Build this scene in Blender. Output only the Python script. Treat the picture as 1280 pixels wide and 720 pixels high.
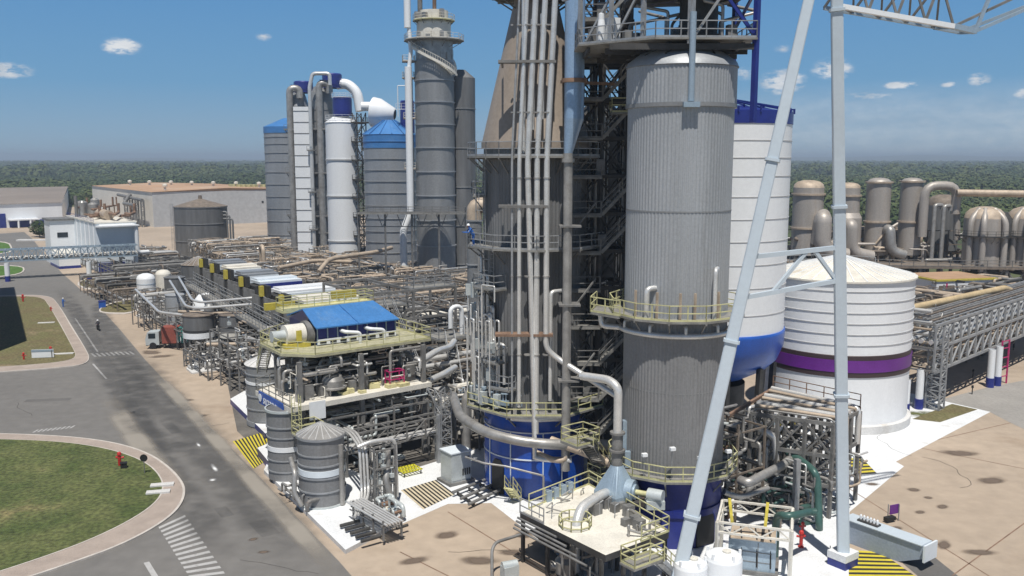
import bpy, math, random
from mathutils import Vector, Matrix
for o in list(bpy.data.objects): bpy.data.objects.remove(o)
SC = bpy.context.scene
COL = SC.collection
rad = math.radians
# ------------------------------------------------------------------ camera
F, CX, CY, H = 1124.0, 640.0, 360.0, 28.0
TH = math.atan(162 / F); CT, ST = math.cos(TH), math.sin(TH)
cam = bpy.data.objects.new('camera', bpy.data.cameras.new('camera')); COL.objects.link(cam)
cam.location = (0, 0, H); cam.rotation_euler = (math.pi / 2 - TH, 0, 0)
cam.data.sensor_width = 36; cam.data.lens = 36 * F / 1280
cam.data.clip_start = 0.5; cam.data.clip_end = 40000
SC.camera = cam
# ------------------------------------------------------------------ sky, sun, exposure
SUN_EL, SUN_AZ = rad(67), rad(180)            # azimuth measured from +Y towards +X
sd = Vector((math.sin(SUN_AZ) * math.cos(SUN_EL), math.cos(SUN_AZ) * math.cos(SUN_EL), math.sin(SUN_EL)))
sun = bpy.data.objects.new('sun', bpy.data.lights.new('sun', 'SUN')); COL.objects.link(sun)
sun.rotation_euler = (-sd).to_track_quat('-Z', 'Y').to_euler()
sun.location = (0, 0, 150)
sun.data.energy = 5.0; sun.data.angle = rad(0.5); sun.data.color = (1.0, 0.955, 0.88)
SC.view_settings.view_transform = 'Standard'; SC.view_settings.look = 'None'
SC.view_settings.exposure = 0.0; SC.view_settings.gamma = 1.0; SC.view_settings.use_curve_mapping = False
W = bpy.data.worlds.new('World'); SC.world = W; W.use_nodes = True
nt = W.node_tree; nt.nodes.clear()
def wn(t, **k):
    n = nt.nodes.new(t)
    for a, b in k.items(): setattr(n, a, b)
    return n
def lk(a, b): nt.links.new(a, b)
def wm(op, a, b=None):
    n = wn('ShaderNodeMath', operation=op)
    for i, x in enumerate((a, b)):
        if x is None: continue
        if isinstance(x, (int, float)): n.inputs[i].default_value = x
        else: lk(x, n.inputs[i])
    return n.outputs[0]
sky = wn('ShaderNodeTexSky', sky_type='NISHITA', sun_disc=False)
sky.sun_elevation = SUN_EL; sky.sun_rotation = SUN_AZ
sky.altitude = 100; sky.air_density = 1.0; sky.dust_density = 0.35; sky.ozone_density = 2.5
tc = wn('ShaderNodeTexCoord'); sx = wn('ShaderNodeSeparateXYZ'); lk(tc.outputs['Generated'], sx.inputs[0])
az = wm('ARCTAN2', sx.outputs[0], sx.outputs[1]); el = wm('ARCSINE', sx.outputs[2])
cmb = wn('ShaderNodeCombineXYZ'); lk(wm('MULTIPLY', az, 26.0), cmb.inputs[0]); lk(wm('MULTIPLY', el, 60.0), cmb.inputs[1])
nz = wn('ShaderNodeTexNoise'); nz.inputs['Scale'].default_value = 2.3; nz.inputs['Detail'].default_value = 7; nz.inputs['Roughness'].default_value = .6
lk(cmb.outputs[0], nz.inputs['Vector'])
# small fair-weather clouds: (azimuth deg, elevation deg, half width, half height, density)
CLOUDS = [(-28.8,4.75,1.7,.55,1), (-22.9,6.3,1.35,.6,1), (-15.0,7.15,.6,.35,.75), (16.4,4.5,1.7,.95,1), (19.2,5.2,1.5,.8,.9),
          (22.9,4.15,1.25,.3,1), (26.9,4.3,.9,.5,.7), (16.3,6.4,.8,.5,.35), (25.4,4.1,.6,.25,.7), (29.6,3.4,1.6,.7,.6), (21.0,3.6,2.3,.35,.5), (14.2,5.0,.8,.6,.5), (-36,3.5,3,.8,.8), (38,4,4,1,.8)]
acc = None
for a, e, w, h, d in CLOUDS:
    dx = wm('DIVIDE', wm('SUBTRACT', az, rad(a)), rad(w)); dy = wm('DIVIDE', wm('SUBTRACT', el, rad(e)), rad(h))
    v = wm('SUBTRACT', 1.0, wm('SQRT', wm('ADD', wm('MULTIPLY', dx, dx), wm('MULTIPLY', dy, dy))))
    v = wm('MULTIPLY', wm('MAXIMUM', v, 0.0), d * 1.5)
    acc = v if acc is None else wm('MAXIMUM', acc, v)
cl = wm('MULTIPLY', acc, wm('MULTIPLY', wm('SUBTRACT', nz.outputs[0], .3), 4.6))
rp = wn('ShaderNodeMapRange', interpolation_type='SMOOTHSTEP'); lk(cl, rp.inputs[0])
rp.inputs[1].default_value = .12; rp.inputs[2].default_value = 1.0
# thin veil low over the right-hand horizon
veil = wn('ShaderNodeMapRange', interpolation_type='SMOOTHSTEP'); lk(el, veil.inputs[0])
veil.inputs[1].default_value = rad(4.8); veil.inputs[2].default_value = rad(2.2)
vr = wn('ShaderNodeMapRange', interpolation_type='SMOOTHSTEP'); lk(az, vr.inputs[0]); vr.inputs[1].default_value = rad(9); vr.inputs[2].default_value = rad(20)
vv = wm('MULTIPLY', wm('MULTIPLY', veil.outputs[0], vr.outputs[0]), wm('MULTIPLY', nz.outputs[0], .5))
cden = wm('MINIMUM', wm('MAXIMUM', wm('MULTIPLY', rp.outputs[0], .9), vv), .95)
hs = wn('ShaderNodeHueSaturation'); hs.inputs['Saturation'].default_value = 1.0; hs.inputs['Value'].default_value = 1.0
# the lowest sky: pale blue at the horizon, deeper blue above (clear humid tropical air)
gr = wn('ShaderNodeValToRGB'); ge = wn('ShaderNodeMapRange'); lk(el, ge.inputs[0]); ge.inputs[1].default_value = 0.0; ge.inputs[2].default_value = rad(14); lk(ge.outputs[0], gr.inputs[0])
gr.color_ramp.elements[0].color = (.315, .455, .57, 1); gr.color_ramp.elements[1].color = (.075, .25, .56, 1); gm = gr.color_ramp.elements.new(.32); gm.color = (.165, .36, .585, 1)
g10 = wn('ShaderNodeMixRGB', blend_type='MULTIPLY'); g10.inputs[0].default_value = 1; lk(gr.outputs[0], g10.inputs[1]); g10.inputs[2].default_value = (17.5, 17.5, 17.5, 1)
lo_ = wn('ShaderNodeMapRange', interpolation_type='SMOOTHSTEP'); lk(el, lo_.inputs[0]); lo_.inputs[1].default_value = rad(32); lo_.inputs[2].default_value = rad(13)
ml = wn('ShaderNodeMixRGB'); lk(lo_.outputs[0], ml.inputs[0]); nm = wn('ShaderNodeMixRGB', blend_type='MULTIPLY'); nm.inputs[0].default_value = 1; lk(sky.outputs[0], nm.inputs[1]); nm.inputs[2].default_value = (.7, .7, .7, 1); lk(nm.outputs[0], ml.inputs[1]); lk(g10.outputs[0], ml.inputs[2]); lk(ml.outputs[0], hs.inputs['Color'])
mx = wn('ShaderNodeMixRGB'); lk(cden, mx.inputs[0]); lk(hs.outputs[0], mx.inputs[1]); nz2 = wn('ShaderNodeTexNoise'); nz2.inputs['Scale'].default_value = 1.1; nz2.inputs['Detail'].default_value = 4; lk(cmb.outputs[0], nz2.inputs['Vector'])
cc_ = wn('ShaderNodeMapRange'); lk(nz2.outputs[0], cc_.inputs[0]); cc_.inputs[1].default_value = .35; cc_.inputs[2].default_value = .62
cm_ = wn('ShaderNodeMixRGB'); lk(cc_.outputs[0], cm_.inputs[0]); cm_.inputs[1].default_value = (9.6, 10.5, 11.6, 1); cm_.inputs[2].default_value = (14.8, 14.9, 15.0, 1); lk(cm_.outputs[0], mx.inputs[2])
bg = wn('ShaderNodeBackground'); bg.inputs[1].default_value = 0.056; lk(mx.outputs[0], bg.inputs[0])
ow = wn('ShaderNodeOutputWorld'); lk(bg.outputs[0], ow.inputs[0])
# ------------------------------------------------------------------ surveying helpers (photo sight line -> point in the site)
def ray(px, py):
    x = (px - CX) / F; y = -(py - CY) / F
    return (x, CT + y * ST, -ST + y * CT)
def G(px, py, z=0.0):
    d = ray(px, py); t = (z - H) / d[2]
    return Vector((d[0] * t, d[1] * t, z))
def A(px, py, Y):
    d = ray(px, py); t = Y / d[1]
    return Vector((d[0] * t, Y, H + d[2] * t))
def ZA(py, Y):
    return A(CX, py, Y).z
VA = rad(36.5)
V = Vector((math.cos(VA), math.sin(VA), 0)); U = Vector((-math.sin(VA), math.cos(VA), 0))
O = Vector((-12.1, 61.3, 0))
def P(u, v, z=0.0): return O + U * u + V * v + Vector((0, 0, z))
def toUV(p): d = Vector(p) - O; return (d.dot(U), d.dot(V))
R = random.Random(7)
# ------------------------------------------------------------------ mesh builder
def piece(fn):                                  # remembers where each separate piece of a mesh builder starts
    def g(mb, *a, **k):
        if mb.dep == 0: mb.cut.append((len(mb.v), len(mb.f)))
        mb.dep += 1
        try: return fn(mb, *a, **k)
        finally: mb.dep -= 1
    return g
class MB:
    def __init__(s): s.v = []; s.f = []; s.m = []; s.sm = []; s.cut = []; s.dep = 0
    def each(s, name, mat, parent):              # one child object per piece
        c = s.cut + [(len(s.v), len(s.f))]; o = None
        for (v0, f0), (v1, f1) in zip(c, c[1:]):
            if v1 == v0: continue
            b = MB(); b.v = s.v[v0:v1]; b.f = [tuple(i - v0 for i in f) for f in s.f[f0:f1]]; b.m = s.m[f0:f1]; b.sm = s.sm[f0:f1]
            o = b.build(name, mat, parent)
        return o
    def add(s, vs, fs, mi=0, smooth=False):
        b = len(s.v); s.v += [tuple(p) for p in vs]
        s.f += [tuple(i + b for i in f) for f in fs]; s.m += [mi] * len(fs); s.sm += [smooth] * len(fs)
    @piece
    def box(s, c, size, rot=0.0, mi=0):            # c = centre of the base
        hx, hy, hz = size[0] / 2, size[1] / 2, size[2]
        ca, sa = math.cos(rot), math.sin(rot); vs = []
        for z in (0, hz):
            for x, y in ((-hx, -hy), (hx, -hy), (hx, hy), (-hx, hy)):
                vs.append((c[0] + x * ca - y * sa, c[1] + x * sa + y * ca, c[2] + z))
        s.add(vs, [(3, 2, 1, 0), (4, 5, 6, 7), (0, 1, 5, 4), (1, 2, 6, 5), (2, 3, 7, 6), (3, 0, 4, 7)], mi)
    @piece
    def bar(s, p, q, w, h=None, mi=0):
        p, q = Vector(p), Vector(q); h = h or w; d = q - p
        if d.length < 1e-6: return
        d.normalize(); up = Vector((0, 0, 1)) if abs(d.z) < .95 else Vector((U.x, U.y, 0))
        a = d.cross(up).normalized(); b = a.cross(d).normalized()
        vs = [e + a * (sx * w / 2) + b * (sy * h / 2) for e in (p, q) for sx, sy in ((-1, -1), (1, -1), (1, 1), (-1, 1))]
        s.add(vs, [(0, 1, 2, 3), (7, 6, 5, 4), (4, 5, 1, 0), (5, 6, 2, 1), (6, 7, 3, 2), (7, 4, 0, 3)], mi)
    @piece
    def tube(s, pts, r, n=8, mi=0, bend=None, seg=4, caps=True):
        pts = [Vector(p) for p in pts]
        if bend is None: bend = r * 1.8
        out = [pts[0]]
        for i in range(1, len(pts) - 1):
            a, b, c = pts[i - 1], pts[i], pts[i + 1]
            la, lc = (a - b).length, (c - b).length
            if la < 1e-6 or lc < 1e-6: continue
            da, dc = (a - b) / la, (c - b) / lc
            if da.dot(dc) < -.999: out.append(b); continue
            t = min(bend, la * .48, lc * .48)
            p0, p1 = b + da * t, b + dc * t
            for k in range(seg + 1):
                w = k / seg
                out.append(p0 * (1 - w) ** 2 + b * 2 * w * (1 - w) + p1 * w * w)
        out.append(pts[-1])
        res = [out[0]]
        for p in out[1:]:
            if (p - res[-1]).length > 1e-4: res.append(p)
        if len(res) < 2: return
        d0 = (res[1] - res[0]).normalized()
        a = d0.cross(Vector((0, 0, 1)));
        if a.length < .1: a = d0.cross(Vector((1, 0, 0)))
        a.normalize(); vs = []
        for i, p in enumerate(res):
            if i == 0: t = res[1] - p
            elif i == len(res) - 1: t = p - res[i - 1]
            else: t = (res[i + 1] - p).normalized() + (p - res[i - 1]).normalized()
            t.normalize(); a = (a - t * a.dot(t))
            if a.length < 1e-4: a = t.cross(Vector((.3, .5, .8)))
            a.normalize(); b = t.cross(a)
            rr = r[i] if isinstance(r, (list, tuple)) else r
            for k in range(n):
                th = 2 * math.pi * k / n
                vs.append(p + (a * math.cos(th) + b * math.sin(th)) * rr)
        fs = [(i * n + k, i * n + (k + 1) % n, (i + 1) * n + (k + 1) % n, (i + 1) * n + k) for i in range(len(res) - 1) for k in range(n)]
        s.add(vs, fs, mi, True)
        if caps:
            L = (len(res) - 1) * n
            s.add(vs[:n], [tuple(range(n - 1, -1, -1))], mi); s.add(vs[L:L + n], [tuple(range(n))], mi)
    @piece
    def lathe(s, c, prof, n=48, mi=0, dome=False, corr=0.0, a0=0.0, a1=2 * math.pi):
        full = abs(a1 - a0 - 2 * math.pi) < 1e-6; m = n if full else n + 1
        def ring(r, z):
            o = []
            for k in range(m):
                th = a0 + (a1 - a0) * k / n; rr = r + (corr if (k // 2) % 2 else 0) if corr else r
                o.append((c[0] + rr * math.cos(th), c[1] + rr * math.sin(th), c[2] + z))
            return o
        if dome:
            vs = []; 
            for r, z in prof: vs += ring(max(r, 1e-3), z)
            fs = [(i * m + k, i * m + (k + 1) % m, (i + 1) * m + (k + 1) % m, (i + 1) * m + k) for i in range(len(prof) - 1) for k in range(n)]
            s.add(vs, fs, mi, True)
        else:
            for (r0, z0), (r1, z1) in zip(prof, prof[1:]):
                vs = ring(max(r0, 1e-3), z0) + ring(max(r1, 1e-3), z1)
                s.add(vs, [(k, (k + 1) % m, m + (k + 1) % m, m + k) for k in range(n)], mi, corr == 0)
    @piece
    def poly(s, pts, z0, z1=None, mi=0, side=None):     # flat polygon, or a prism from z0 to z1
        n = len(pts); ar = sum(pts[i][0] * pts[(i + 1) % n][1] - pts[(i + 1) % n][0] * pts[i][1] for i in range(n))
        if ar < 0: pts = list(pts)[::-1]
        zt = z1 if z1 is not None else z0
        s.add([(p[0], p[1], zt) for p in pts], [tuple(range(n))], mi)
        if z1 is not None:
            sm = mi if side is None else side
            s.add([(p[0], p[1], z0) for p in pts] + [(p[0], p[1], z1) for p in pts], [(i, (i + 1) % n, n + (i + 1) % n, n + i) for i in range(n)], sm)
            s.add([(p[0], p[1], z0) for p in pts], [tuple(range(n - 1, -1, -1))], sm)
    def build(s, name, mat, parent=None, origin=None):
        if not s.v: return None
        me = bpy.data.meshes.new(name)
        if parent is not None: off = WL[parent.name]
        elif origin is not None: off = Vector(origin)
        else:
            xs = [p[0] for p in s.v]; ys = [p[1] for p in s.v]; zs = [p[2] for p in s.v]
            off = Vector(((min(xs) + max(xs)) / 2, (min(ys) + max(ys)) / 2, min(zs)))
        me.from_pydata([(p[0] - off[0], p[1] - off[1], p[2] - off[2]) for p in s.v], [], s.f)
        for m in (mat if isinstance(mat, (list, tuple)) else [mat]): me.materials.append(m)
        me.polygons.foreach_set('material_index', s.m); me.polygons.foreach_set('use_smooth', s.sm)
        me.update()
        o = bpy.data.objects.new(name, me); COL.objects.link(o)
        if parent is not None: o.parent = parent
        else: o.location = off
        WL[o.name] = Vector(off)
        return o
WL = {}
def tag(o, label=None, cat=None, group=None, kind=None):
    if label: o['label'] = label
    if cat: o['category'] = cat
    if group: o['group'] = group
    if kind: o['kind'] = kind
    return o
def thing(name, label, cat, loc, group=None):
    o = bpy.data.objects.new(name, None); COL.objects.link(o); o.empty_display_size = .3
    o.location = loc; WL[o.name] = Vector(loc)
    return tag(o, label, cat, group)
def struct(name, mb, mat): return tag(mb.build(name, mat), kind='structure')
def single(name, mb, mat, label, cat, group=None): return tag(mb.build(name, mat), label, cat, group)
def copy_tree(o, parent=None):
    c = o.copy(); COL.objects.link(c)
    if parent is not None: c.parent = parent
    for ch in [x for x in bpy.data.objects if x.parent == o]: copy_tree(ch, c)
    return c
# ------------------------------------------------------------------ materials
def mat(name, col, rough=.55, metal=0.0, var=.18, scale=.7, streak=False, fine=.06, col2=None, lo=.35, hi=.68, bump=0.0, bscale=8.0, grime=None, gscale=.35, gth=.58, patch=None):
    m = bpy.data.materials.new(name); m.use_nodes = True; t = m.node_tree; n = t.nodes; b = n['Principled BSDF']
    b.inputs['Roughness'].default_value = rough; b.inputs['Metallic'].default_value = metal
    tcn = n.new('ShaderNodeTexCoord'); mp = n.new('ShaderNodeMapping'); t.links.new(tcn.outputs['Object'], mp.inputs[0])
    mp.inputs['Scale'].default_value = (1, 1, .12) if streak else (1, 1, 1)
    nz = n.new('ShaderNodeTexNoise'); nz.inputs['Scale'].default_value = scale; nz.inputs['Detail'].default_value = 6; nz.inputs['Roughness'].default_value = .62
    t.links.new(mp.outputs[0], nz.inputs['Vector'])
    cr = n.new('ShaderNodeValToRGB'); t.links.new(nz.outputs[0], cr.inputs[0])
    c1 = [max(0, x * (1 - var)) for x in col] + [1]; c2 = ([min(1, x * (1 + var)) for x in col] if col2 is None else list(col2)) + [1]
    cr.color_ramp.elements[0].position = lo; cr.color_ramp.elements[0].color = c1
    cr.color_ramp.elements[1].position = hi; cr.color_ramp.elements[1].color = c2
    out = cr.outputs[0]
    if grime is not None:
        g = n.new('ShaderNodeTexNoise'); g.inputs['Scale'].default_value = gscale; g.inputs['Detail'].default_value = 8; g.inputs['Roughness'].default_value = .7
        t.links.new(mp.outputs[0], g.inputs['Vector'])
        gr = n.new('ShaderNodeMapRange'); gr.inputs[1].default_value = gth; gr.inputs[2].default_value = gth + .14; gr.inputs[4].default_value = .75
        t.links.new(g.outputs[0], gr.inputs[0])
        x = n.new('ShaderNodeMixRGB'); t.links.new(gr.outputs[0], x.inputs[0]); t.links.new(out, x.inputs[1]); x.inputs[2].default_value = list(grime) + [1]
        out = x.outputs[0]
    if fine:
        f = n.new('ShaderNodeTexNoise'); f.inputs['Scale'].default_value = scale * 14; f.inputs['Detail'].default_value = 4
        t.links.new(tcn.outputs['Object'], f.inputs['Vector'])
        fr = n.new('ShaderNodeMapRange'); fr.inputs[1].default_value = .3; fr.inputs[2].default_value = .7; fr.inputs[3].default_value = 1 - fine * 2; fr.inputs[4].default_value = 1 + fine
        t.links.new(f.outputs[0], fr.inputs[0])
        x = n.new('ShaderNodeMixRGB'); x.blend_type = 'MULTIPLY'; x.inputs[0].default_value = 1; t.links.new(out, x.inputs[1]); t.links.new(fr.outputs[0], x.inputs[2])
        out = x.outputs[0]
    if patch is not None:                        # broad natural patches over the land
        ge_ = n.new('ShaderNodeNewGeometry'); pz = n.new('ShaderNodeTexNoise'); pz.inputs['Scale'].default_value = .0055; pz.inputs['Detail'].default_value = 5; t.links.new(ge_.outputs['Position'], pz.inputs['Vector'])
        pr = n.new('ShaderNodeMapRange'); pr.inputs[1].default_value = .44; pr.inputs[2].default_value = .66; pr.inputs[4].default_value = .8; t.links.new(pz.outputs[0], pr.inputs[0])
        x = n.new('ShaderNodeMixRGB'); t.links.new(pr.outputs[0], x.inputs[0]); t.links.new(out, x.inputs[1]); x.inputs[2].default_value = list(patch) + [1]; out = x.outputs[0]
    t.links.new(out, b.inputs['Base Color'])
    if bump:
        bn = n.new('ShaderNodeTexNoise'); bn.inputs['Scale'].default_value = bscale; bn.inputs['Detail'].default_value = 5; t.links.new(tcn.outputs['Object'], bn.inputs['Vector'])
        bp = n.new('ShaderNodeBump'); bp.inputs['Strength'].default_value = bump; bp.inputs['Distance'].default_value = .1
        t.links.new(bn.outputs[0], bp.inputs['Height']); t.links.new(bp.outputs[0], b.inputs['Normal'])
    return m
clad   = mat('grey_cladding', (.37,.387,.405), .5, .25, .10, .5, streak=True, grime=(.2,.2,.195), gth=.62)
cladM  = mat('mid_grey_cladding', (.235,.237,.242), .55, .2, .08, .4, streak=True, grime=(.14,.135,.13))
duct_m = mat('pale_blue_duct', (.30,.43,.60), .35, .25, .06, .5, streak=True)
cladD  = mat('dark_grey_cladding', (.17,.172,.175), .55, .2, .22, .6, streak=True, grime=(.09,.085,.08))
silo   = mat('galvanised_silo', (.33,.345,.365), .45, .35, .12, .25, streak=True)
siloD  = mat('weathered_silo', (.27,.275,.28), .5, .3, .16, .3, streak=True)
steel  = mat('galvanised_steel', (.36,.37,.38), .5, .35, .2, 1.2)
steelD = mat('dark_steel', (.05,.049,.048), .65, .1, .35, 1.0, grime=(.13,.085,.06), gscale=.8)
steelM = mat('painted_grey_steel', (.19,.187,.182), .6, .1, .28, 1.1, grime=(.16,.11,.08), gscale=.9)
grate  = mat('steel_grating', (.24,.235,.22), .7, .1, .25, 1.5, grime=(.16,.12,.09), gscale=1.2)
alu    = mat('bright_pipe_cladding', (.68,.675,.66), .32, .4, .1, .9, grime=(.45,.42,.38), gscale=.7, gth=.62)
aluD   = mat('dull_pipe_cladding', (.36,.35,.335), .42, .4, .22, .9, grime=(.22,.19,.16), gscale=.7)
beige  = mat('dusty_beige_cladding', (.46,.375,.29), .6, .15, .2, .9, grime=(.34,.25,.18), gscale=.8)
brown  = mat('brown_dusty_steel', (.20,.165,.135), .7, .1, .3, 1.0)
cone_m = mat('weathered_tan_cladding', (.34,.285,.235), .6, .15, .12, .25, streak=True, grime=(.24,.19,.15), gth=.6)
white  = mat('white_paint', (.77,.79,.81), .4, 0, .04, .2, streak=True, fine=.02, grime=(.66,.66,.65), gth=.66)
whiteB = mat('bluish_white_paint', (.68,.74,.79), .4, 0, .05, .2, streak=True, fine=.02)
wdirty = mat('dusty_white_paint', (.70,.67,.60), .6, 0, .1, .6, grime=(.5,.43,.33), gth=.56)
cream  = mat('cream_wall', (.74,.71,.64), .7, 0, .06, .1)
wallG  = mat('grey_wall_panel', (.47,.475,.48), .6, .1, .05, .06, streak=True)
navy   = mat('navy_paint', (.018,.03,.21), .35, 0, .15, .6)
blue   = mat('blue_paint', (.02,.095,.42), .32, 0, .16, .5, streak=True, grime=(.03,.1,.3))
bluesk = mat('gloss_blue_paint', (.012,.075,.40), .25, 0, .2, .5, streak=True)
bluer  = mat('blue_roof_sheet', (.055,.20,.48), .5, .05, .1, .3, streak=False, grime=(.12,.25,.46), gth=.54)
bluel  = mat('pale_blue_steel', (.35,.44,.52), .42, .3, .08, .6, streak=True)
crane_m= mat('pale_crane_paint', (.52,.59,.65), .42, .05, .04, .3, fine=.02)
purple = mat('purple_paint', (.13,.022,.23), .4, 0, .1, .5)
maroon = mat('dark_brown_band', (.05,.032,.035), .5, 0, .1, .5)
yellow = mat('yellow_paint', (.54,.45,.07), .55, 0, .2, 1.2, grime=(.4,.35,.15), gscale=.9)
yellowP= mat('pale_yellow_paint', (.55,.53,.29), .55, 0, .2, 1.2, grime=(.45,.4,.28))
red    = mat('red_paint', (.5,.03,.025), .45, 0, .2, 2)
magenta= mat('magenta_paint', (.5,.03,.16), .45, 0, .15, 2)
greenP = mat('dark_green_pipe', (.055,.12,.105), .4, .1, .2, 1)
greyg  = mat('pale_machine_grey', (.50,.54,.545), .4, .15, .1, 1)
black  = mat('black_rubber', (.015,.015,.016), .6, 0, .2, 2)
glass  = mat('dark_window_glass', (.02,.028,.035), .08, 0, .1, 1, fine=0)
rust   = mat('rusty_steel', (.23,.145,.10), .75, .1, .35, 1.2)
conc   = mat('pale_concrete', (.60,.595,.585), .8, 0, .1, .5, grime=(.46,.43,.39), gth=.56, bump=.1)
whitec = mat('white_painted_concrete', (.70,.715,.73), .75, 0, .06, .5, grime=(.5,.47,.43), gth=.58)
yard_m = mat('dusty_tan_yard', (.395,.32,.248), .85, 0, .12, .06, fine=.05, grime=(.31,.235,.17), gscale=.09, gth=.55, bump=.05)
floor_m= mat('grey_process_floor', (.13,.12,.108), .85, 0, .3, .3)
asph   = mat('worn_asphalt', (.165,.158,.150), .85, 0, .08, .06, fine=.06, grime=(.185,.175,.163), gscale=.05, gth=.55)
walk_m = mat('pinkish_walkway', (.36,.30,.26), .85, 0, .12, .6)
kerb_m = mat('kerb_concrete', (.52,.48,.44), .8, 0, .12, 1)
paint  = mat('road_paint', (.46,.455,.45), .7, 0, .12, 1.5, grime=(.26,.25,.24), gscale=1.5, gth=.5)
dryg   = mat('dry_grass', (.22,.175,.085), .95, 0, .3, .22, col2=(.155,.155,.06), fine=.25, bump=.6, bscale=6, grime=(.30,.22,.14), gscale=.12, gth=.56)
grass  = mat('lawn_grass', (.098,.135,.035), .95, 0, .32, .2, col2=(.165,.17,.065), lo=.38, hi=.78, fine=.28, bump=.6, bscale=6, grime=(.26,.2,.1), gscale=.1, gth=.6)
lush   = mat('bright_lawn', (.07,.15,.022), .95, 0, .25, .5, fine=.15)
leaf_a = mat('forest_leaf', (.052,.08,.026), .95, 0, .2, .05, col2=(.075,.105,.036), fine=.06, patch=(.115,.135,.045))
leaf_b = mat('dark_shrub_leaf', (.042,.07,.023), .95, 0, .3, 1, fine=.1, patch=(.06,.085,.025))
land_m = mat('distant_woodland_floor', (.05,.085,.022), .95, 0, .5, .004, col2=(.10,.12,.04), lo=.38, hi=.72, fine=.2, patch=(.14,.14,.06))
roofT  = mat('tan_roof', (.42,.27,.17), .85, 0, .12, .04, grime=(.5,.43,.35), gscale=.03, gth=.57)
roofG  = mat('brown_grey_roof', (.235,.20,.175), .85, 0, .12, .03)
# ------------------------------------------------------------------ shared shapes
def rail(mb, pts, h=1.1, r=.032, step=1.6, closed=False):
    pts = [Vector(p) for p in pts]; seq = pts + [pts[0]] if closed else pts
    for a, b in zip(seq, seq[1:]):
        n = max(1, round((b - a).length / step))
        for hh in (h, h * .52): mb.bar(a + Vector((0, 0, hh)), b + Vector((0, 0, hh)), r * 2)
        mb.bar(a + Vector((0, 0, .07)), b + Vector((0, 0, .07)), .02, .14)
        for k in range(n + 1):
            p = a.lerp(b, k / n); mb.bar(p, p + Vector((0, 0, h)), r * 2)
def ringpts(c, r, n, z, a0=0, a1=2 * math.pi):
    full = abs(a1 - a0 - 2 * math.pi) < 1e-6
    return [Vector((c[0] + r * math.cos(a0 + (a1 - a0) * k / n), c[1] + r * math.sin(a0 + (a1 - a0) * k / n), z)) for k in range(n + (0 if full else 1))]
@piece
def knee(bk, a_, b_, th):
    bk.bar(a_ + Vector((0, 0, -th - .06)), b_ + Vector((0, 0, -th - .06)), .12)
    bk.bar(a_ + Vector((0, 0, -th - 1.3)), a_.lerp(b_, .85) + Vector((0, 0, -th - .1)), .1)
def ringdeck(parent, c, ri, ro, z, n=12, dm=None, rm=None, th=.16, brackets=True, rot=0.0, a0=0.0, a1=2 * math.pi):
    a0 += rot; a1 += rot; full = abs(a1 - a0 - 2 * math.pi) < 1e-6
    A_, B_ = ringpts(c, ri, n, z, a0, a1), ringpts(c, ro, n, z, a0, a1)
    mb = MB(); m = len(A_)
    for i in range(m if full else m - 1):
        j = (i + 1) % m; q = [A_[i], B_[i], B_[j], A_[j]]; d = Vector((0, 0, -th))
        mb.add(q + [p + d for p in q], [(0, 1, 2, 3), (7, 6, 5, 4), (1, 5, 6, 2), (3, 7, 4, 0)])
    pl = mb.build('platform', dm or grate, parent)
    rl = MB(); rail(rl, [c_ + (c_ - Vector((c[0], c[1], z))).normalized() * -.06 for c_ in B_], closed=full); rl.build('railing', rm or yellowP, pl)
    if brackets:
        bk = MB()
        for a_, b_ in zip(A_, B_): knee(bk, a_, b_, th)
        bk.each('bracket', steelM, pl)
    return pl
def deck(parent, pts, z, dm=None, rm=None, th=.2, skip=(), name='platform', closed=True):
    mb = MB(); mb.poly(pts, z - th, z); pl = mb.build(name, dm or grate, parent)
    rl = MB(); n = len(pts); cx = sum(p[0] for p in pts) / n; cy = sum(p[1] for p in pts) / n
    q = [Vector((p[0], p[1], z)) + (Vector((cx - p[0], cy - p[1], 0))).normalized() * .08 for p in pts]
    for i in range(n if closed else n - 1):
        if i not in skip: rail(rl, [q[i], q[(i + 1) % n]])
    rl.build('railing', rm or yellowP, pl)
    return pl
@piece
def ladder(mb, p, z0, z1, face, cage=True):
    p = Vector((p[0], p[1], 0)); f = Vector((math.cos(face), math.sin(face), 0)); s_ = Vector((-f.y, f.x, 0))
    for k in (-1, 1): mb.bar(p + s_ * .25 * k + Vector((0, 0, z0)), p + s_ * .25 * k + Vector((0, 0, z1)), .06)
    z = z0
    while z < z1: mb.bar(p - s_ * .25 + Vector((0, 0, z)), p + s_ * .25 + Vector((0, 0, z)), .035); z += .35
    if cage:
        z = z0 + 2.0
        while z < z1:
            q = [p + f * (.38 - .38 * math.cos(t)) + s_ * .38 * math.sin(t) * 1.0 + Vector((0, 0, z)) for t in [rad(x) for x in (75, 120, 180, 240, 285)]]
            for a, b in zip(q, q[1:]): mb.bar(a, b, .04)
            z += .9
        for t in (120, 180, 240):
            q = p + f * (.38 - .38 * math.cos(rad(t))) + s_ * .38 * math.sin(rad(t))
            mb.bar(q + Vector((0, 0, z0 + 2)), q + Vector((0, 0, z1)), .035)
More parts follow.
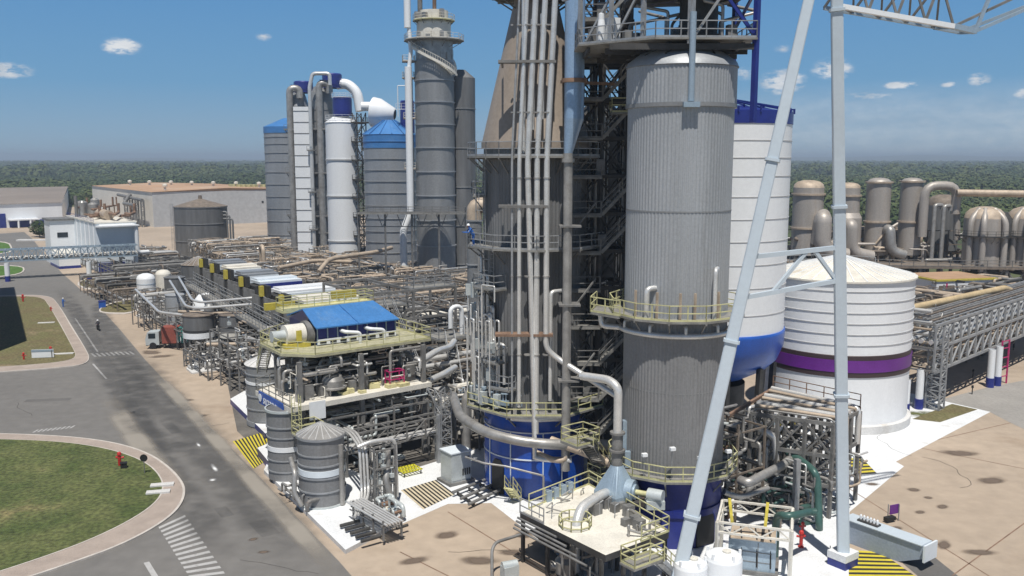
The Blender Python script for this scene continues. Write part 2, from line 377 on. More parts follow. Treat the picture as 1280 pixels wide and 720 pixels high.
def stair(parent, p, q, w=.9, sm=None, rm=None, name='stair'):
    p, q = Vector(p), Vector(q); d = q - p; hd = Vector((d.x, d.y, 0)).normalized(); s_ = Vector((-hd.y, hd.x, 0)) * (w / 2)
    mb = MB(); rl = MB()
    for k in (-1, 1):
        mb.bar(p + s_ * k, q + s_ * k, .07, .26)
        for hh in (1.0, .55): rl.bar(p + s_ * k + Vector((0, 0, hh)), q + s_ * k + Vector((0, 0, hh)), .055)
        m = max(2, int(d.length / 1.4))
        for i in range(m + 1):
            a = p.lerp(q, i / m) + s_ * k; rl.bar(a, a + Vector((0, 0, 1.0)), .055)
    n = max(2, int(abs(d.z) / .24))
    for i in range(n):
        a = p.lerp(q, (i + .5) / n); mb.box((a.x, a.y, a.z), (.26, w, .04), math.atan2(hd.y, hd.x))
    o = mb.build(name, sm or grate, parent); rl.build('handrail', rm or yellowP, o)
    return o
@piece
def lattice(mb, p, q, w, bays, t=.1, d=.06, side=None):        # four-chord lattice mast or girder from p to q
    p, q = Vector(p), Vector(q); ax = (q - p).normalized()
    s1 = Vector(side) if side is not None else (V.copy() if abs(ax.z) > .7 else ax.cross(Vector((0, 0, 1))).normalized())
    s2 = ax.cross(s1).normalized(); w2 = w if isinstance(w, (tuple, list)) else (w, w)
    cor = [s1 * (a * w2[0] / 2) + s2 * (b * w2[1] / 2) for a, b in ((-1, -1), (1, -1), (1, 1), (-1, 1))]
    for c in cor: mb.bar(p + c, q + c, t)
    for i in range(bays):
        a, b = p.lerp(q, i / bays), p.lerp(q, (i + 1) / bays)
        for k in range(4):
            c0, c1 = cor[k], cor[(k + 1) % 4]
            mb.bar(a + c0, a + c1, d)
            mb.bar(a + (c0 if i % 2 else c1), b + (c1 if i % 2 else c0), d)
@piece
def flange(mb, p, ax, r, t=.12):
    p = Vector(p); ax = Vector(ax).normalized(); mb.tube([p - ax * t / 2, p + ax * t / 2], r, 12)
def pipe(pts, r, m, label, group=None, n=10, bend=None, fl=(), cat='pipe'):
    mb = MB(); mb.tube(pts, r, n, bend=bend); o = single('pipe', mb, m, label, cat, group)
    if fl:
        f = MB()
        for i in fl:
            a, b = Vector(pts[i]), Vector(pts[i + 1] if i + 1 < len(pts) else pts[i - 1])
            flange(f, a.lerp(b, .3), b - a, r * 1.35)
        f.each('flange', steelM, o)
    return o
@piece
def valve(mb, p, s=.35):
    p = Vector(p); mb.box(p - Vector((0, 0, s * .5)), (s, s, s), VA); mb.tube([p, p + Vector((0, 0, s * 2))], s * .16, 6); mb.lathe(p, [(s * .55, s * 1.9), (s * .55, s * 2.1), (0.01, s * 2.15)], 8)
def manifold(label, group, u0, u1, v0, v1, z0, z1, n, rr=(.08, .22), mats=None, seed=0, headers=3, step=(1.0, 4.0), posts=True, valves=5, alongU=.5):
    rn = random.Random(seed); c = P((u0 + u1) / 2, (v0 + v1) / 2, z0)
    t = thing('pipework', label, 'pipework', c, group)
    groups = {}
    for i in range(n):
        hd = i < headers; r = rn.uniform(*rr) * (1.7 if hd else 1)
        m = rn.choice(mats or [alu, aluD, beige])
        mb = groups.setdefault(m.name, (MB(), m))[0]
        if hd:
            if rn.random() < alongU: v = rn.uniform(v0, v1); z = rn.uniform(z0 + (z1 - z0) * .4, z1); pts = [P(u0, v, z - .8), P(u0, v, z), P(u1, v, z), P(u1, v, z - 1.5)]
            else: u = rn.uniform(u0, u1); z = rn.uniform(z0 + (z1 - z0) * .4, z1); pts = [P(u, v0, z - .8), P(u, v0, z), P(u, v1, z), P(u, v1, z - 1.5)]
        else:
            u, v, z = rn.uniform(u0, u1), rn.uniform(v0, v1), rn.uniform(z0, z1); pts = [P(u, v, z)]; last = -1
            for k in range(rn.randint(3, 6)):
                ax = rn.choice([a for a in (0, 1, 2) if a != last]); last = ax; s_ = rn.choice((-1, 1)) * rn.uniform(*step)
                if ax == 0: u = min(u1, max(u0, u + s_))
                elif ax == 1: v = min(v1, max(v0, v + s_))
                else: z = min(z1, max(z0, z + s_ * .7))
                pts.append(P(u, v, z))
        mb.tube(pts, r, 7, bend=r * 2.2, seg=3)
    for mb, m in groups.values(): (mb.each if n < 47 else mb.build)('pipe', m, t)
    if valves:
        vb = MB(); vs = min(1, .25 + .12 * (z1 - z0))
        for i in range(valves): valve(vb, P(rn.uniform(u0, u1), rn.uniform(v0, v1), rn.uniform(z0 + .3, z1 - .3)), rn.uniform(.3, .5) * vs)
        vb.each('valve', rn.choice([steelM, greyg, bluel]), t)
    if posts:
        pb = MB(); du = max(1, round((u1 - u0) / 3.5)); dv = max(1, round((v1 - v0) / 3.5))
        for i in range(du + 1):
            for j in range(dv + 1):
                a, b = u0 + (u1 - u0) * i / du, v0 + (v1 - v0) * j / dv
                pb.bar(P(a, b, 0), P(a, b, z1 - rn.uniform(0, 1.2)), .16)
        for zz in (z0 + (z1 - z0) * .45, z1 - .9):
            for i in range(du + 1): pb.bar(P(u0 + (u1 - u0) * i / du, v0, zz), P(u0 + (u1 - u0) * i / du, v1, zz), .13)
            for j in range(dv + 1): pb.bar(P(u0, v0 + (v1 - v0) * j / dv, zz), P(u1, v0 + (v1 - v0) * j / dv, zz), .13)
        pb.build('support_frame', rn.choice([steelM, steelM, brown]), t)
    return t
# ================================================================== GROUND AND ROADS
def chaikin(pts, k=2, closed=True):
    for _ in range(k):
        o = []; n = len(pts)
        for i in range(n if closed else n - 1):
            a, b = pts[i], pts[(i + 1) % n]; o += [a.lerp(b, .25), a.lerp(b, .75)]
        pts = o
    return pts
def gp(l): return [G(x, y) for x, y in l]
mb = MB(); NN = 60; RR = 9800
ang = [2 * math.pi * k / 96 for k in range(96)]
mb.add([(RR * math.cos(a), RR * math.sin(a), 0) for a in ang], [tuple(range(96))]); struct('ground', mb, land_m)
mb = MB(); mb.poly([P(-90, -150), P(-90, 190), P(60, 176), P(135, 172), P(215, 130), P(330, 190), P(520, 120), P(520, -260), P(150, -200)], .004); struct('yard', mb, yard_m)
mb = MB(); mb.poly([P(2, 13), P(3, 20), P(-6, 20), P(-6, 48), P(24, 48), P(30, 110), P(170, 150), P(190, 62), P(190, 24), P(120, 16), P(60, 12), P(33, 4), P(10, 2)], .008); struct('process_floor', mb, floor_m)
road = [(560, 860), (424, 702), (376, 652), (330, 602), (285, 556), (250, 522), (215, 486), (180, 448), (150, 412), (128, 388), (150, 379), (190, 371), (190, 362), (140, 366), (105, 366), (92, 354), (78, 342), (60, 322), (48, 308), (40, 298), (30, 290), (-60, 296), (-60, 470), (-500, 640), (-500, 1200), (300, 1200), (560, 1000)]
mb = MB(); mb.poly(gp(road), .012); struct('road', mb, asph)
def island(outer, inner, grass_m, nm, walk=True):
    o = chaikin(gp(outer)); i = chaikin(gp(inner))
    b = MB(); b.poly(o, 0.0, .14); struct('kerb', b, kerb_m)
    if walk:
        c = sum(o, Vector()) / len(o); b = MB(); b.poly([p + (c - p).normalized() * .22 for p in o], .144); struct('pavement', b, walk_m)
        b = MB(); ci = sum(i, Vector()) / len(i); b.poly([p - (ci - p).normalized() * .14 for p in i], .15, .17); struct('kerb', b, kerb_m)
    b = MB(); b.poly(i, .12, .185); struct(nm, b, grass_m)
island([(-420, 540), (-160, 540), (0, 543), (60, 545), (110, 549), (152, 556), (188, 568), (214, 586), (231, 606), (232, 622), (222, 640), (196, 660), (150, 684), (95, 704), (30, 726), (-60, 752), (-420, 800)],
       [(-400, 548), (-160, 547), (0, 551), (60, 553), (108, 558), (150, 567), (182, 580), (200, 597), (204, 614), (193, 632), (160, 654), (110, 678), (50, 700), (-30, 726), (-400, 770)], grass, 'lawn')
island([(-300, 372), (0, 370), (62, 369), (74, 382), (92, 412), (108, 438), (113, 450), (104, 457), (70, 461), (0, 466), (-300, 486)],
       [(-300, 374), (0, 372), (52, 371), (62, 384), (78, 412), (93, 440), (95, 447), (86, 452), (55, 456), (0, 460), (-300, 478)], dryg, 'lawn')
island([(93, 352), (104, 364), (173, 362), (173, 343), (130, 345)], [(96, 352), (106, 362), (171, 360.5), (171, 344.5), (131, 346.5)], dryg, 'lawn', False)
island([(122, 387), (127, 393), (174, 393), (174, 372), (140, 378)], [(124, 387), (129, 391.5), (172, 391.5), (172, 374), (142, 379.5)], dryg, 'lawn', False)
island([(-60, 334), (29, 331), (32, 342), (0, 347), (-60, 351)], [(-60, 335), (27, 332), (30, 341.5), (0, 346), (-60, 350)], lush, 'lawn', False)
island([(-60, 303), (10, 301), (17, 312), (10, 318), (-60, 322)], [(-60, 304), (8, 302), (15, 312), (8, 317), (-60, 321)], lush, 'lawn', False)
# painted markings
blackp0 = mat('crack_black', (.06, .055, .05), .9, 0, .2, 1)
b = MB()
for k in range(13):
    t = k / 12.4
    a0, a1 = G(198, 659).lerp(G(237, 722), t), G(231, 644).lerp(G(281, 717), t)
    d = (G(237, 722) - G(198, 659)) / 12.4 * .5
    b.add([p + Vector((0, 0, .018)) for p in (a0, a1, a1 + d, a0 + d)], [(0, 1, 2, 3)])
struct('crosswalk', b, paint)
b = MB()
for k in range(9):
    p, q = G(113, 442).lerp(G(166, 439), k / 9), G(113, 442).lerp(G(166, 439), (k + .5) / 9); dd = U * -2.6
    b.add([x + Vector((0, 0, .018)) for x in (p + dd, q + dd, q, p)], [(0, 1, 2, 3)])
for k in range(9):
    p, q = G(40, 541).lerp(G(92, 535), k / 9), G(40, 541).lerp(G(92, 535), (k + .45) / 9); dd = Vector((0, 1.0, 0))
    b.add([x + Vector((0, 0, .018)) for x in (p, q, q + dd, p + dd)], [(0, 1, 2, 3)])
p, q = G(183, 703), G(197, 726); s_ = Vector((.16, .1, 0))
b.add([x + Vector((0, 0, .018)) for x in (p - s_, p + s_, q + s_, q - s_)], [(0, 1, 2, 3)])
for a0, a1 in (((93, 398), (121, 440)), ((115, 455), (132, 474))):
    p, q = G(*a0), G(*a1); b.add([x + Vector((0, 0, .018)) for x in (p, p + Vector((.22, .1, 0)), q + Vector((.22, .1, 0)), q)], [(0, 1, 2, 3)])
struct('road_markings', b, paint)
# soft-edged worn tracks and oil stains lying on the surfaces
def soft(name, col, op, sc=.6, lo=0.0, hi=1.0):
    m = bpy.data.materials.new(name); m.use_nodes = True; t = m.node_tree; n = t.nodes; bs = n['Principled BSDF']
    bs.inputs['Base Color'].default_value = list(col) + [1]; bs.inputs['Roughness'].default_value = .8
    at = n.new('ShaderNodeAttribute'); at.attribute_name = 'cover'; tcn = n.new('ShaderNodeTexCoord')
    z = n.new('ShaderNodeTexNoise'); z.inputs['Scale'].default_value = sc; z.inputs['Detail'].default_value = 7; t.links.new(tcn.outputs['Object'], z.inputs['Vector'])
    r = n.new('ShaderNodeMapRange'); r.inputs[1].default_value = .22; r.inputs[2].default_value = .6; t.links.new(z.outputs[0], r.inputs[0])
    mu = n.new('ShaderNodeMath'); mu.operation = 'MULTIPLY'; t.links.new(at.outputs['Fac'], mu.inputs[0]); t.links.new(r.outputs[0], mu.inputs[1])
    sm = n.new('ShaderNodeMapRange'); sm.interpolation_type = 'SMOOTHSTEP'; sm.inputs[1].default_value = lo; sm.inputs[2].default_value = hi; t.links.new(mu.outputs[0], sm.inputs[0])
    m2 = n.new('ShaderNodeMath'); m2.operation = 'MULTIPLY'; t.links.new(sm.outputs[0], m2.inputs[0]); m2.inputs[1].default_value = op; m2.use_clamp = True
    t.links.new(m2.outputs[0], bs.inputs['Alpha']); return m
tyre_m = soft('tyre_dark', (.07, .07, .072), .35, .42); oil_m = soft('oil_stain', (.14, .105, .08), 1.3, .26, .12, .75); pale_m = soft('pale_dust', (.34, .31, .27), .8, .16)
def ribbon(name, px, w, m, z=.021):
    pts = chaikin(gp(px), 3, False); vs, fs, cv = [], [], []
    for i, p in enumerate(pts):
        a = pts[max(0, i - 1)]; c = pts[min(len(pts) - 1, i + 1)]; d = (c - a).normalized(); s_ = Vector((-d.y, d.x, 0))
        e = min(1, min(i, len(pts) - 1 - i) / 5)
        for k, f_ in ((-1, 0), (-.4, 1), (.4, 1), (1, 0)):
            q = p + s_ * w * k; vs.append((q.x, q.y, z)); cv.append(f_ * e)
    for i in range(len(pts) - 1):
        for k in range(3): fs.append((i * 4 + k, i * 4 + k + 1, i * 4 + k + 5, i * 4 + k + 4))
    b = MB(); b.add(vs, fs); o = struct(name, b, m)
    at = o.data.attributes.new('cover', 'FLOAT', 'POINT'); at.data.foreach_set('value', cv)
def blot(name, px, py, rx, ry, m, z=.016, rot=0.0):
    c = G(px, py); vs = [(c.x, c.y, z)]; cv = [1.0]; fs = []
    for k in range(20):
        t = 2 * math.pi * k / 20; x, y = rx * math.cos(t), ry * math.sin(t)
        vs.append((c.x + x * math.cos(rot) - y * math.sin(rot), c.y + x * math.sin(rot) + y * math.cos(rot), z)); cv.append(0.0); fs.append((0, 1 + k, 1 + (k + 1) % 20))
    b = MB(); b.add(vs, fs); o = struct(name, b, m)
    at = o.data.attributes.new('cover', 'FLOAT', 'POINT'); at.data.foreach_set('value', cv)
ribbon('tyre_tracks', [(185, 366), (140, 372), (122, 384), (135, 412), (160, 450), (172, 490), (172, 525), (186, 549), (225, 561), (275, 562)], 2.2, tyre_m, .0205)
ribbon('tyre_tracks', [(140, 408), (185, 470), (225, 520), (280, 580), (350, 660), (430, 760)], 3.4, tyre_m, .0225)
ribbon('tyre_tracks', [(60, 340), (90, 380), (120, 430), (150, 490), (190, 560), (260, 660), (320, 760)], 2.0, tyre_m, .0245)
ribbon('dust_strip', [(160, 430), (215, 490), (262, 540), (310, 595), (390, 682), (470, 780)], 1.1, pale_m, .0265)
ribbon('dust_strip', [(120, 470), (150, 520), (200, 590), (260, 640)], 1.6, pale_m, .0285)
for x, y, rx, ry in ((1142, 612, .9, .7), (1160, 622, .6, .5), (1178, 633, 1.0, .6), (1090, 605, 1.0, .6), (1150, 640, .8, .5), (1240, 600, 2.4, 1.2), (1200, 566, 3, 1.4), (560, 668, 1.6, 1.0), (600, 700, 2.2, 1.1), (520, 700, 2, .8), (640, 690, 1.6, .8), (655, 668, 1.0, 1.0),
                     (205, 445, 3.2, 1.4), (190, 440, 2, 2.6), (235, 500, 1.2, .6), (330, 690, .7, .4), (317, 674, .6, .4), (160, 517, 1.2, .5), (250, 520, 2, .8), (1120, 660, .9, .6), (1180, 680, 1.5, .7), (1225, 690, 2.0, .8)):
    blot('oil_stain', x, y, rx, ry, oil_m, rot=R.uniform(0, 1))
glare_m = soft('painted_glare', (.75, .76, .77), 1.2, .75)  # wet glare on the road, painted as pale soft patches
blot('painted_glare', 268, 585, .28, 1.5, glare_m, .031, .5); blot('painted_glare', 248, 556, .22, 1.0, glare_m, .031, .5); blot('painted_glare', 266, 600, .4, .5, glare_m, .033, .2)
patch_m = mat('asphalt_patch', (.125,.12,.115), .85, 0, .1, .4)
b = MB()
for px, py, w_, h_, a in ((160, 520, 2.6, 1.4, .6), (330, 660, 1.4, 3.2, .6), (60, 500, 5, 1.1, .15), (280, 640, 1.0, 2.2, .6), (100, 640, .1, .1, 0), (215, 535, 1.1, 4.5, .6)):
    c = G(px, py); ca, sa = math.cos(a), math.sin(a); b.add([(c.x + x * ca - y * sa, c.y + x * sa + y * ca, .0165) for x, y in ((-w_ / 2, -h_ / 2), (w_ / 2, -h_ / 2), (w_ / 2, h_ / 2), (-w_ / 2, h_ / 2))], [(0, 1, 2, 3)])
struct('road_patches', b, patch_m)
b = MB(); rn = random.Random(4)
for px, py, ln in ((120, 500, 14), (250, 600, 9), (180, 540, 11), (40, 520, 9), (300, 700, 8), (330, 640, 9), (560, 690, 7), (1200, 610, 12), (1140, 570, 9)):
    p = G(px, py); a = rn.uniform(0, 3)
    for k in range(ln):
        a += rn.uniform(-.5, .5); q = p + Vector((math.cos(a), math.sin(a), 0)) * .8; s_ = Vector((-math.sin(a), math.cos(a), 0)) * .025
        b.add([x + Vector((0, 0, .0175)) for x in (p - s_, p + s_, q + s_, q - s_)], [(0, 1, 2, 3)]); p = q
struct('road_cracks', b, blackp0)
b = MB(); b.poly(gp([(1163, 503), (1236, 484), (1330, 466), (1330, 560), (1262, 528), (1235, 514), (1200, 508)]), .0145); struct('concrete_lane', b, mat('grey_lane_concrete', (.30, .285, .265), .85, 0, .1, .2))
b = MB(); b.poly(gp([(1128, 704), (1160, 690), (1205, 726), (1215, 760), (1120, 760), (1165, 735)]), .0125); struct('asphalt_lane', b, patch_m)
# joints in the yard slabs on the right
b = MB()
for px0, px1 in (((1190, 720), (1300, 640)), ((1085, 570), (1300, 520)), ((1060, 610), (1300, 760)), ((1150, 560), (1300, 590)), ((500, 690), (640, 760)), ((560, 640), (690, 720))):
    p, q = G(*px0), G(*px1); d = (q - p).normalized() * .05; s_ = Vector((-d.y, d.x, 0)); b.add([x + Vector((0, 0, .0135)) for x in (p - s_, p + s_, q + s_, q - s_)], [(0, 1, 2, 3)])
struct('slab_joints', b, rust)
# white painted concrete aprons
b = MB(); b.poly(gp([(478, 598), (470, 640), (500, 656), (560, 630), (614, 629), (690, 688), (740, 735), (800, 800), (1150, 820), (1140, 722), (1092, 690), (1062, 688), (1062, 640), (1130, 583), (1090, 560), (900, 600), (760, 560), (600, 560)]), .013); struct('white_apron', b, whitec)
b = MB(); b.poly(gp([(930, 560), (1000, 590), (1092, 592), (1238, 515), (1140, 492), (960, 480)]), .0155); struct('tank_apron', b, whitec)
def hatch(name, q, n, dark, light, z=.022, slant=0.0, w=.5):
    a, b_, c, d = [G(*p) for p in q]; m = MB(); m.add([p + Vector((0, 0, z)) for p in (a, b_, c, d)], [(0, 1, 2, 3)], 0)
    for k in range(n):
        t0, t1 = k / n, (k + w) / n; s_ = slant / n
        m.add([p + Vector((0, 0, z + .004)) for p in (a.lerp(b_, t0), a.lerp(b_, t1), d.lerp(c, min(1, t1 + s_)), d.lerp(c, min(1, t0 + s_)))], [(0, 1, 2, 3)], 1)
    struct(name, m, [dark, light])
blackp = mat('black_road_paint', (.03, .028, .025), .7, 0, .2, 1)
yelp = mat('yellow_road_paint', (.60, .50, .04), .7, 0, .12, 1, grime=(.4, .33, .1), gscale=1, gth=.56)
crm = mat('cream_road_paint', (.60, .52, .37), .7, 0, .12, 1)
hatch('hatch_marking', [(291, 552), (336, 538), (346, 568), (317, 586)], 11, blackp, yelp)
hatch('hatch_marking', [(501, 613), (545, 600), (569, 618), (529, 637)], 10, blackp, crm)
hatch('hatch_marking', [(1058, 573), (1058, 595), (1096, 592), (1078, 573)], 5, blackp, yelp)
hatch('hatch_marking', [(1061, 688), (1061, 735), (1165, 735), (1100, 690)], 9, blackp, yelp)
# white topped plinth with navy face beside the road
def plinth(px, h, name, label, top=whitec, side=navy):
    m = MB(); m.poly(gp(px), 0, h, 0, 1); return single(name, m, [top, side], label, 'plinth')
plinth([(330, 592), (432, 693), (500, 656), (506, 645), (480, 630), (470, 605), (400, 575), (345, 560)], .35, 'plinth', 'long white concrete plinth under the two front grey tanks beside the road', whitec, conc)
plinth([(288, 505), (332, 549), (352, 538), (340, 500), (310, 492)], .6, 'plinth', 'white plinth with navy blue edge under the pale domed tank left of the yellow hatching')
plinth([(322, 570), (338, 590), (352, 580), (345, 560)], .8, 'plinth', 'small white plinth with navy edge between yellow hatching and white banded tank')
plinth([(233, 462), (240, 468), (316, 458), (345, 440), (330, 428), (250, 440)], .2, 'plinth', 'thin pale slab under the pumps of the two grey wide tanks', conc, conc)
plinth([(170, 396), (182, 400), (232, 394), (232, 385), (180, 384)], .25, 'plinth', 'pale slab under the small white tank and its pumps beside the grass', conc, conc)
# ================================================================== WOODLAND TO THE HORIZON
def crown_mesh(name, seed, m):
    rn = random.Random(seed); mb = MB()
    blobs = [(rn.uniform(-.45, .45), rn.uniform(-.45, .45), rn.uniform(.35, 1.0), rn.uniform(.32, .55)) for _ in range(7)]
    for bx, by, bz, br in blobs:
        for _ in range(34):
            z = rn.uniform(-.75, 1); t = rn.uniform(0, 2 * math.pi); q = math.sqrt(max(0, 1 - z * z)); rr = br * rn.uniform(.75, 1.12)
            p = Vector((bx + rr * q * math.cos(t), by + rr * q * math.sin(t), bz + rr * z)); nrm = Vector((q * math.cos(t), q * math.sin(t), z + .3)).normalized()
            a = nrm.cross(Vector((rn.uniform(-1, 1), rn.uniform(-1, 1), rn.uniform(-1, 1)))).normalized(); c = nrm.cross(a); s_ = rn.uniform(.12, .24)
            mb.add([p - a * s_ - c * s_ * .6, p + a * s_ - c * s_ * .7, p + nrm * s_ * .5 + c * s_], [(0, 1, 2)])
        mb.lathe((bx, by, bz), [(0.01, -br * .8), (br * .7, -br * .3), (br * .8, br * .1), (br * .55, br * .6), (.01, br * .82)], 8, dome=True)
    me = bpy.data.meshes.new(name); me.from_pydata(mb.v, [], mb.f); me.materials.append(m); me.update()
    return bpy.data.objects.new(name, me)
def wood(name, label, pts, seed):
    me = bpy.data.meshes.new(name); me.from_pydata([p[:3] for p in pts], [], [])
    sa = me.attributes.new('size', 'FLOAT', 'POINT'); sa.data.foreach_set('value', [p[3] for p in pts])
    o = bpy.data.objects.new(name, me); COL.objects.link(o)
    ng = bpy.data.node_groups.new(name + '_nodes', 'GeometryNodeTree'); ng.interface.new_socket('Geometry', in_out='INPUT', socket_type='NodeSocketGeometry'); ng.interface.new_socket('Geometry', in_out='OUTPUT', socket_type='NodeSocketGeometry')
    N = ng.nodes; L = ng.links; gi = N.new('NodeGroupInput'); go = N.new('NodeGroupOutput'); jn = N.new('GeometryNodeJoinGeometry')
    for k in range(4):
        ob = crown_mesh('crown', seed + k, leaf_a if k % 3 else leaf_b)
        oi = N.new('GeometryNodeObjectInfo'); oi.inputs['Object'].default_value = ob
        ip = N.new('GeometryNodeInstanceOnPoints'); L.new(gi.outputs[0], ip.inputs['Points']); L.new(oi.outputs['Geometry'], ip.inputs['Instance'])
        na = N.new('GeometryNodeInputNamedAttribute'); na.data_type = 'FLOAT'; na.inputs['Name'].default_value = 'size'; L.new(na.outputs[0], ip.inputs['Scale'])
        ix = N.new('GeometryNodeInputIndex'); mo = N.new('ShaderNodeMath'); mo.operation = 'MODULO'; mo.inputs[1].default_value = 4; L.new(ix.outputs[0], mo.inputs[0])
        cp = N.new('ShaderNodeMath'); cp.operation = 'COMPARE'; cp.inputs[1].default_value = k; cp.inputs[2].default_value = .1; L.new(mo.outputs[0], cp.inputs[0]); L.new(cp.outputs[0], ip.inputs['Selection'])
        rv = N.new('FunctionNodeRandomValue'); rv.data_type = 'FLOAT'; rv.inputs[2].default_value = 0; rv.inputs[3].default_value = 6.28; cx = N.new('ShaderNodeCombineXYZ'); L.new(rv.outputs[1], cx.inputs[2]); L.new(cx.outputs[0], ip.inputs['Rotation'])
        L.new(ip.outputs[0], jn.inputs[0])
    L.new(jn.outputs[0], go.inputs[0]); md = o.modifiers.new('crowns', 'NODES'); md.node_group = ng
    return tag(o, label, 'woodland', kind='stuff')
rn = random.Random(3); pts = []
def dens(x, y): return math.sin(x * .011 + 1.3) * math.sin(y * .009 + x * .004) + .6 * math.sin(x * .031 + y * .023)
for k in range(16000):
    d = math.sqrt(rn.uniform(400 ** 2, 1300 ** 2)); a = rad(rn.uniform(-33, 34)); x, y = d * math.sin(a), d * math.cos(a)
    u, v = toUV((x, y, 0))
    if x < 60 and (u < 535 and v > -300) and y < 640: continue
    if dens(x, y) < -.75: continue
    pts.append((x, y, -.8, rn.uniform(4.2, 7.2) * (1 + .4 * math.sin(x * .017) * math.sin(y * .013 + 2))))
for k in range(15000):
    d = math.sqrt(rn.uniform(1300 ** 2, 4500 ** 2)); a = rad(rn.uniform(-33, 34)); x, y = d * math.sin(a), d * math.cos(a)
    if dens(x * .4, y * .4) < -.6: continue
    pts.append((x, y, -2, rn.uniform(8, 15)))
wood('woodland', 'dense green woodland stretching from the plant fence to the hazy horizon', pts, 50)
# low hills closing the horizon
mb = MB(); na, nr = 140, 10; vs = []
for i in range(na + 1):
    a = rad(-45 + 90 * i / na)
    hgt = 14 + 7 * math.sin(i * .21) + 5 * math.sin(i * .53 + 1) + 46 * math.exp(-((math.degrees(a) - 26) / 8.5) ** 2) + 10 * math.exp(-((math.degrees(a) + 20) / 9) ** 2)
    for j in range(nr + 1):
        t = j / nr; d = 6200 + 3300 * t; hh = hgt * (math.sin(t * math.pi / 2) ** 2) - .5 + (2.5 * math.sin(i * 1.7 + j * 2.3) if 0 < j < nr else 0)
        vs.append((d * math.sin(a), d * math.cos(a), max(hh, -.5)))
mb.add(vs, [(i * (nr + 1) + j, (i + 1) * (nr + 1) + j, (i + 1) * (nr + 1) + j + 1, i * (nr + 1) + j + 1) for i in range(na) for j in range(nr)], 0, True); struct('hills', mb, land_m)
# ================================================================== FRONT CORRUGATED DIGESTER
def lamp_post(parent, p, h=1.6, aim=(0, -1)):
    mb = MB(); p = Vector(p); mb.tube([p, p + Vector((0, 0, h))], .035, 6); mb.build('lamp_pole', steel, parent)
    mb = MB(); mb.box(p + Vector((aim[0] * .12, aim[1] * .12, h - .05)), (.38, .3, .22), .3); mb.build('lamp', white, parent)
D = Vector((12.05, 65.4, 0)); DR = 3.72
zL, zU, zT = 5.4, 16.9, 34.3
t = thing('digester', 'tall cylindrical vessel with ribbed grey cladding and navy base, behind the leaning crane leg', 'vessel', D)
mb = MB(); mb.lathe(D, [(DR, zU - .3), (DR, 31.6)], 352, corr=.034); mb.build('shell', clad, t)
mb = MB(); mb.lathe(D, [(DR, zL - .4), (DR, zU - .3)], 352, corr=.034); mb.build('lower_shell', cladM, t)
mb = MB(); mb.lathe(D, [(DR + .12, 31.75), (DR + .12, zT)], 352, corr=.034); mb.build('upper_shell', clad, t)
mb = MB()
for z, r, h in ((31.5, .2, .28), (24.3, .05, .1), (zT - .05, .2, .12), (11.5, .03, .06)): mb.lathe(D, [(DR, z), (DR + r, z), (DR + r, z + h), (DR, z + h)], 72)
mb.build('band', siloD, t)
mb = MB(); mb.lathe(D, [(DR + .25, zT), (DR + .1, zT + .35), (3.0, zT + .95), (2.0, zT + 1.35), (1.0, zT + 1.5), (0, zT + 1.55)], 72, dome=True); mb.build('dome', clad, t)
mb = MB(); mb.lathe(D, [(3.75, 0), (3.75, zL - .3), (4.0, zL - .3), (4.0, zL)], 64); mb.build('skirt', navy, t)
mb = MB(); q = D + Vector((.5, -3.72, 0)); pass
aw = MB()
pts = [Vector((.85 * math.cos(rad(180 * k / 12)), 0, 1.9 + .85 * math.sin(rad(180 * k / 12)))) for k in range(13)] + [Vector((-.85, 0, .1)), Vector((.85, 0, .1))]
dirn = Vector((math.sin(rad(33)), -math.cos(rad(33)), 0)); sd_ = Vector((math.cos(rad(33)), math.sin(rad(33)), 0)); base = D + dirn * 3.8
w = [base + sd_ * p.x + Vector((0, 0, p.z)) for p in pts]; n = len(w)
aw.add(w + [p - dirn * .6 for p in w], [tuple(range(n))] + [(i, (i + 1) % n, n + (i + 1) % n, n + i) for i in range(n)]); aw.build('skirt_opening', black, t)
rg = MB(); rg.tube(w[:13], .06, 6, bend=.05); rg.build('opening_rim', navy, t)
mb = MB(); mb.lathe(D, [(3.82, 2.4), (3.88, 2.4), (3.88, 2.9), (3.82, 2.9)], 64); mb.build('skirt_band', navy, t)
pl = ringdeck(t, D, 3.7, 4.85, zL, 12, grate, yellowP, rot=.26)
pu = ringdeck(t, D, 3.75, 4.95, zU, 12, grate, yellowP, rot=.26)
mb = MB(); mb.poly([D + Vector((-6.3, -.5, 0)), D + Vector((-4.4, -2.5, 0)), D + Vector((-3.4, 1.5, 0)), D + Vector((-5.6, 2.2, 0))], zU - .2, zU - .03); o = mb.build('platform', grate, t)
r_ = MB(); rail(r_, [D + Vector((-5.6, 2.2, zU)), D + Vector((-6.3, -.5, zU)), D + Vector((-4.4, -2.5, zU))]); r_.build('railing', yellowP, o)
for a in (-125, -100, -75, -40): lamp_post(t, D + Vector((4.6 * math.cos(rad(a)), 4.6 * math.sin(rad(a)), zL)), 1.7 if a != -100 else 2.4)
mb = MB(); rr = ringpts(D, 4.15, 26, zU - 1.15, rad(188), rad(352)); mb.tube(rr, .2, 10, bend=.3, seg=1)
for a in (200, 235, 270, 305, 338):
    p = D + Vector((4.15 * math.cos(rad(a)), 4.15 * math.sin(rad(a)), zU - 1.15)); mb.tube([p, p + Vector((0, 0, .7)), D + Vector((3.7 * math.cos(rad(a)), 3.7 * math.sin(rad(a)), zU - .5))], .12, 8)
mb.tube([rr[0], rr[0] + Vector((-1.3, .6, 0)), rr[0] + Vector((-1.4, .7, 1.0))], .22, 8)
mb.build('ring_main', alu, t)
mb = MB()
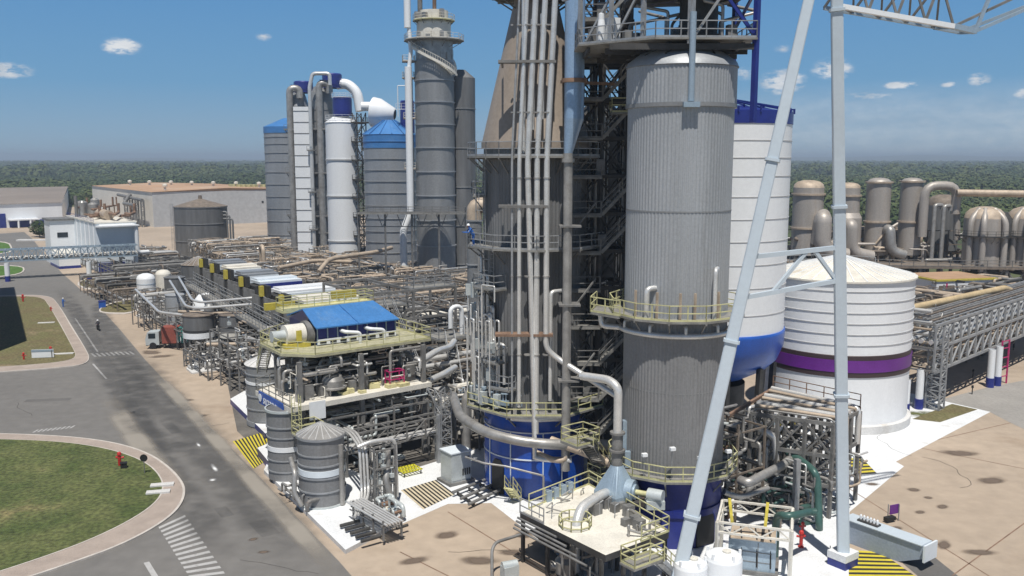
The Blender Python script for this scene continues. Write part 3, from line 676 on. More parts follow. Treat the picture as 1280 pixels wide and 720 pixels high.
for a, h, r in ((-128, 2.1, .2), (-62, 3.5, .15)):
    p = D + Vector((4.3 * math.cos(rad(a)), 4.3 * math.sin(rad(a)), zU)); o_ = Vector((math.cos(rad(a)), math.sin(rad(a)), 0))
    mb.tube([p, p + Vector((0, 0, h)), p + Vector((.2, -.1, h)) - o_ * .9 + Vector((.5, 0, 0))], r, 10, bend=.35)
mb.each('vent_pipe', alu, t)
mb = MB()
for a in (-142, -118, -96, -82, -56): mb.bar(D + Vector((4.2 * math.cos(rad(a)), 4.2 * math.sin(rad(a)), zU)), D + Vector((4.2 * math.cos(rad(a)), 4.2 * math.sin(rad(a)), zU + 1.9)), .14)
mb.each('post', beige, t)
mb = MB(); mb.tube([D + Vector((-.05, -3.95, 31.8)), D + Vector((-.05, -3.95, 37.6))], .22, 10); mb.box(D + Vector((-.05, -3.98, 31.4)), (1.1, .7, .35)); mb.build('overflow_pipe', bluel, t)
mb = MB(); mb.box(D + Vector((-3.6, -.9, zL + 1)), (.5, .5, 2.4)); mb.box(D + Vector((-3.55, -1.7, zL + .1)), (.4, .4, 1.2)); mb.each('control_box', bluel, t)
# ================================================================== CENTRAL TOWER WITH TAN CONE
T = Vector((1.95, 75.7, 0)); TR = 4.25
t = thing('impregnation_tower', 'massive dark ribbed tower with tan cone top and glossy blue base, centre of plant', 'tower', T)
mb = MB(); mb.lathe(T, [(TR, 7.2), (TR, 29.0)], 336, corr=.05); mb.build('shell', cladD, t)
mb = MB(); mb.lathe(T, [(TR + .25, 28.8), (TR + .25, 29.3)], 64); mb.lathe(T, [(TR + .2, 29.3), (.62, 45.5)], 80); mb.lathe(T, [(TR + .25, 29.3), (0, 29.35)], 64); mb.build('cone', cone_m, t)
mb = MB(); mb.lathe(T, [(4.35, 0), (4.35, 7.3)], 64); mb.build('skirt', bluesk, t)
mb = MB()
for z in (3.3, 5.6): mb.lathe(T, [(4.35, z), (4.42, z), (4.42, z + .1), (4.35, z + .1)], 64)
for a in (-150, -118, -82, -60): mb.bar(T + Vector((4.42 * math.cos(rad(a)), 4.42 * math.sin(rad(a)), .1)), T + Vector((4.42 * math.cos(rad(a)), 4.42 * math.sin(rad(a)), 5.6)), .07)
mb.build('skirt_trim', whiteB, t)
dirn = Vector((math.cos(rad(-136)), math.sin(rad(-136)), 0)); sd_ = Vector((-dirn.y, dirn.x, 0)); mb = MB()
pts = [(-.7, .1), (.7, .1), (.7, 2.4), (.35, 3.0), (-.35, 3.0), (-.7, 2.4)]
w = [T + dirn * 4.45 + sd_ * a + Vector((0, 0, b)) for a, b in pts]; n = 6
mb.add(w + [p - dirn * .8 for p in w], [tuple(range(n))] + [(i, (i + 1) % n, n + (i + 1) % n, n + i) for i in range(n)]); mb.build('skirt_opening', black, t)
ringdeck(t, T, 4.2, 6.2, 7.5, 8, grate, yellowP, rot=.39)
ringdeck(t, T, 4.2, 5.9, 20.9, 10, grate, steel, rot=.31)
ringdeck(t, T, 4.2, 5.7, 28.2, 12, grate, steel, rot=.26, a0=rad(170), a1=rad(330))
pt = ringdeck(t, T, 1.3, 3.6, 41.0, 12, steelD, steelD)
for i, (z, w0, w1, m) in enumerate(((35.2, -2.6, 1.8, steelM), (24.2, -2.6, 1.3, steelM), (14.0, -2.9, 1.7, rust))):
    mb = MB(); yf = T.y - 5.35
    mb.box((T.x + (w0 + w1) / 2 - .4, yf + .2, z), (w1 - w0, 1.1, .2))
    for x in (w0 + .3, w1 - .3): mb.bar((T.x + x - .4, yf + .3, z), (T.x + x - .4, T.y - (4.0 if z < 29 else 2.2), z), .16); 
    mb.build('pipe_support', m, t)
def miniplat(a, z, r0=4.3, d=1.5, w=2.2, m=steel):
    di = Vector((math.cos(rad(a)), math.sin(rad(a)), 0)); s_ = Vector((-di.y, di.x, 0)); c = T + di * r0
    o = deck(t, [c + s_ * -w / 2, c + s_ * w / 2, c + s_ * w / 2 + di * d, c + s_ * -w / 2 + di * d], z, grate, m, .15, skip=(0,))
    b = MB(); b.bar(c + di * (d - .1) + Vector((0, 0, z - .15)), c + Vector((0, 0, z - 1.4)), .1); b.build('bracket', steelM, o)
for a, z in ((-139, 17.6), (-153, 13.9), (-133, 11.6), (-168, 16.9), (-174, 25.0), (-162, 10.4), (-126, 9.4)): miniplat(a, z, d=1.0 + abs(a) % 3 * .35, w=1.5 + abs(a) % 4 * .4)
mb = MB(); ladder(mb, T + Vector((4.5 * math.cos(rad(-143)), 4.5 * math.sin(rad(-143)), 0)), 8, 21, rad(-143)); ladder(mb, T + Vector((4.5 * math.cos(rad(-160)), 4.5 * math.sin(rad(-160)), 0)), 20.9, 28.2, rad(-160)); mb.build('ladder', steel, t)
mb = MB()
for a, z0, z1 in ((-146, 9, 16), (-155, 8, 18.5), (-132, 8.2, 13), (-148, 10, 14), (-170, 9, 20)):
    p = T + Vector((4.75 * math.cos(rad(a)), 4.75 * math.sin(rad(a)), 0)); q = T + Vector((4.75 * math.cos(rad(a + 9)), 4.75 * math.sin(rad(a + 9)), 0))
    mb.tube([p + Vector((0, 0, z0)), p + Vector((0, 0, z1)), q + Vector((0, 0, z1)), q + Vector((0, 0, z0 + 1.5))], .14, 8)
mb.each('side_pipe', alu, t)
rn = random.Random(31); mb = MB()
for k in range(30):
    a = rn.uniform(-186, -128); q = rn.uniform(4.6, 6.0); p = T + Vector((q * math.cos(rad(a)), q * math.sin(rad(a)), 0)); a2 = a + rn.uniform(-14, 14); p2 = T + Vector((q * math.cos(rad(a2)), q * math.sin(rad(a2)), 0)); z0 = rn.uniform(8, 12); z1 = z0 + rn.uniform(2, 7)
    mb.tube([p + Vector((0, 0, z0)), p + Vector((0, 0, z1)), p2 + Vector((0, 0, z1)), p2 + Vector((0, 0, z1 - rn.uniform(.5, 3)))], rn.uniform(.05, .14), 7)
mb.each('flank_pipe', alu, t)
mb = MB()
for k in range(16):
    a = rn.uniform(-180, -125); q = rn.uniform(4.7, 5.6); p = T + Vector((q * math.cos(rad(a)), q * math.sin(rad(a)), rn.choice([7.85, 9.9, 12.3, 14.7, 16.6]))); mb.box(p, (rn.uniform(.3, .7), rn.uniform(.3, .6), rn.uniform(.5, 1.3)), rad(a))
mb.each('flank_box', greyg, t)
mb = MB()
for k in range(10):
    a = R.uniform(-165, -95); p = T + Vector((5.3 * math.cos(rad(a)), 5.3 * math.sin(rad(a)), 7.82)); valve(mb, p + Vector((0, 0, .5)), R.uniform(.3, .5))
mb.each('valve', bluel, t)
# valve actuator with white head standing on the tower gallery
a = T + Vector((5.55 * math.cos(rad(-157)), 5.55 * math.sin(rad(-157)), 20.9)); mb = MB()
t2 = thing('person', 'worker in blue overalls and white helmet leaning on the tower gallery railing', 'person', a)
def figure(root, base, face, h=1.72, cloth=None, skinm=None, helmet=None, lean=.15, sit=False):
    """one continuous skinned body; helmet and clothing are children"""
    b = Vector(base); f = Vector((math.cos(face), math.sin(face), 0)); s_ = Vector((-f.y, f.x, 0)); k = h / 1.72
    def q(x, y, z): return (f * x + s_ * y + Vector((0, 0, z))) * k
    hip = q(0, 0, .92) if not sit else q(-.15, 0, .82)
    J = [hip]; E_ = []; Rr = [.15]
    def j(p, r, par): J.append(p); Rr.append(r); E_.append((par, len(J) - 1)); return len(J) - 1
    up = q(1, 0, 0).normalized() * lean
    che = j(hip + q(0, 0, .3) + up * .6, .16, 0); sh = j(hip + q(0, 0, .48) + up, .13, che); nk = j(hip + q(0, 0, .58) + up * 1.2, .06, sh); hd = j(hip + q(.03, 0, .70) + up * 1.4, .1, nk); j(hip + q(.02, 0, .8) + up * 1.4, .085, hd)
    for y in (-1, 1):
        so = j(hip + q(0, .2 * y, .48) + up, .07, sh); eb = j(hip + q(.14, .27 * y, .2) + up * 1.3, .05, so); wr = j(hip + q(.4, .18 * y, .22) + up * 1.5, .035, eb); j(hip + q(.5, .15 * y, .24) + up * 1.5, .04, wr)
        if sit: kn = j(q(.3, .16 * y, .75), .075, 0); an = j(q(.2, .18 * y, .3), .05, kn); j(q(.36, .18 * y, .26), .045, an)
        else: hp = j(hip + q(0, .1 * y, -.06), .1, 0); kn = j(q(.03, .11 * y, .48), .07, hp); an = j(q(-.02, .12 * y, .08), .05, kn); j(q(.17, .13 * y, .05), .045, an)
    me = bpy.data.meshes.new('body'); me.from_pydata([tuple(p) for p in J], E_, []); o = bpy.data.objects.new('body', me); COL.objects.link(o); o.parent = root
    o.location = b - WL[root.name]; md = o.modifiers.new('skin', 'SKIN')
    for i, sv in enumerate(me.skin_vertices[0].data if me.skin_vertices else []): sv.radius = (Rr[i] * k, Rr[i] * k)
    if not me.skin_vertices:
        bm_ = __import__('bmesh').new(); bm_.from_mesh(me); ly = bm_.verts.layers.skin.verify()
        for i, v_ in enumerate(bm_.verts): v_[ly].radius = (Rr[i] * k, Rr[i] * k); v_[ly].use_root = (i == 0)
        bm_.to_mesh(me); bm_.free()
    o.modifiers.new('smooth', 'SUBSURF').render_levels = 1; me.materials.append(cloth)
    WL[o.name] = b
    hp = b + J[5]; m = MB(); m.lathe(hp + Vector((0, 0, -.03)), [(.15 * k, 0), (.13 * k, .02), (.125 * k, .07), (.09 * k, .13), (.01, .155)], 14, dome=True); m.build('helmet', helmet, root)
    m = MB(); m.lathe(b + J[4] + f * .05, [(.01, -.1), (.07, -.07), (.085, 0), (.075, .07), (.01, .09)], 10, dome=True); m.build('face', skinm, root)
    return o
skinm = mat('skin', (.35, .19, .12), .6, 0, .1, 3); overall = mat('blue_overalls', (.03, .13, .45), .8, 0, .2, 4)
figure(t2, a, rad(-157), 1.72, overall, skinm, white, .3)
# vertical process pipes standing up the front of the tower
yp = T.y - 5.45
for px, r, z0, z1, m, lab in ((640, .09, 8.2, 45, steel, 'thinnest steel pipe at the left edge of the pipe bundle up the tan cone'),
                          (649, .17, 8.2, 45, alu, 'second slimmest vertical pipe of the bundle on the front of the tan cone tower'),
                          (659.5, .235, 4.2, 45, alu, 'thick bright vertical pipe, left one of the thick pair before the tan cone'),
                          (671, .225, 6.0, 45, alu, 'bright vertical pipe in the middle of the bundle, ending above a blue valve'),
                          (683, .235, 9.5, 45, alu, 'bright vertical pipe at the right of the tall bundle before the tan cone')):
    X = (px - 640) / F * (yp * CT + 1) * 1.0
    pts = [(X, yp, z1), (X, yp, z0)]
    if px == 659.5: pts += [(X, yp, 4.2), (X + 1.2, yp - .2, 3.9), (X + 3.6, yp - .4, 3.9)]
    pts[0] = (X + .8, yp, z1); pts.insert(1, (X, yp, 28))
    if px == 683: pts = [(X + .8, yp, z1), (X, yp, 28), (X, yp, 13.0), (X + .9, yp, 12.2), (X + 5.6, yp - 2.2, 9.6)]
    o = pipe(pts, r, m, lab, None, 14, bend=.9)
    f = MB()
    for z in (18.8, 26.5, 12.5, 31.5, 38): flange(f, (X, yp, z if z > z0 else z0 + 1), (0, 0, 1), r * 1.22, .1)
    f.each('flange', aluD, o)
for px, z0, z1, lab in ((654.3, 28.4, 41, 'slim bright pipe just left of the thick pair on the tan cone tower'), (665.3, 30.2, 38.5, 'short thin bright pipe tucked between the two thick pipes on the tan cone'), (677, 31.0, 38.9, 'short thin bright pipe tucked between the right hand pipes on the tan cone'), (689, 8.6, 17.5, 'short vertical pipe with elbow near the rusty support of the central tower')):
    X = (px - 640) / F * (yp * CT + 1); yy = yp + .45
    pipe([(X, yy, z1), (X, yy, z0)] if z0 > 20 else [(X + .9, yy + .6, z1), (X, yy, z1), (X, yy, z0)], .17, alu, lab, None, 10, bend=.4)
# tall pale blue duct with eccentric reducer
B = Vector((4.75, 70.0, 0)); t = thing('gas_duct', 'tall pale blue duct narrowing to a grey pipe right of the tan cone', 'duct', B)
mb = MB(); mb.lathe(B, [(.76, 31.0), (.76, 46)], 28); mb.build('duct', duct_m, t)
mb = MB(); n = 28
va = [(B.x + .76 * math.cos(2 * math.pi * k / n), B.y + .76 * math.sin(2 * math.pi * k / n), 31.0) for k in range(n)]; vb = [(B.x - .42 + .34 * math.cos(2 * math.pi * k / n), B.y + .34 * math.sin(2 * math.pi * k / n), 28.4) for k in range(n)]
mb.add(va + vb, [(k, (k + 1) % n, n + (k + 1) % n, n + k) for k in range(n)], 0, True); mb.build('reducer', duct_m, t)
mb = MB(); bx = B.x - .42; mb.tube([(bx, B.y, 28.4), (bx, B.y, 3.0)], .36, 20); mb.tube([(bx, B.y, 28.0), (bx, B.y, 27.7)], .5, 20); mb.build('riser', aluD, t)
mb = MB(); mb.lathe(B, [(.78, 33.7), (.98, 33.7), (.98, 34.0), (.78, 34.0)], 28); mb.bar(B + Vector((-1.0, .4, 33.8)), B + Vector((3.6, 2.5, 33.8)), .22); mb.build('collar', rust, t)
mb = MB()
for z in (22.7, 16.5, 10.4): mb.box((bx + .2, B.y + .3, z), (1.7, 1.6, .14)); mb.bar((bx, B.y + .8, z), (bx + .4, B.y + 3, z), .2); mb.bar((bx + .8, B.y + .7, z), (bx + 2.4, B.y + 1.8, z + 1.9), .12)
mb.build('guide_frame', steelM, t)
# ================================================================== STAIR TOWER between the two vessels
sx0, sx1, sy0, sy1 = 4.9, 9.4, 73.6, 79.2
t = thing('stair_tower', 'dark steel stair tower full of braces and landings between the two tall vessels', 'stair tower', ((sx0 + sx1) / 2, (sy0 + sy1) / 2, 0))
xs = [sx0, (sx0 + sx1) / 2, sx1]; ys = [sy0, (sy0 + sy1) / 2, sy1]; top = 46
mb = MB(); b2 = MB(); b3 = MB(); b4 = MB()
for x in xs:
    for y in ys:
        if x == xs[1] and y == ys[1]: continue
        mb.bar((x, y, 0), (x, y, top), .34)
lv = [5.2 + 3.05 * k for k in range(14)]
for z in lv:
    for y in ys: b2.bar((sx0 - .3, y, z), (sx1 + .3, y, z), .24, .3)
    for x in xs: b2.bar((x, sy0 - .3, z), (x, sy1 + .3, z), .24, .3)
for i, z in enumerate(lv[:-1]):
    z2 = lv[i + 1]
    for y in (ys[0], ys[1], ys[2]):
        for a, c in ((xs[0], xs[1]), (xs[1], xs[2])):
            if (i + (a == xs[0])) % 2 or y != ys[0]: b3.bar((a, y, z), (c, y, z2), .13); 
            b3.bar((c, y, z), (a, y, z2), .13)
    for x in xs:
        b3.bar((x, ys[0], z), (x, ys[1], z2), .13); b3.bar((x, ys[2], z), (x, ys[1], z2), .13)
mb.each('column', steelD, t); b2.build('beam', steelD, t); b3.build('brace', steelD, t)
for i, z in enumerate(lv[:-1]):
    # landing towards the camera on the left, flight rising to the right
    yf = sy0 - 1.4
    deck(t, [(sx0 - .2, yf), (sx0 + 2.3, yf), (sx0 + 2.3, sy0 + .3), (sx0 - .2, sy0 + .3)], z, grate, steelM, .18, skip=(2, 1), name='landing')
    if i % 3 != 1 or z < 17: stair(t, (sx0 + 2.3, yf + .5, z), (sx1 + .6, yf + .5, lv[i + 1] - .1), .8, grate, steelM)
    if i % 2: deck(t, [(sx0, sy0), (sx1, sy0), (sx1, sy1), (sx0, sy1)], z, steelD, steelD, .12, name='landing')
mb = MB()
rn = random.Random(5)
for k in range(26):
    x, y = rn.uniform(sx0 + .3, sx1), rn.uniform(sy0 + .2, sy1); z0 = rn.uniform(3, 30); z1 = z0 + rn.uniform(6, 16); mb.tube([(x, y, z0), (x, y, min(z1, 45)), (x + rn.uniform(-1, 1), y - 1, min(z1, 45))], rn.uniform(.06, .17), 6)
mb.each('service_pipe', aluD, t)
mb = MB()
for i, z in enumerate(lv):
    if i % 2: mb.box((sx0 + rn.uniform(.5, 3.5), sy0 - .3, z + .1), (.7, .5, 1.3)); 
mb.each('cabinet', steelM, t)
# yellow cage platform on the right side of the stair tower
o = deck(t, [(sx1 - 1.6, sy0 - 1.6), (sx1 + .3, sy0 - 1.6), (sx1 + .3, sy0), (sx1 - 1.6, sy0)], 31.6, grate, yellowP, .15, name='cage_platform')
# ---- head frame above the digester, carried by the stair tower and two front posts
t = thing('head_frame', 'steel platform frame above the domed grey vessel, with railings and navy posts', 'steel frame', (D.x, D.y, 34))
zp = 36.0
hp = [(D.x - 7.4, 65.6), (D.x - 2.5, 61.6), (D.x + 4.4, 61.9), (D.x + 4.6, 69.5), (D.x - 3, 72.5), (D.x - 7.4, 72.5)]
deck(t, hp, zp, grate, steel, .12); hp2 = [(D.x - 3.5, 62), (D.x + 4.4, 62), (D.x + 4.6, 69.5), (D.x - 3.5, 71)]; deck(t, hp2, 39.6, steelD, steel, .25)
mb = MB()
for k in range(7): x = D.x - 6.6 + k * 1.7; mb.bar((x, 62.5 + max(0, 3 - k), zp - .4), (x, 72, zp - .4), .2, .35)
for y in (62.2, 65, 68, 71): mb.bar((D.x - 5.5, y, zp - .55), (D.x + 4.5, y, zp - .55), .2, .4)
for a in range(0, 360, 30): mb.bar(D + Vector((3.3 * math.cos(rad(a)), 3.3 * math.sin(rad(a)), zT + .7)), D + Vector((2.0 * math.cos(rad(a + 20)), 2.0 * math.sin(rad(a + 20)), zp - .3)), .16)
mb.build('floor_beam', steelD, t)
mb = MB(); mb.bar((D.x + 4.35, 62.2, 30.4), (D.x + 4.35, 62.2, 46), .34); mb.bar((D.x + 4.6, 69.4, 29), (D.x + 4.6, 69.4, 46), .3); mb.each('corner_post', navy, t)
mb = MB(); mb.bar((D.x + 4.35, 62.2, 36), (D.x + 4.35, 69, 39.4), .2); mb.bar((D.x + 4.3, 62.2, 36.1), (D.x + 1.8, 62.2, 39.4), .2); mb.bar((D.x + 4.3, 62.2, 39.7), (D.x + 2, 62.3, 43), .2); mb.bar((D.x + 4.4, 69, 36.1), (D.x + 1, 70, 39.4), .2)
mb.bar((D.x + 3.9, 69.2, 36.2), (D.x + 4.3, 62.4, 39.2), .17); mb.build('brace', navy, t)
mb = MB(); mb.bar((D.x - .1, 61.8, 35.6), (D.x - .1, 61.8, 46), .36); mb.bar((D.x - 3.2, 62.5, 36), (D.x - 3.2, 62.5, 46), .28); mb.bar((D.x + .2, 61.9, 36.2), (D.x + 2.4, 62.5, 39.4), .15); mb.bar((D.x - 7.3, 66, 39.6), (D.x - 3.4, 62.2, 40.2), .3); mb.bar((D.x - 8.4, 66.9, 39.3), (D.x - 7.3, 66, 39.6), .3)
for p, q in (((-6.9, 65.8, 36), (-5, 64.2, 39.5)), ((-7.2, 70, 36), (-7.2, 66, 39.5)), ((-5, 64, 36), (-3.3, 62.6, 39.5))): mb.bar((D.x + p[0], p[1], p[2]), (D.x + q[0], q[1], q[2]), .15)
for x, y in ((-7.2, 65.8), (-5.2, 64), (-7.2, 72)): mb.bar((D.x + x, y, 36), (D.x + x, y, 46), .24)
mb.each('post', steel, t)
mb = MB(); mb.lathe(D + Vector((1.2, .5, 36)), [(1.35, .3), (1.35, 4.2), (1.0, 4.4)], 24); mb.build('top_separator', steelD, t)
mb = MB(); 
for k in range(14): x, y = D.x + rn.uniform(-6.5, 4), rn.uniform(63.5, 71); mb.box((x, y, zp), (rn.uniform(.4, 1.0), rn.uniform(.4, 1), rn.uniform(.5, 1.8)), rn.uniform(0, 1))
mb.each('equipment', steelM, t)
mb = MB(); mb.box((D.x - 5.0, 65.2, zp + .05), (.9, .7, 1.7), .4); mb.lathe((D.x - 5.8, 64.9, zp), [(.25, .05), (.28, 1.2), (.22, 1.6), (.22, 2.0), (.01, 2.1)], 12); mb.each('control_box', white, t)
mb = MB()
for k in range(8):
    x, y = D.x + rn.uniform(-6, 4), rn.uniform(63, 71); mb.tube([(x, y, zp), (x, y, zp + rn.uniform(1.5, 3)), (x + rn.uniform(-3, 3), y, zp + 2.6), (x + 1, y + 2, 39.4)], .12, 6)
mb.each('service_pipe', aluD, t)
# dark vessel standing in the shade behind the stair tower
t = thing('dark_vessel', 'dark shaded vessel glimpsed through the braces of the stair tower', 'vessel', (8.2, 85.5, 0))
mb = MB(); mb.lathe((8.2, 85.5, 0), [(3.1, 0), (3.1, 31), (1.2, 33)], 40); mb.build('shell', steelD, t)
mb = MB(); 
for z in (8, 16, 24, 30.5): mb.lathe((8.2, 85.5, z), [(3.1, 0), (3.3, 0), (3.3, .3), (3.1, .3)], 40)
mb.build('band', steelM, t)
# ================================================================== WHITE SILO WITH BLUE ENDS
S = Vector((20.6, 90, 0)); t = thing('blow_tank', 'huge smooth white silo with blue roof and blue bottom behind the ribbed vessel', 'silo', S)
mb = MB(); mb.lathe(S, [(6.75, 11.2), (6.75, 31.3)], 80); mb.build('shell', white, t)
mb = MB()
for z in (13.2, 15.8, 18.0, 20.2, 22.3, 24.4, 26.3, 28.0, 29.6): mb.lathe(S + Vector((0, 0, z)), [(6.75, 0), (6.79, .02), (6.79, .09), (6.75, .11)], 80)
mb.build('seam', wallG, t)
mb = MB(); mb.lathe(S, [(6.81, 31.2), (6.81, 32.4), (6.7, 32.45)], 80); mb.build('roof_band', navy, t)
mb = MB(); mb.lathe(S, [(6.75, 32.4), (.5, 33.3), (0, 33.3)], 80); mb.build('roof', navy, t)
mb = MB()
for k in range(20):
    a = 2 * math.pi * k / 20; d = Vector((math.cos(a), math.sin(a), 0)); mb.bar(S + d * 6.85 + Vector((0, 0, 32.6)), S + d * .6 + Vector((0, 0, 33.8)), .14); mb.bar(S + d * 6.85 + Vector((0, 0, 32.2)), S + d * 6.85 + Vector((0, 0, 32.7)), .14); mb.bar(S + d * 4 + Vector((0, 0, 32.7)), S + d * 4 + Vector((0, 0, 33.1)), .12)
mb.build('roof_truss', navy, t)
mb = MB(); mb.lathe(S, [(6.75, 11.3), (6.88, 11.3), (6.88, 11.0), (6.8, 9.7), (6.2, 8.2), (5.2, 7.2), (3.0, 6.0), (1.2, 5.5)], 80, dome=True); mb.build('bottom_head', blue, t)
mb = MB()
for k in range(10): a = 2 * math.pi * (k + .5) / 10; mb.bar(S + Vector((5.6 * math.cos(a), 5.6 * math.sin(a), 0)), S + Vector((5.9 * math.cos(a), 5.9 * math.sin(a), 7.8)), .5)
mb.each('leg', steelD, t)
mb = MB(); mb.lathe(S, [(3.2, 0), (3.2, 5.5)], 32); mb.build('outlet_skirt', steelD, t)
# ================================================================== WHITE STORAGE TANK WITH PURPLE BAND
Q = Vector((35.5, 96.6, 0)); t = thing('storage_tank', 'wide white storage tank with purple band and shallow ribbed cone roof', 'tank', Q)
mb = MB(); mb.lathe(Q, [(7.5, 0), (7.5, 5.9)], 80); mb.build('lower_shell', white, t)
mb = MB(); mb.lathe(Q, [(7.55, 8.2), (7.55, 15.7)], 80); mb.build('shell', white, t)
mb = MB(); mb.lathe(Q, [(7.52, 5.9), (7.6, 5.95), (7.6, 6.45)], 80); mb.lathe(Q, [(7.6, 7.7), (7.6, 8.15), (7.55, 8.2)], 80); mb.build('dark_band', maroon, t)
mb = MB(); mb.lathe(Q, [(7.6, 6.45), (7.66, 6.45), (7.66, 7.7), (7.6, 7.7)], 80); mb.build('purple_band', purple, t)
mb = MB()
for z in (9.2, 10.3, 11.4, 12.5, 13.6, 14.7): mb.lathe(Q + Vector((0, 0, z)), [(7.55, 0), (7.62, .02), (7.62, .08), (7.55, .1)], 80)
mb.build('stiffener', wallG, t)
mb = MB(); mb.lathe(Q, [(7.75, 15.6), (7.75, 15.77), (.6, 17.6), (0, 17.75)], 80); mb.build('roof', wdirty, t)
mb = MB()
for k in range(36): a = 2 * math.pi * k / 36; d = Vector((math.cos(a), math.sin(a), 0)); mb.bar(Q + d * 7.7 + Vector((0, 0, 15.8)), Q + d * .6 + Vector((0, 0, 17.63)), .11, .09)
mb.lathe(Q + Vector((0, 0, 17.6)), [(.55, 0), (.55, .5), (.3, .6), (0, .62)], 16); mb.build('roof_rib', white, t)
mb = MB(); mb.lathe(Q, [(7.9, 0), (7.9, .85), (7.5, .95)], 80); mb.build('footing', conc, t)
mb = MB(); rail(mb, ringpts(Q, 7.5, 20, 15.8, rad(40), rad(150))); mb.build('railing', steel, t)
# ================================================================== CRANE: leaning leg, upright, struts and boom
K0, K1, KA = G(1053, 706), Vector((10.75, 55.2, 0)), Vector((19.55, 57.3, 44.5))
t = thing('derrick_crane', 'pale blue grey lattice boom crane on a tall A frame in the foreground', 'crane', K0)
def boxleg(p, q, w0, w1, nm, m):
    p, q = Vector(p), Vector(q); ax = (q - p).normalized(); a = ax.cross(Vector((0.25, 1, 0))).normalized(); b = ax.cross(a).normalized(); mb = MB(); ch = .18
    vs = []
    for e, w in ((p, w0), (q, w1)):
        h = w / 2
        for x, y in ((-1, -1 + ch), (-1 + ch, -1), (1 - ch, -1), (1, -1 + ch), (1, 1 - ch), (1 - ch, 1), (-1 + ch, 1), (-1, 1 - ch)): vs.append(e + a * (x * h) + b * (y * h))
    mb.add(vs, [(k, (k + 1) % 8, 8 + (k + 1) % 8, 8 + k) for k in range(8)] + [tuple(range(7, -1, -1)), tuple(range(8, 16))]); return mb.build(nm, m, t)
P0 = K0 + Vector((0, 0, 1.0))
lg = boxleg(P0, KA, .80, .68, 'leg', crane_m); l2 = boxleg(K1 + Vector((0, 0, .8)), KA, .90, .60, 'leg', crane_m)
mb = MB()
for a_, l_, w0, w1 in ((P0, (.26, .55, .83), 0.80, .68), (K1 + Vector((0, 0, .8)), (.1, .36, .62, .86), 0.90, .60)):
    for s_ in l_: c = a_.lerp(KA, s_); ax = (KA - a_).normalized(); w = w0 + (w1 - w0) * s_; boxleg(c - ax * .09, c + ax * .09, w + .22, w + .22, 'splice_flange', crane_m)
def on(px, py, a, b):      # point on the line a-b whose picture height is py
    lo, hi = 0.0, 1.0
    for _ in range(40):
        m = (lo + hi) / 2; p = a.lerp(b, m); de = p.y * CT - (p.z - H) * ST; yy = CY - F * (p.y * ST + (p.z - H) * CT) / de
        if yy > py: lo = m
        else: hi = m
    return a.lerp(b, lo)
a1, b1, a2, b2 = on(0, 321, K1, KA), on(0, 309, P0, KA), on(0, 372, K1, KA), on(0, 350, P0, KA)
mb = MB(); mb.bar(a1, b1, .28, .28); mb.bar(a2, b2, .28, .28); mb.bar(a1.lerp(b1, .62), a2.lerp(b2, .30), .22); mb.bar(a1.lerp(b1, .70), a2.lerp(b2, .96), .22); mb.each('strut', crane_m, t)
mb = MB(); c = K0; mb.box((c.x, c.y, 0), (1.5, 1.4, .55), VA); mb.build('pedestal', navy, t)
mb = MB(); mb.box((c.x, c.y, .55), (1.55, 1.45, .5), VA); mb.build('pedestal_cap', whitec, t)
mb = MB(); mb.box((K1.x, K1.y, 0), (1.5, 1.4, .8), VA); mb.build('pedestal', navy, t)
bs, be = Vector((20.4, 58.0, 37.4)), A(1192, 33, 59.2); be = Vector((be.x, be.y, be.z)); tip = A(1300, 4, 61)
mb = MB(); up = Vector((0, .15, 1.9)); bk = Vector((-.3, 1.9, .2))
mb.bar(bs, be, .3); mb.each('boom_chord', white, t)
mb = MB(); mb.bar(bs + bk, be + bk * .9, .24); mb.bar(bs + up * 1.5, be + up * 1.4 + Vector((1.5, 0, 0)), .24); mb.bar(be, be + bk, .3); e2 = be + Vector((1.6, .4, -.25)); mb.bar(be, e2, .34); mb.bar(be + bk, e2 + bk * .8, .26); mb.bar(e2, e2 + bk * .8, .3); mb.bar(e2, tip, .2); mb.bar(e2 + bk * .8, tip + bk * .4, .2); mb.bar(e2, e2 + up * 1.2 + Vector((.9, 0, 0)), .2); mb.each('boom_chord', bluel, t)
mb = MB()
for k in range(4):
    u0, u1 = k / 4, (k + 1) / 4; p, q = bs.lerp(be, u0), bs.lerp(be, u1); mb.bar(p, (p + q) / 2 + up * 1.45, .13); mb.bar((p + q) / 2 + up * 1.45, q, .13); mb.bar(p + bk, (p + q) / 2 + up * 1.45, .13); mb.bar(q + bk * .95, (p + q) / 2 + up * 1.45, .13); mb.bar(p, q + bk, .11)
mb.bar(be, tip + up * .6, .16); mb.build('boom_lacing', steelM, t)
# ================================================================== SILOS AND TALL VESSELS IN THE MIDDLE DISTANCE
def rings(parent, c, r, zs, m, h=.16, e=.12, nm='band', n=56):
    mb = MB()
    for z in zs: mb.lathe(Vector((c[0], c[1], z)), [(r, 0), (r + e, .02), (r + e, h), (r, h + .02)], n)
    return mb.each(nm, m, parent)
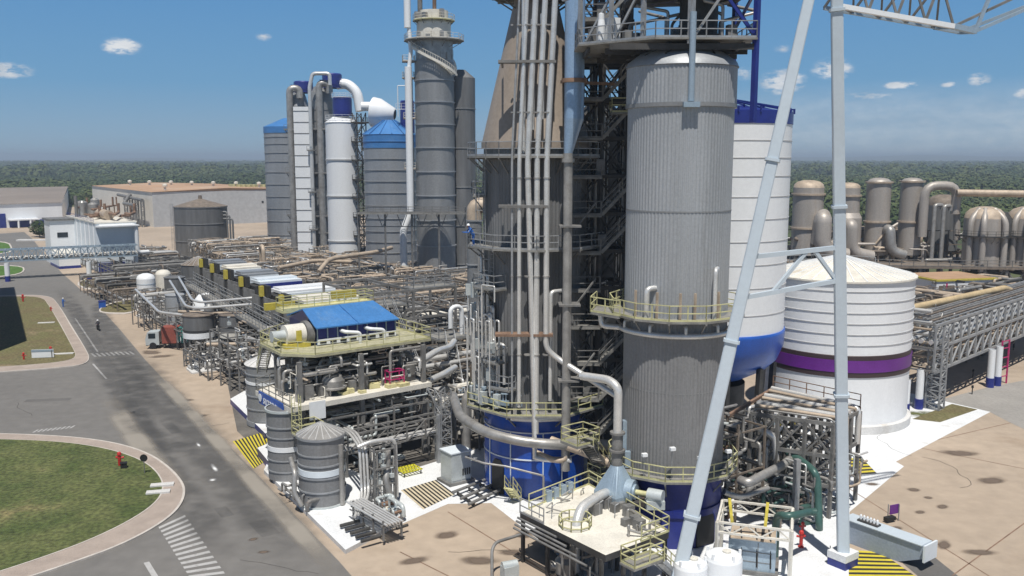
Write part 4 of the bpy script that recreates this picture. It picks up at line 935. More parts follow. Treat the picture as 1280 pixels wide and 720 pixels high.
# tall grey vessel with head platform
c = Vector((-15.6, 185, 0)); r = 3.95
t = thing('tall_vessel', 'tallest grey banded vessel with messy white head platform, left of the tan cone tower', 'vessel', c)
mb = MB(); mb.lathe(c, [(r + .15, 0), (r, 3), (r, 47)], 64); mb.build('shell', siloD, t)
rings(t, c, r, [5, 10.2, 15.4, 20.4, 25.2, 30, 34.6, 39, 43.3], silo, .22, .2)
mb = MB(); mb.lathe(c, [(r, 47), (r - .2, 47.6), (r - .2, 51.4)], 56); mb.build('neck', aluD, t)
mb = MB(); mb.lathe(c, [(3.4, 51.5), (3.4, 54.6), (2.9, 55.2), (2.9, 57)], 48); mb.build('head', wdirty, t)
ringdeck(t, c, r - .3, 6.0, 51.3, 12, grate, wdirty); ringdeck(t, c, 2.8, 4.2, 55.2, 12, yellowP, wdirty)
mb = MB()
for k in range(26):                             # spiral stair wrapped round the neck
    a = rad(-165 + k * 5.5); z = 50.6 - k * .24; d = Vector((math.cos(a), math.sin(a), 0)); q = Vector((math.cos(a + rad(5.5)), math.sin(a + rad(5.5)), 0))
    for rr in (r, r + 1.1): mb.bar(c + d * rr + Vector((0, 0, z)), c + q * rr + Vector((0, 0, z - .24)), .1, .5)
    mb.bar(c + d * r + Vector((0, 0, z)), c + d * (r + 1.1) + Vector((0, 0, z)), .3, .08)
    mb.bar(c + d * (r + 1.1) + Vector((0, 0, z + 1)), c + q * (r + 1.1) + Vector((0, 0, z + .76)), .08); mb.bar(c + d * (r + 1.1) + Vector((0, 0, z)), c + d * (r + 1.1) + Vector((0, 0, z + 1)), .06)
mb.build('spiral_stair', wdirty, t)
for a, z in ((-170, 47.2), (178, 44.0), (-172, 36), (-174, 26)):
    d = Vector((math.cos(rad(a)), math.sin(rad(a)), 0)); s_ = Vector((-d.y, d.x, 0)); q = c + d * r; deck(t, [q - s_ * 1.3, q + s_ * 1.3, q + s_ * 1.3 + d * 2.4, q - s_ * 1.3 + d * 2.4], z, brown, wdirty, .2)
mb = MB()
for k in range(18): a = rad(R.uniform(-180, 0)); q = c + Vector((3.4 * math.cos(a), 3.4 * math.sin(a), 0)); mb.box((q.x, q.y, R.choice([47.3, 48.5, 51.4, 55.3])), (R.uniform(.5, 1.2), R.uniform(.5, 1.2), R.uniform(.8, 2.2)), a)
mb.each('head_fitting', aluD, t)
mb = MB(); mb.tube([c + Vector((-2.6, -1, 55)), c + Vector((-2.6, -1, 66))], .5, 10); mb.build('vent_pipe', steelM, t)
mb = MB(); mb.tube([c + Vector((.3, -1.5, 55)), c + Vector((.3, -1.5, 66))], .4, 10); mb.build('vent_pipe', rust, t)
mb = MB(); q = c + Vector((-5.0, -2.2, 0)); mb.tube([q + Vector((0, 0, 53.5)), q + Vector((0, 0, 66))], .68, 14); mb.tube([q + Vector((.2, 0, 54)), q + Vector((.6, 0, 49)), q + Vector((.2, 0, 46))], .4, 10); mb.tube([q + Vector((0, 0, 46)), q + Vector((0, 0, 17)), q + Vector((-1.5, -.6, 13.5)), q + Vector((-1.4, -.6, 6))], .72, 14, bend=1.2); mb.build('downcomer', white, t)
mb = MB(); ladder(mb, c + Vector((-4.4, -.6, 0)), 4, 44, rad(180)); mb.build('ladder', steelM, t)
mb = MB(); q = c + Vector((-6.3, -2.8, 0)); mb.lathe(q, [(1.5, 3.2), (1.5, 4.4), (1, 4.8), (1, 6.5)], 20); mb.build('rotary_valve', wdirty, t)
mb = MB(); mb.box(q + Vector((-1.4, 0, 0)), (5, 3, 3.1), .2); mb.build('valve_stand', blue, t)
c2 = Vector((-10.6, 189.5, 0)); t = thing('tall_vessel', 'plain vessel coloured dark for its shade, half hidden behind the tallest banded vessel', 'vessel', c2)
mb = MB(); mb.lathe(c2, [(3.0, 0), (3.0, 44.3), (1.0, 46), (0, 46)], 48); mb.build('shell', cladD, t); rings(t, c2, 3.0, [6, 14, 22, 30, 38], siloD)  # dark cladding puts the vessel's shade into its colour
mb = MB(); mb.tube([c2 + Vector((-1.2, -2, 44)), c2 + Vector((-1.2, -2, 47)), c2 + Vector((-3, -3, 49))], .6, 12); mb.build('vent_pipe', wdirty, t)
# high walkway in front of the vessels
t = thing('walkway', 'high horizontal steel walkway crossing in front of the banded vessel', 'walkway', A(515, 268, 178))
p, q = A(447, 264, 178), A(582, 266, 178); deck(t, [(p.x, 177.2), (q.x, 177.2), (q.x, 179.6), (p.x, 179.6)], 17.4, grate, steelM, .3)
mb = MB()
for k in range(12): x = p.x + (q.x - p.x) * k / 11; mb.bar((x, 178.4, 17), (x + .9 * (-1) ** k, 178.4, 14.6), .14)
mb.bar((p.x, 178.4, 14.6), (q.x, 178.4, 14.6), .16); mb.build('truss', steelM, t)
mb = MB()
for k in range(5): x = p.x + (q.x - p.x) * k / 4; mb.bar((x, 178.4, 0), (x, 178.4, 17.2), .3)
mb.each('post', steelM, t)
# grey silo with blue roof
c = Vector((-28.9, 215, 0)); r = 6.1; t = thing('roofed_silo', 'fat grey silo with blue cone roof between white tank and tall banded vessel', 'silo', c)
mb = MB(); mb.lathe(c, [(r, 0), (r, 30.4)], 64); mb.build('shell', silo, t); rings(t, c, r, [3.5, 6, 8.5, 11, 14, 17, 20, 22.6, 25.2, 27.8], siloD, .18, .16)
mb = MB(); mb.lathe(c, [(r + .1, 30.4), (r + .1, 33.5), (r - .4, 33.7)], 64); mb.lathe(c + Vector((0, 0, 31.8)), [(r + .1, 0), (r + .22, .02), (r + .22, .2), (r + .1, .22)], 64); mb.build('roof_band', bluer, t)
mb = MB(); mb.lathe(c, [(r + .2, 33.5), (1.4, 36.8), (0, 37.0)], 48); mb.build('roof', bluer, t)
mb = MB()
for k in range(14): a = 2 * math.pi * k / 14; d = Vector((math.cos(a), math.sin(a), 0)); mb.bar(c + d * (r + .2) + Vector((0, 0, 33.7)), c + d * 1.4 + Vector((0, 0, 36.95)), .16)
mb.build('roof_rib', bluer, t)
mb = MB(); mb.lathe(c + Vector((4.3, 0, 0)), [(1.7, 34), (1.7, 41), (1.5, 41.4), (0, 41.5)], 20); mb.build('roof_drum', navy, t)
mb = MB(); q = c + Vector((2, -3, 33.6)); rail(mb, [q + Vector((0, 0, 5.6)), q + Vector((4, -1, 5.6)), q + Vector((4.5, 3, 5.6))], 1.4); mb.tube([q + Vector((.5, 0, 4)), q + Vector((.5, 0, 11)), q + Vector((3, 0, 11))], .12, 6); mb.build('railing', white, t)
# slim white tank with lattice stair mast
c = Vector((-42.0, 225, 0)); r = 3.95; t = thing('white_tank', 'slim tall white tank with pointed top and navy drum on its head', 'tank', c)
mb = MB(); mb.lathe(c, [(r, 0), (r, 36.8)], 48); mb.build('shell', white, t); rings(t, c, r, [7.5, 18.6, 27.5], wallG, .35, .2)
mb = MB(); mb.lathe(c, [(r + .15, 36.7), (.8, 39), (0, 39.2)], 40); mb.build('roof', white, t)
mb = MB(); mb.lathe(c + Vector((.4, -.5, 0)), [(2.25, 38.3), (2.35, 39.6), (2.35, 42.4), (2.25, 42.5), (2.25, 42.9), (0, 43)], 32); mb.build('head_drum', navy, t)
mb = MB(); rail(mb, ringpts(c + Vector((.4, -.5, 0)), 2.6, 12, 42.7), closed=True); rail(mb, ringpts(c, 3.9, 14, 37.4), closed=True); mb.build('railing', white, t)
mb = MB(); q = c + Vector((4.6, -1.5, 0)); lattice(mb, q + Vector((0, 0, 0)), q + Vector((0, 0, 39)), 2.4, 15, .22, .14); mb.build('stair_mast', steelD, t)
for i in range(8): deck(t, [(q.x - 1.8, q.y - 1.6), (q.x + 2.4, q.y - 1.6), (q.x + 2.4, q.y + 1.6), (q.x - 1.8, q.y + 1.6)], 4.5 + 4.6 * i, steelD, steelD, .2, name='landing')
mb = MB()
for i in range(7): a = -1 if i % 2 else 1; mb.bar((q.x - a, q.y - 1, 4.5 + 4.6 * i), (q.x + a, q.y - 1, 9.1 + 4.6 * i), .6, .2)
mb.build('stair', steelM, t)
# white duct with bell from the tank head
t = thing('white_duct', 'big white duct ending in a wide bell on scaffold beside the navy topped tank', 'duct', A(475, 150, 222))
w0 = A(452, 133, 223); w1 = A(466, 133, 223); mb = MB(); mb.tube([w0, w1], 1.1, 16); mb.build('duct', white, t)
mb = MB(); q0 = A(466, 140, 223); ax = Vector((1, -.15, -.12)).normalized(); prof = [(0, 3.6), (1.8, 3.4), (3.4, 2.6), (5.4, 1.6), (5.6, 1.2)]
up = Vector((0, 0, 1)); b_ = ax.cross(up).normalized(); u_ = b_.cross(ax); n = 24; vs = []
for dd, rr in prof: vs += [q0 + ax * dd + (b_ * math.cos(2 * math.pi * k / n) + u_ * math.sin(2 * math.pi * k / n)) * rr for k in range(n)]
mb.add(vs, [(i * n + k, i * n + (k + 1) % n, (i + 1) * n + (k + 1) % n, (i + 1) * n + k) for i in range(len(prof) - 1) for k in range(n)], 0, True)
mb.add(vs[:n], [tuple(range(n))]); mb.build('bell', white, t)
mb = MB(); p = A(460, 150, 222); lattice(mb, p + Vector((-2, 0, -6)), p + Vector((9, 0, -2)), 3, 6, .18, .12); mb.bar(p + Vector((4, 0, -4)), p + Vector((0, 0, -16)), .25); mb.bar(p + Vector((8, 0, -3)), p + Vector((1, 0, -12)), .25); mb.build('scaffold', steelM, t)
# twin grey reactors with white panel strip
for px, w_, Y, zt, cap, lab, dz in ((375, 10.5, 250, 46.0, True, 'left hand grey tower of the twin with gooseneck pipes and navy cap', 0), (404, 11.5, 246, 47.0, True, 'right hand grey tower of the twin, taller with round navy cap', 1)):
    X = (px - 640) / F * (Y - 2); c = Vector((X, Y, 0)); r = w_ / F * Y; t = thing('reactor_tower', lab, 'tower', c)
    mb = MB(); mb.lathe(c, [(r * 1.28, 0), (r * 1.28, zt - 4), (r, zt - 1.5), (r * .7, zt)], 48); mb.build('shell', siloD if dz else silo, t); rings(t, c, r * 1.28, [3 + 2.9 * k for k in range(14)], cladD, .14, .1)
    mb = MB(); cr = 2.6; cc = c + Vector((1.7 + dz * 1.4, 0, 0)); mb.lathe(cc, [(cr, zt - .4), (cr, zt + 2.4 + dz * .7), (cr * .9, zt + 2.7 + dz * .7), (0, zt + 2.8 + dz * .7)], 28); mb.build('head_drum', navy, t)
    mb = MB(); rail(mb, ringpts(cc, cr + .4, 12, zt - .3), 1.4, closed=True); mb.bar(cc + Vector((-3, -2, zt + 1.6)), cc + Vector((3, -2, zt + 1.6)), .16); mb.build('railing', navy, t)
    g = c + Vector((-1.2 - dz * -1.6, -r * 1.28 - .9, 0)); mb = MB(); mb.tube([g + Vector((0, 0, 3)), g + Vector((0, 0, zt + .6)), g + Vector((2.6, .6, zt + .6)), g + Vector((2.6, .6, zt - 2))], .92, 16, bend=1.4); mb.build('gooseneck_pipe', aluD, t)
    mb = MB()
    for z in (8, 12.5, 24, 35.5): mb.box(g + Vector((0, .2, z)), (3.4, 1.8, .3)); mb.bar(g + Vector((-1.6, .3, z)), g + Vector((-.6, .8, z - 1.6)), .2); mb.bar(g + Vector((1.6, .3, z)), g + Vector((.6, .8, z - 1.6)), .2); rail(mb, [g + Vector((-1.7, -.6, z + .3)), g + Vector((1.7, -.6, z + .3))], 1.2)
    mb.build('pipe_bracket', steelM, t)
c = A(386, 300, 246); t = thing('panel_shaft', 'white ribbed panel shaft rising between the twin grey towers', 'shaft', (c.x, 243, 0))
mb = MB(); mb.box((c.x, 243, 0), (4.0, 3, 41.5)); mb.build('shell', white, t)
mb = MB()
for k in range(14): mb.box((c.x, 243, 2.6 + k * 2.9), (4.16, 3.16, .16))
mb.build('panel_rib', steelM, t)
mb = MB(); mb.tube([(c.x + 2.7, 240.6, 2), (c.x + 2.7, 240.6, 46.5), (c.x + 3.5, 241, 50), (c.x + 8, 241, 50), (c.x + 8, 241, 47)], .5, 10); mb.build('riser', alu, t)
mb = MB()
for z in (9, 19, 30): mb.box((c.x + 2.7, 240.6, z), (2.2, 1.6, .3)); rail(mb, [(c.x + 1.6, 240, z), (c.x + 3.8, 240, z)], 1.2)
mb.build('pipe_bracket', steelM, t)
# white arched duct on top of the right tower
q = A(428, 108, 246); mb = MB(); mb.tube([q + Vector((-1.5, 0, .5)), q + Vector((1.2, 0, .8)), q + Vector((4.0, -.5, -1.5)), q + Vector((4.8, -.8, -6.5))], 1.35, 14, bend=2.5)
single('white_duct', mb, white, 'white arched duct curving down off the right twin tower', 'duct')
# grey silo with blue rim at the far left
c = Vector((-65.3, 265, 0)); r = 6.6; t = thing('roofed_silo', 'grey banded silo with blue rim and blue foot, leftmost of the silo cluster', 'silo', c)
mb = MB(); mb.lathe(c, [(r, 2.5), (r, 35.2)], 56); mb.build('shell', silo, t); rings(t, c, r, [6, 10, 13.6, 17, 20.5, 24, 27, 29.5, 32, 34], siloD, .16, .14)
mb = MB(); mb.lathe(c, [(r + .1, 35.2), (r + .1, 37), (1, 39.5), (0, 39.6)], 56); mb.build('roof', bluer, t)
mb = MB(); mb.lathe(c, [(r + .2, 0), (r + .2, 2.5)], 56); mb.build('foot_band', bluer, t)
# grey vertical vessel with beige elbow beside the central tower
c = Vector((-4.6, 110, 0)); t = thing('elbow_vessel', 'slim grey column capped by a beige elbow, just left of the central tower', 'vessel', c)
mb = MB(); mb.tube([c, c + Vector((0, 0, 20.6))], .92, 24); mb.build('column', siloD, t)
mb = MB(); mb.tube([c + Vector((0, 0, 20.6)), c + Vector((0, 0, 22.4)), c + Vector((3.2, .4, 22.2))], .95, 18, bend=1.7); mb.build('elbow', beige, t)
rings(t, c, .92, [4, 9.5, 15, 20.4], silo, .16, .12, n=24)
c = Vector((-1.9, 112, 0)); t = thing('steel_column', 'dark square steel column standing behind the beige capped elbow vessel', 'column', c); mb = MB(); mb.box(c, (1.3, 1.2, 19)); mb.build('column', steelD, t); mb = MB(); mb.box(c + Vector((-1.2, .3, 0)), (.5, .6, 16)); mb.build('side_panel', yellowP, t)
# ================================================================== FAR LEFT: WAREHOUSES, PUMP HOUSE, PIPE BRIDGE, GREY TANK
c = Vector((-91.2, 264, 0)); r = 7.45; t = thing('storage_tank', 'stand alone dark grey tank with low cone roof before the big warehouse', 'tank', c)
mb = MB(); mb.lathe(c, [(r, 0), (r, 14.2)], 64); mb.build('shell', cladD, t); rings(t, c, r, [4.2, 9.2, 13.9], siloD, .2, .14)
mb = MB(); mb.lathe(c, [(r + .15, 14.2), (.6, 16.3), (.5, 17.3), (0, 17.4)], 48); mb.build('roof', brown, t)
mb = MB(); ladder(mb, c + Vector((-r - .2, -1.5, 0)), 0, 15, rad(180)); mb.build('ladder', steel, t)
mb = MB()
for k in range(3): x = c.x + r + .8 + k * .8; mb.tube([(c.x + r - .5, c.y - 2, 12.6 - k), (x, c.y - 2, 12.6 - k), (x, c.y - 2, 0)], .28, 8, bend=.8)
mb.each('side_pipe', cladD, t)
# big warehouse
w0 = Vector((-147, 369, 0)); L1, L2, hh = 62, 110, 14.3; t = thing('warehouse', 'big grey sided warehouse with cream end wall and tan roof with vents', 'warehouse', w0)
a, b = w0 + V * L1, w0 + V * L1 + U * L2; d = w0 + U * L2; mb = MB()
mb.add([w0, a, a + Vector((0, 0, hh)), w0 + Vector((0, 0, hh))], [(0, 1, 2, 3)]); mb.add([a, b, b + Vector((0, 0, hh)), a + Vector((0, 0, hh))], [(0, 1, 2, 3)]); mb.build('grey_wall', wallG, t)
mb = MB(); mb.add([d, w0, w0 + Vector((0, 0, hh)), d + Vector((0, 0, hh))], [(0, 1, 2, 3)]); mb.add([b, d, d + Vector((0, 0, hh)), b + Vector((0, 0, hh))], [(0, 1, 2, 3)]); mb.build('end_wall', cream, t)
mb = MB(); m1, m2 = w0 + V * (L1 / 2) + Vector((0, 0, hh + 1.2)), d + V * (L1 / 2) + Vector((0, 0, hh + 1.2)); e = Vector((0, 0, hh + .06))
mb.add([w0 - V * .4 - U * .4 + e, a + V * .4 - U * .4 + e, b + V * .4 + e, d - V * .4 + e, m1 - U * .4, m2], [(0, 4, 5, 3), (4, 1, 2, 5)]); mb.add([w0 + e, a + e, m1], [(0, 1, 2)]); mb.build('roof', roofT, t)
mb = MB()
for k in range(8): p = w0 + V * (8 + 52 * (k * .37 % 1)) + U * (10 + 95 * (k * .618 % 1)) + Vector((0, 0, hh + .5)); mb.lathe(p, [(.5, 0), (.5, 1.2), (1.0, 1.5), (1.0, 2.3), (.2, 2.6)], 12)
mb.each('roof_vent', wdirty, t)
mb = MB()
for k in range(9): p = w0 + V * (45 + k * 1.8) + U * (34 - k * 1.5) + Vector((0, 0, hh + .6)); mb.box(p, (1.0, 6, 1.1), VA)
mb.each('roof_light', yellowP, t)
mb = MB()
for k in (0, 1): p = w0 + V * (46.5 + k * 2.6) - U * .03 + Vector((0, 0, 8.6)); mb.box(p, (.9, .1, .9), VA)
mb.each('wall_opening', black, t)
mb = MB(); p = w0 - V * 3.0 + U * 4
for k in range(4): lattice(mb, p + U * k * 9 + Vector((0, 0, 0)), p + U * k * 9 + Vector((0, 0, 11)), 1.2, 6, .25, .14)
mb.tube([p + Vector((0, 0, 11)), p + U * 40 + Vector((0, 0, 12))], .7, 8); mb.tube([p - V * 3 + Vector((0, 0, 2)), p - V * 3 + Vector((0, 0, 9)), p + U * 18 - V * 3 + Vector((0, 0, 9)), p + U * 18 + Vector((0, 0, 13))], .8, 8, bend=1.5); mb.build('pipe_gantry', steelM, t)
# low white warehouse
q0, q1 = G(-60, 288), G(79, 281.5); dv = (q1 - q0).normalized(); nv = Vector((-dv.y, dv.x, 0)); hh = 9.6
t = thing('warehouse', 'long low white warehouse with grey brown roof and navy dock doors', 'warehouse', q0); L = 190; q2, q3 = q1 + nv * L + dv * 60, q0 + nv * L; mb = MB()
z = Vector((0, 0, hh)); mb.add([q0, q1, q1 + z, q0 + z], [(0, 1, 2, 3)]); mb.add([q1, q2, q2 + z, q1 + z], [(0, 1, 2, 3)]); mb.add([q2, q3, q3 + z, q2 + z], [(0, 1, 2, 3)]); mb.build('wall', white, t)
mb = MB(); ze = Vector((0, 0, hh + .05)); mb.add([q0 - nv * .5 + ze, q1 - nv * .5 + ze, q2 + Vector((0, 0, hh + 1.2)), q3 + Vector((0, 0, hh + 1.2))], [(0, 1, 2, 3)]); mb.build('roof', roofG, t)
mb = MB()
for s0, s1, h in ((.38, .47, 5.8), (.50, .71, 2.6), (.74, .985, 2.9)):
    a, b = q0.lerp(q1, s0) - nv * .12, q0.lerp(q1, s1) - nv * .12; mb.box(((a + b) / 2), ((b - a).length, .2, h), math.atan2(dv.y, dv.x))
mb.each('dock_door', navy, t)
mb = MB(); a = q0.lerp(q1, .62) - nv * 2; mb.box(a + Vector((0, 0, 3)), (11, 4.5, .5), math.atan2(dv.y, dv.x)); mb.build('canopy', white, t)
mb = MB()
for s in (.56, .67): mb.box(q0.lerp(q1, s) - nv * 4, (.6, .6, 3), 0)
mb.each('canopy_post', white, t)
# white pump house with roof equipment
w0 = Vector((-103, 222.3, 0)); t = thing('process_house', 'tall white process building with pipework roof beside the pipe bridge', 'building', w0); L1, L2, hh = 9.6, 36, 12; a, d = w0 + V * L1, w0 + U * L2; b = d + V * L1; z = Vector((0, 0, hh))
mb = MB(); mb.add([w0, a, b, d, w0 + z, a + z, b + z, d + z], [(0, 1, 5, 4), (1, 2, 6, 5), (2, 3, 7, 6), (3, 0, 4, 7)]); mb.build('wall', whiteB, t)
mb = MB(); mb.poly([w0 - V * .2 - U * .2, a + V * .2 - U * .2, b + V * .2, d - V * .2], hh, hh + .3); mb.build('roof', wdirty, t)
mb = MB()
for k in range(7): mb.box(w0 + U * (2.5 + k * 5) - V * .06, (.25, .35, hh), VA)
mb.build('wall_rib', white, t)
mb = MB(); mb.box(w0 + V * 3.2 - U * .05, (6.2, .3, 2.2), VA); mb.build('gate_door', navy, t)
mb = MB(); mb.box(w0 + V * 8.6 - U * .05, (.7, .3, 2.1), VA); mb.build('door', navy, t)
mb = MB(); mb.tube([w0 + V * .5 - U * 1.3 + Vector((0, 0, hh - .6)), w0 + V * 9.2 - U * 1.3 + Vector((0, 0, hh - .6)), w0 + V * 9.2 - U * 1.3 + Vector((0, 0, 4.4)), w0 + V * 12 - U * .8 + Vector((0, 0, 4.4))], .5, 10, bend=1.0); mb.build('wrap_pipe', white, t)
mb = MB(); mb.box(w0 - U * 1.0 + V * 4.8 + Vector((0, 0, hh - .8)), (10, 2.2, .3), VA); mb.build('eave', white, t)
mb = MB(); rail(mb, [w0 + U * 2 + z, w0 + U * 34 + z], 1.2); mb.build('railing', navy, t)
mb = MB()
for k, (u, v, rr, h) in enumerate(((30, 3, 1.5, 4), (26, 5, 1.3, 3.6), (33, 7, 1.2, 4.5), (21, 6.5, 1.0, 2.6), (24, 2, .7, 4.2))): mb.lathe(w0 + U * u + V * v + z, [(rr, .2), (rr, h), (rr * .5, h + .5), (0, h + .55)], 20)
mb.each('roof_vessel', aluD, t)
mb = MB(); p = w0 + U * 8 + V * 5 + Vector((0, 0, hh + 1.5)); mb.tube([p, p + U * 10], 1.3, 16); mb.build('roof_drum', beige, t)
mb = MB(); rn = random.Random(8)
for k in range(14):
    p = w0 + U * rn.uniform(4, 34) + V * rn.uniform(1, 9) + Vector((0, 0, hh + rn.uniform(.4, 3.5))); mb.tube([p, p + U * rn.uniform(-7, 7), p + U * 3 + V * 3, p + U * 3 + V * 3 + Vector((0, 0, 2.4))], rn.uniform(.15, .4), 7)
mb.each('roof_pipe', rust, t)
p0 = w0 + U * 30 - V * 6; t = thing('annex', 'small white tower annex with dark window on the left of the process building', 'building', p0)
mb = MB(); mb.box(p0 + V * 3.0, (6, 8, 11.5), VA); mb.build('wall', white, t); mb = MB(); mb.box(p0 + V * 3.0 + Vector((0, 0, 11.5)), (6.8, 8.8, .5), VA); mb.build('roof', steelM, t)
mb = MB(); mb.box(p0 + V * 3.0 - U * 4.03 + Vector((0, 0, 7)), (2.6, .12, 1.3), VA); mb.build('window', glass, t)
mb = MB(); mb.tube([p0 + V * 7 - U * 3, p0 + V * 7 - U * 3 + Vector((0, 0, 18))], .45, 10); mb.build('chimney', steelM, t)
p0 = w0 + U * 18 - V * 4.2; t = thing('annex', 'low white shed with purple plinth at foot of the white annex', 'building', p0)
mb = MB(); mb.box(p0, (5, 12, 3.6), VA); mb.build('wall', white, t); mb = MB(); mb.box(p0 + Vector((0, 0, 3.6)), (4.4, 11, .4), VA); mb.build('roof', wdirty, t); mb = MB(); mb.box(p0, (5.1, 12.1, .7), VA); mb.build('plinth', navy, t)
# pipe bridge across the road
b0, b1 = G(-70, 353), G(173, 340); t = thing('pipe_bridge', 'pale lattice pipe bridge spanning the road in front of the white building', 'bridge', (b0 + b1) / 2); z0, z1 = 4.3, 6.9
d = (b1 - b0).normalized(); n_ = Vector((-d.y, d.x, 0)); mb = MB(); lattice(mb, b0 + Vector((0, 0, (z0 + z1) / 2)), b1 + Vector((0, 0, (z0 + z1) / 2)), (3.0, z1 - z0), 26, .28, .18); mb.build('truss', bluel, t)
mb = MB()
for k in range(4): mb.tube([b0 + n_ * (-1 + k * .65) + Vector((0, 0, z0 + .5 + .25 * (k % 2))), b1 + n_ * (-1 + k * .65) + Vector((0, 0, z0 + .5 + .25 * (k % 2)))], .22, 7)
mb.each('bridge_pipe', aluD, t)
lg = [G(10, 352), G(112, 350), G(171, 340)]; mb = MB()
for p in lg: mb.lathe(p, [(.55, 1.3), (.55, z0)], 16)
mb.each('column', white, t); mb = MB()
for p in lg: mb.lathe(p, [(.58, 0), (.58, 1.3)], 16)
mb.each('column_base', navy, t)
# unseen shed-shaped block added beyond the left edge to shadow the dry lawn
a, b = G(8, 372), G(20, 445); sh = V * -4.6
mb = MB(); a, b = a + sh - (b - a).normalized() * 6, b + sh; mb.poly([a, b, b - V * 10, a - V * 10], 0, 30); single('added_shadow_block', mb, wallG, 'unseen tall block added outside the left edge to throw shadow over the dry lawn', 'added_shadow_block')
# ---- small things on the lawns and road
def hydrant(px, py, s, lab):
    p = G(px, py); t = thing('hydrant', lab, 'hydrant', p); mb = MB(); mb.lathe(p, [(.16 * s, 0), (.16 * s, .08 * s), (.1 * s, .1 * s), (.1 * s, .8 * s), (.14 * s, .82 * s), (.12 * s, .95 * s), (.02, 1.02 * s)], 14); mb.build('barrel', red, t)
    mb = MB()
    for a in (0, 180): mb.tube([p + Vector((0, 0, .62 * s)), p + Vector((.24 * s * math.cos(rad(a)), .1 * s, .62 * s))], .07 * s, 8)
    mb.each('nozzle', red, t)
hydrant(150, 584, 1.45, 'red hydrant on the big green lawn next to the black box')
hydrant(64, 446, 1.5, 'red hydrant on dry lawn nearest the white signboard'); hydrant(30, 451, 1.2, 'red hydrant lying low left of the white signboard'); hydrant(29, 378, 1.6, 'red hydrant at the far edge of the upper dry lawn'); hydrant(64, 390, 1.0, 'small red hydrant beside the walkway of the upper dry lawn'); hydrant(155, 358, 1.2, 'red hydrant on the small dry lawn by the pipe bridge')
p = G(155, 587); mb = MB(); mb.box(p, (.55, .5, .62), .4); mb.box(p + Vector((0, 0, .62)), (.62, .57, .06), .4); single('hose_box', mb, black, 'black hose box standing right beside the red hydrant on the green lawn', 'box')
p = G(181, 594); t = thing('road_sign', 'round road sign seen from behind on a thin pole at the lawn edge', 'sign', p); mb = MB(); mb.tube([p, p + Vector((0, 0, 1.75))], .04, 8); mb.build('pole', steelM, t)
mb = MB(); mb.tube([p + Vector((0, -.04, 1.6)), p + Vector((0, 0, 1.6))], .34, 20); mb.build('sign_disc', black, t)
for px, py, lab in ((198, 618, 'nearer white concrete cover slab at the kerb of the green lawn'), (203, 609, 'farther white concrete cover slab at the kerb of the green lawn'), (80, 444, 'pale concrete cover on the dry lawn right of the signboard'), (58, 405, 'flat pale slab in the middle of the upper dry lawn')):
    p = G(px, py); mb = MB(); mb.box(p, (1.9 if py > 500 else 2.6, .7, .3), .25); single('cover_slab', mb, conc, lab, 'slab')
p = G(54, 449); t = thing('signboard', 'low white signboard with blue edge on the dry lawn corner', 'sign', p); mb = MB(); mb.box(p + Vector((0, 0, .25)), (2.9, .14, 1.15), .18); mb.build('board', white, t); mb = MB()
mb.box(p + Vector((0, -.09, 1.1)), (2.9, .03, .3), .18); mb.build('stripe', bluel, t); mb = MB()
for k in (-1.2, 1.2): mb.box(p + Vector((k, .1, 0)), (.1, .1, 1.3), .18)
mb.each('post', steelM, t)
p = G(128, 385); t = thing('waste_bin', 'blue waste bin on the edge of the smaller dry lawn', 'bin', p); mb = MB(); mb.box(p, (1.2, 1.0, 1.25), .5); mb.build('body', blue, t); mb = MB(); mb.box(p + Vector((0, 0, 1.25)), (1.3, 1.1, .12), .5); mb.build('lid', navy, t)
# truck
p = G(212, 434); t = thing('truck', 'small truck with white cab and red and teal load beside the grey tanks', 'truck', p); ta = rad(8); tf = Vector((-math.cos(ta), -math.sin(ta), 0)); ts = Vector((math.sin(ta), -math.cos(ta), 0))
def tb(x, y, z, sx_, sy_, sz_, nm, m):
    mb = MB(); c = p + tf * x + ts * y + Vector((0, 0, z)); mb.box(c, (sx_, sy_, sz_), ta); return mb.build(nm, m, t)
tb(-.2, 0, .55, 6.0, .9, .25, 'chassis', steelD)
mb = MB(); c = p + tf * 2.1
pr = [(-.9, .6), (1.0, .6), (1.05, 1.5), (.75, 2.5), (-.9, 2.6)]; vs = []
for sy in (-1.05, 1.05): vs += [c + tf * a + ts * sy + Vector((0, 0, b)) for a, b in pr]
mb.add(vs, [(0, 1, 2, 3, 4), (9, 8, 7, 6, 5)] + [(i, (i + 1) % 5, 5 + (i + 1) % 5, 5 + i) for i in range(5)]); cab = mb.build('cab', greyg, t)
mb = MB(); vs = [c + tf * a + ts * sy + Vector((0, 0, b)) for a, b, sy in ((1.06, 1.6, -.9), (1.06, 1.6, .9), (.8, 2.42, .9), (.8, 2.42, -.9))]; mb.add(vs, [(0, 1, 2, 3)]); mb.build('windscreen', glass, cab)
mb = MB(); mb.box(c + tf * .1 + ts * 1.06 + Vector((0, 0, 1.6)), (1.0, .04, .75), ta); mb.box(c + tf * .1 - ts * 1.06 + Vector((0, 0, 1.6)), (1.0, .04, .75), ta); mb.each('side_window', glass, cab)
tb(2.95, 0, .5, .35, 2.0, .5, 'bumper', greenP); tb(-.4, 0, .8, 2.4, 2.15, 2.4, 'red_body', mat('faded_red_paint', (.26, .07, .05), .6, 0, .2, 1.5))
bd = tb(-2.3, 0, .8, 1.9, 2.2, 2.3, 'teal_body', mat('teal_paint', (.05, .23, .21), .45, 0, .12, 1)); mb = MB()
for k in range(5): mb.box(p + tf * (-1.5 - k * .4) + ts * 1.12 + Vector((0, 0, .85)), (.08, .06, 2.2), ta)
mb.build('body_rib', white, bd)
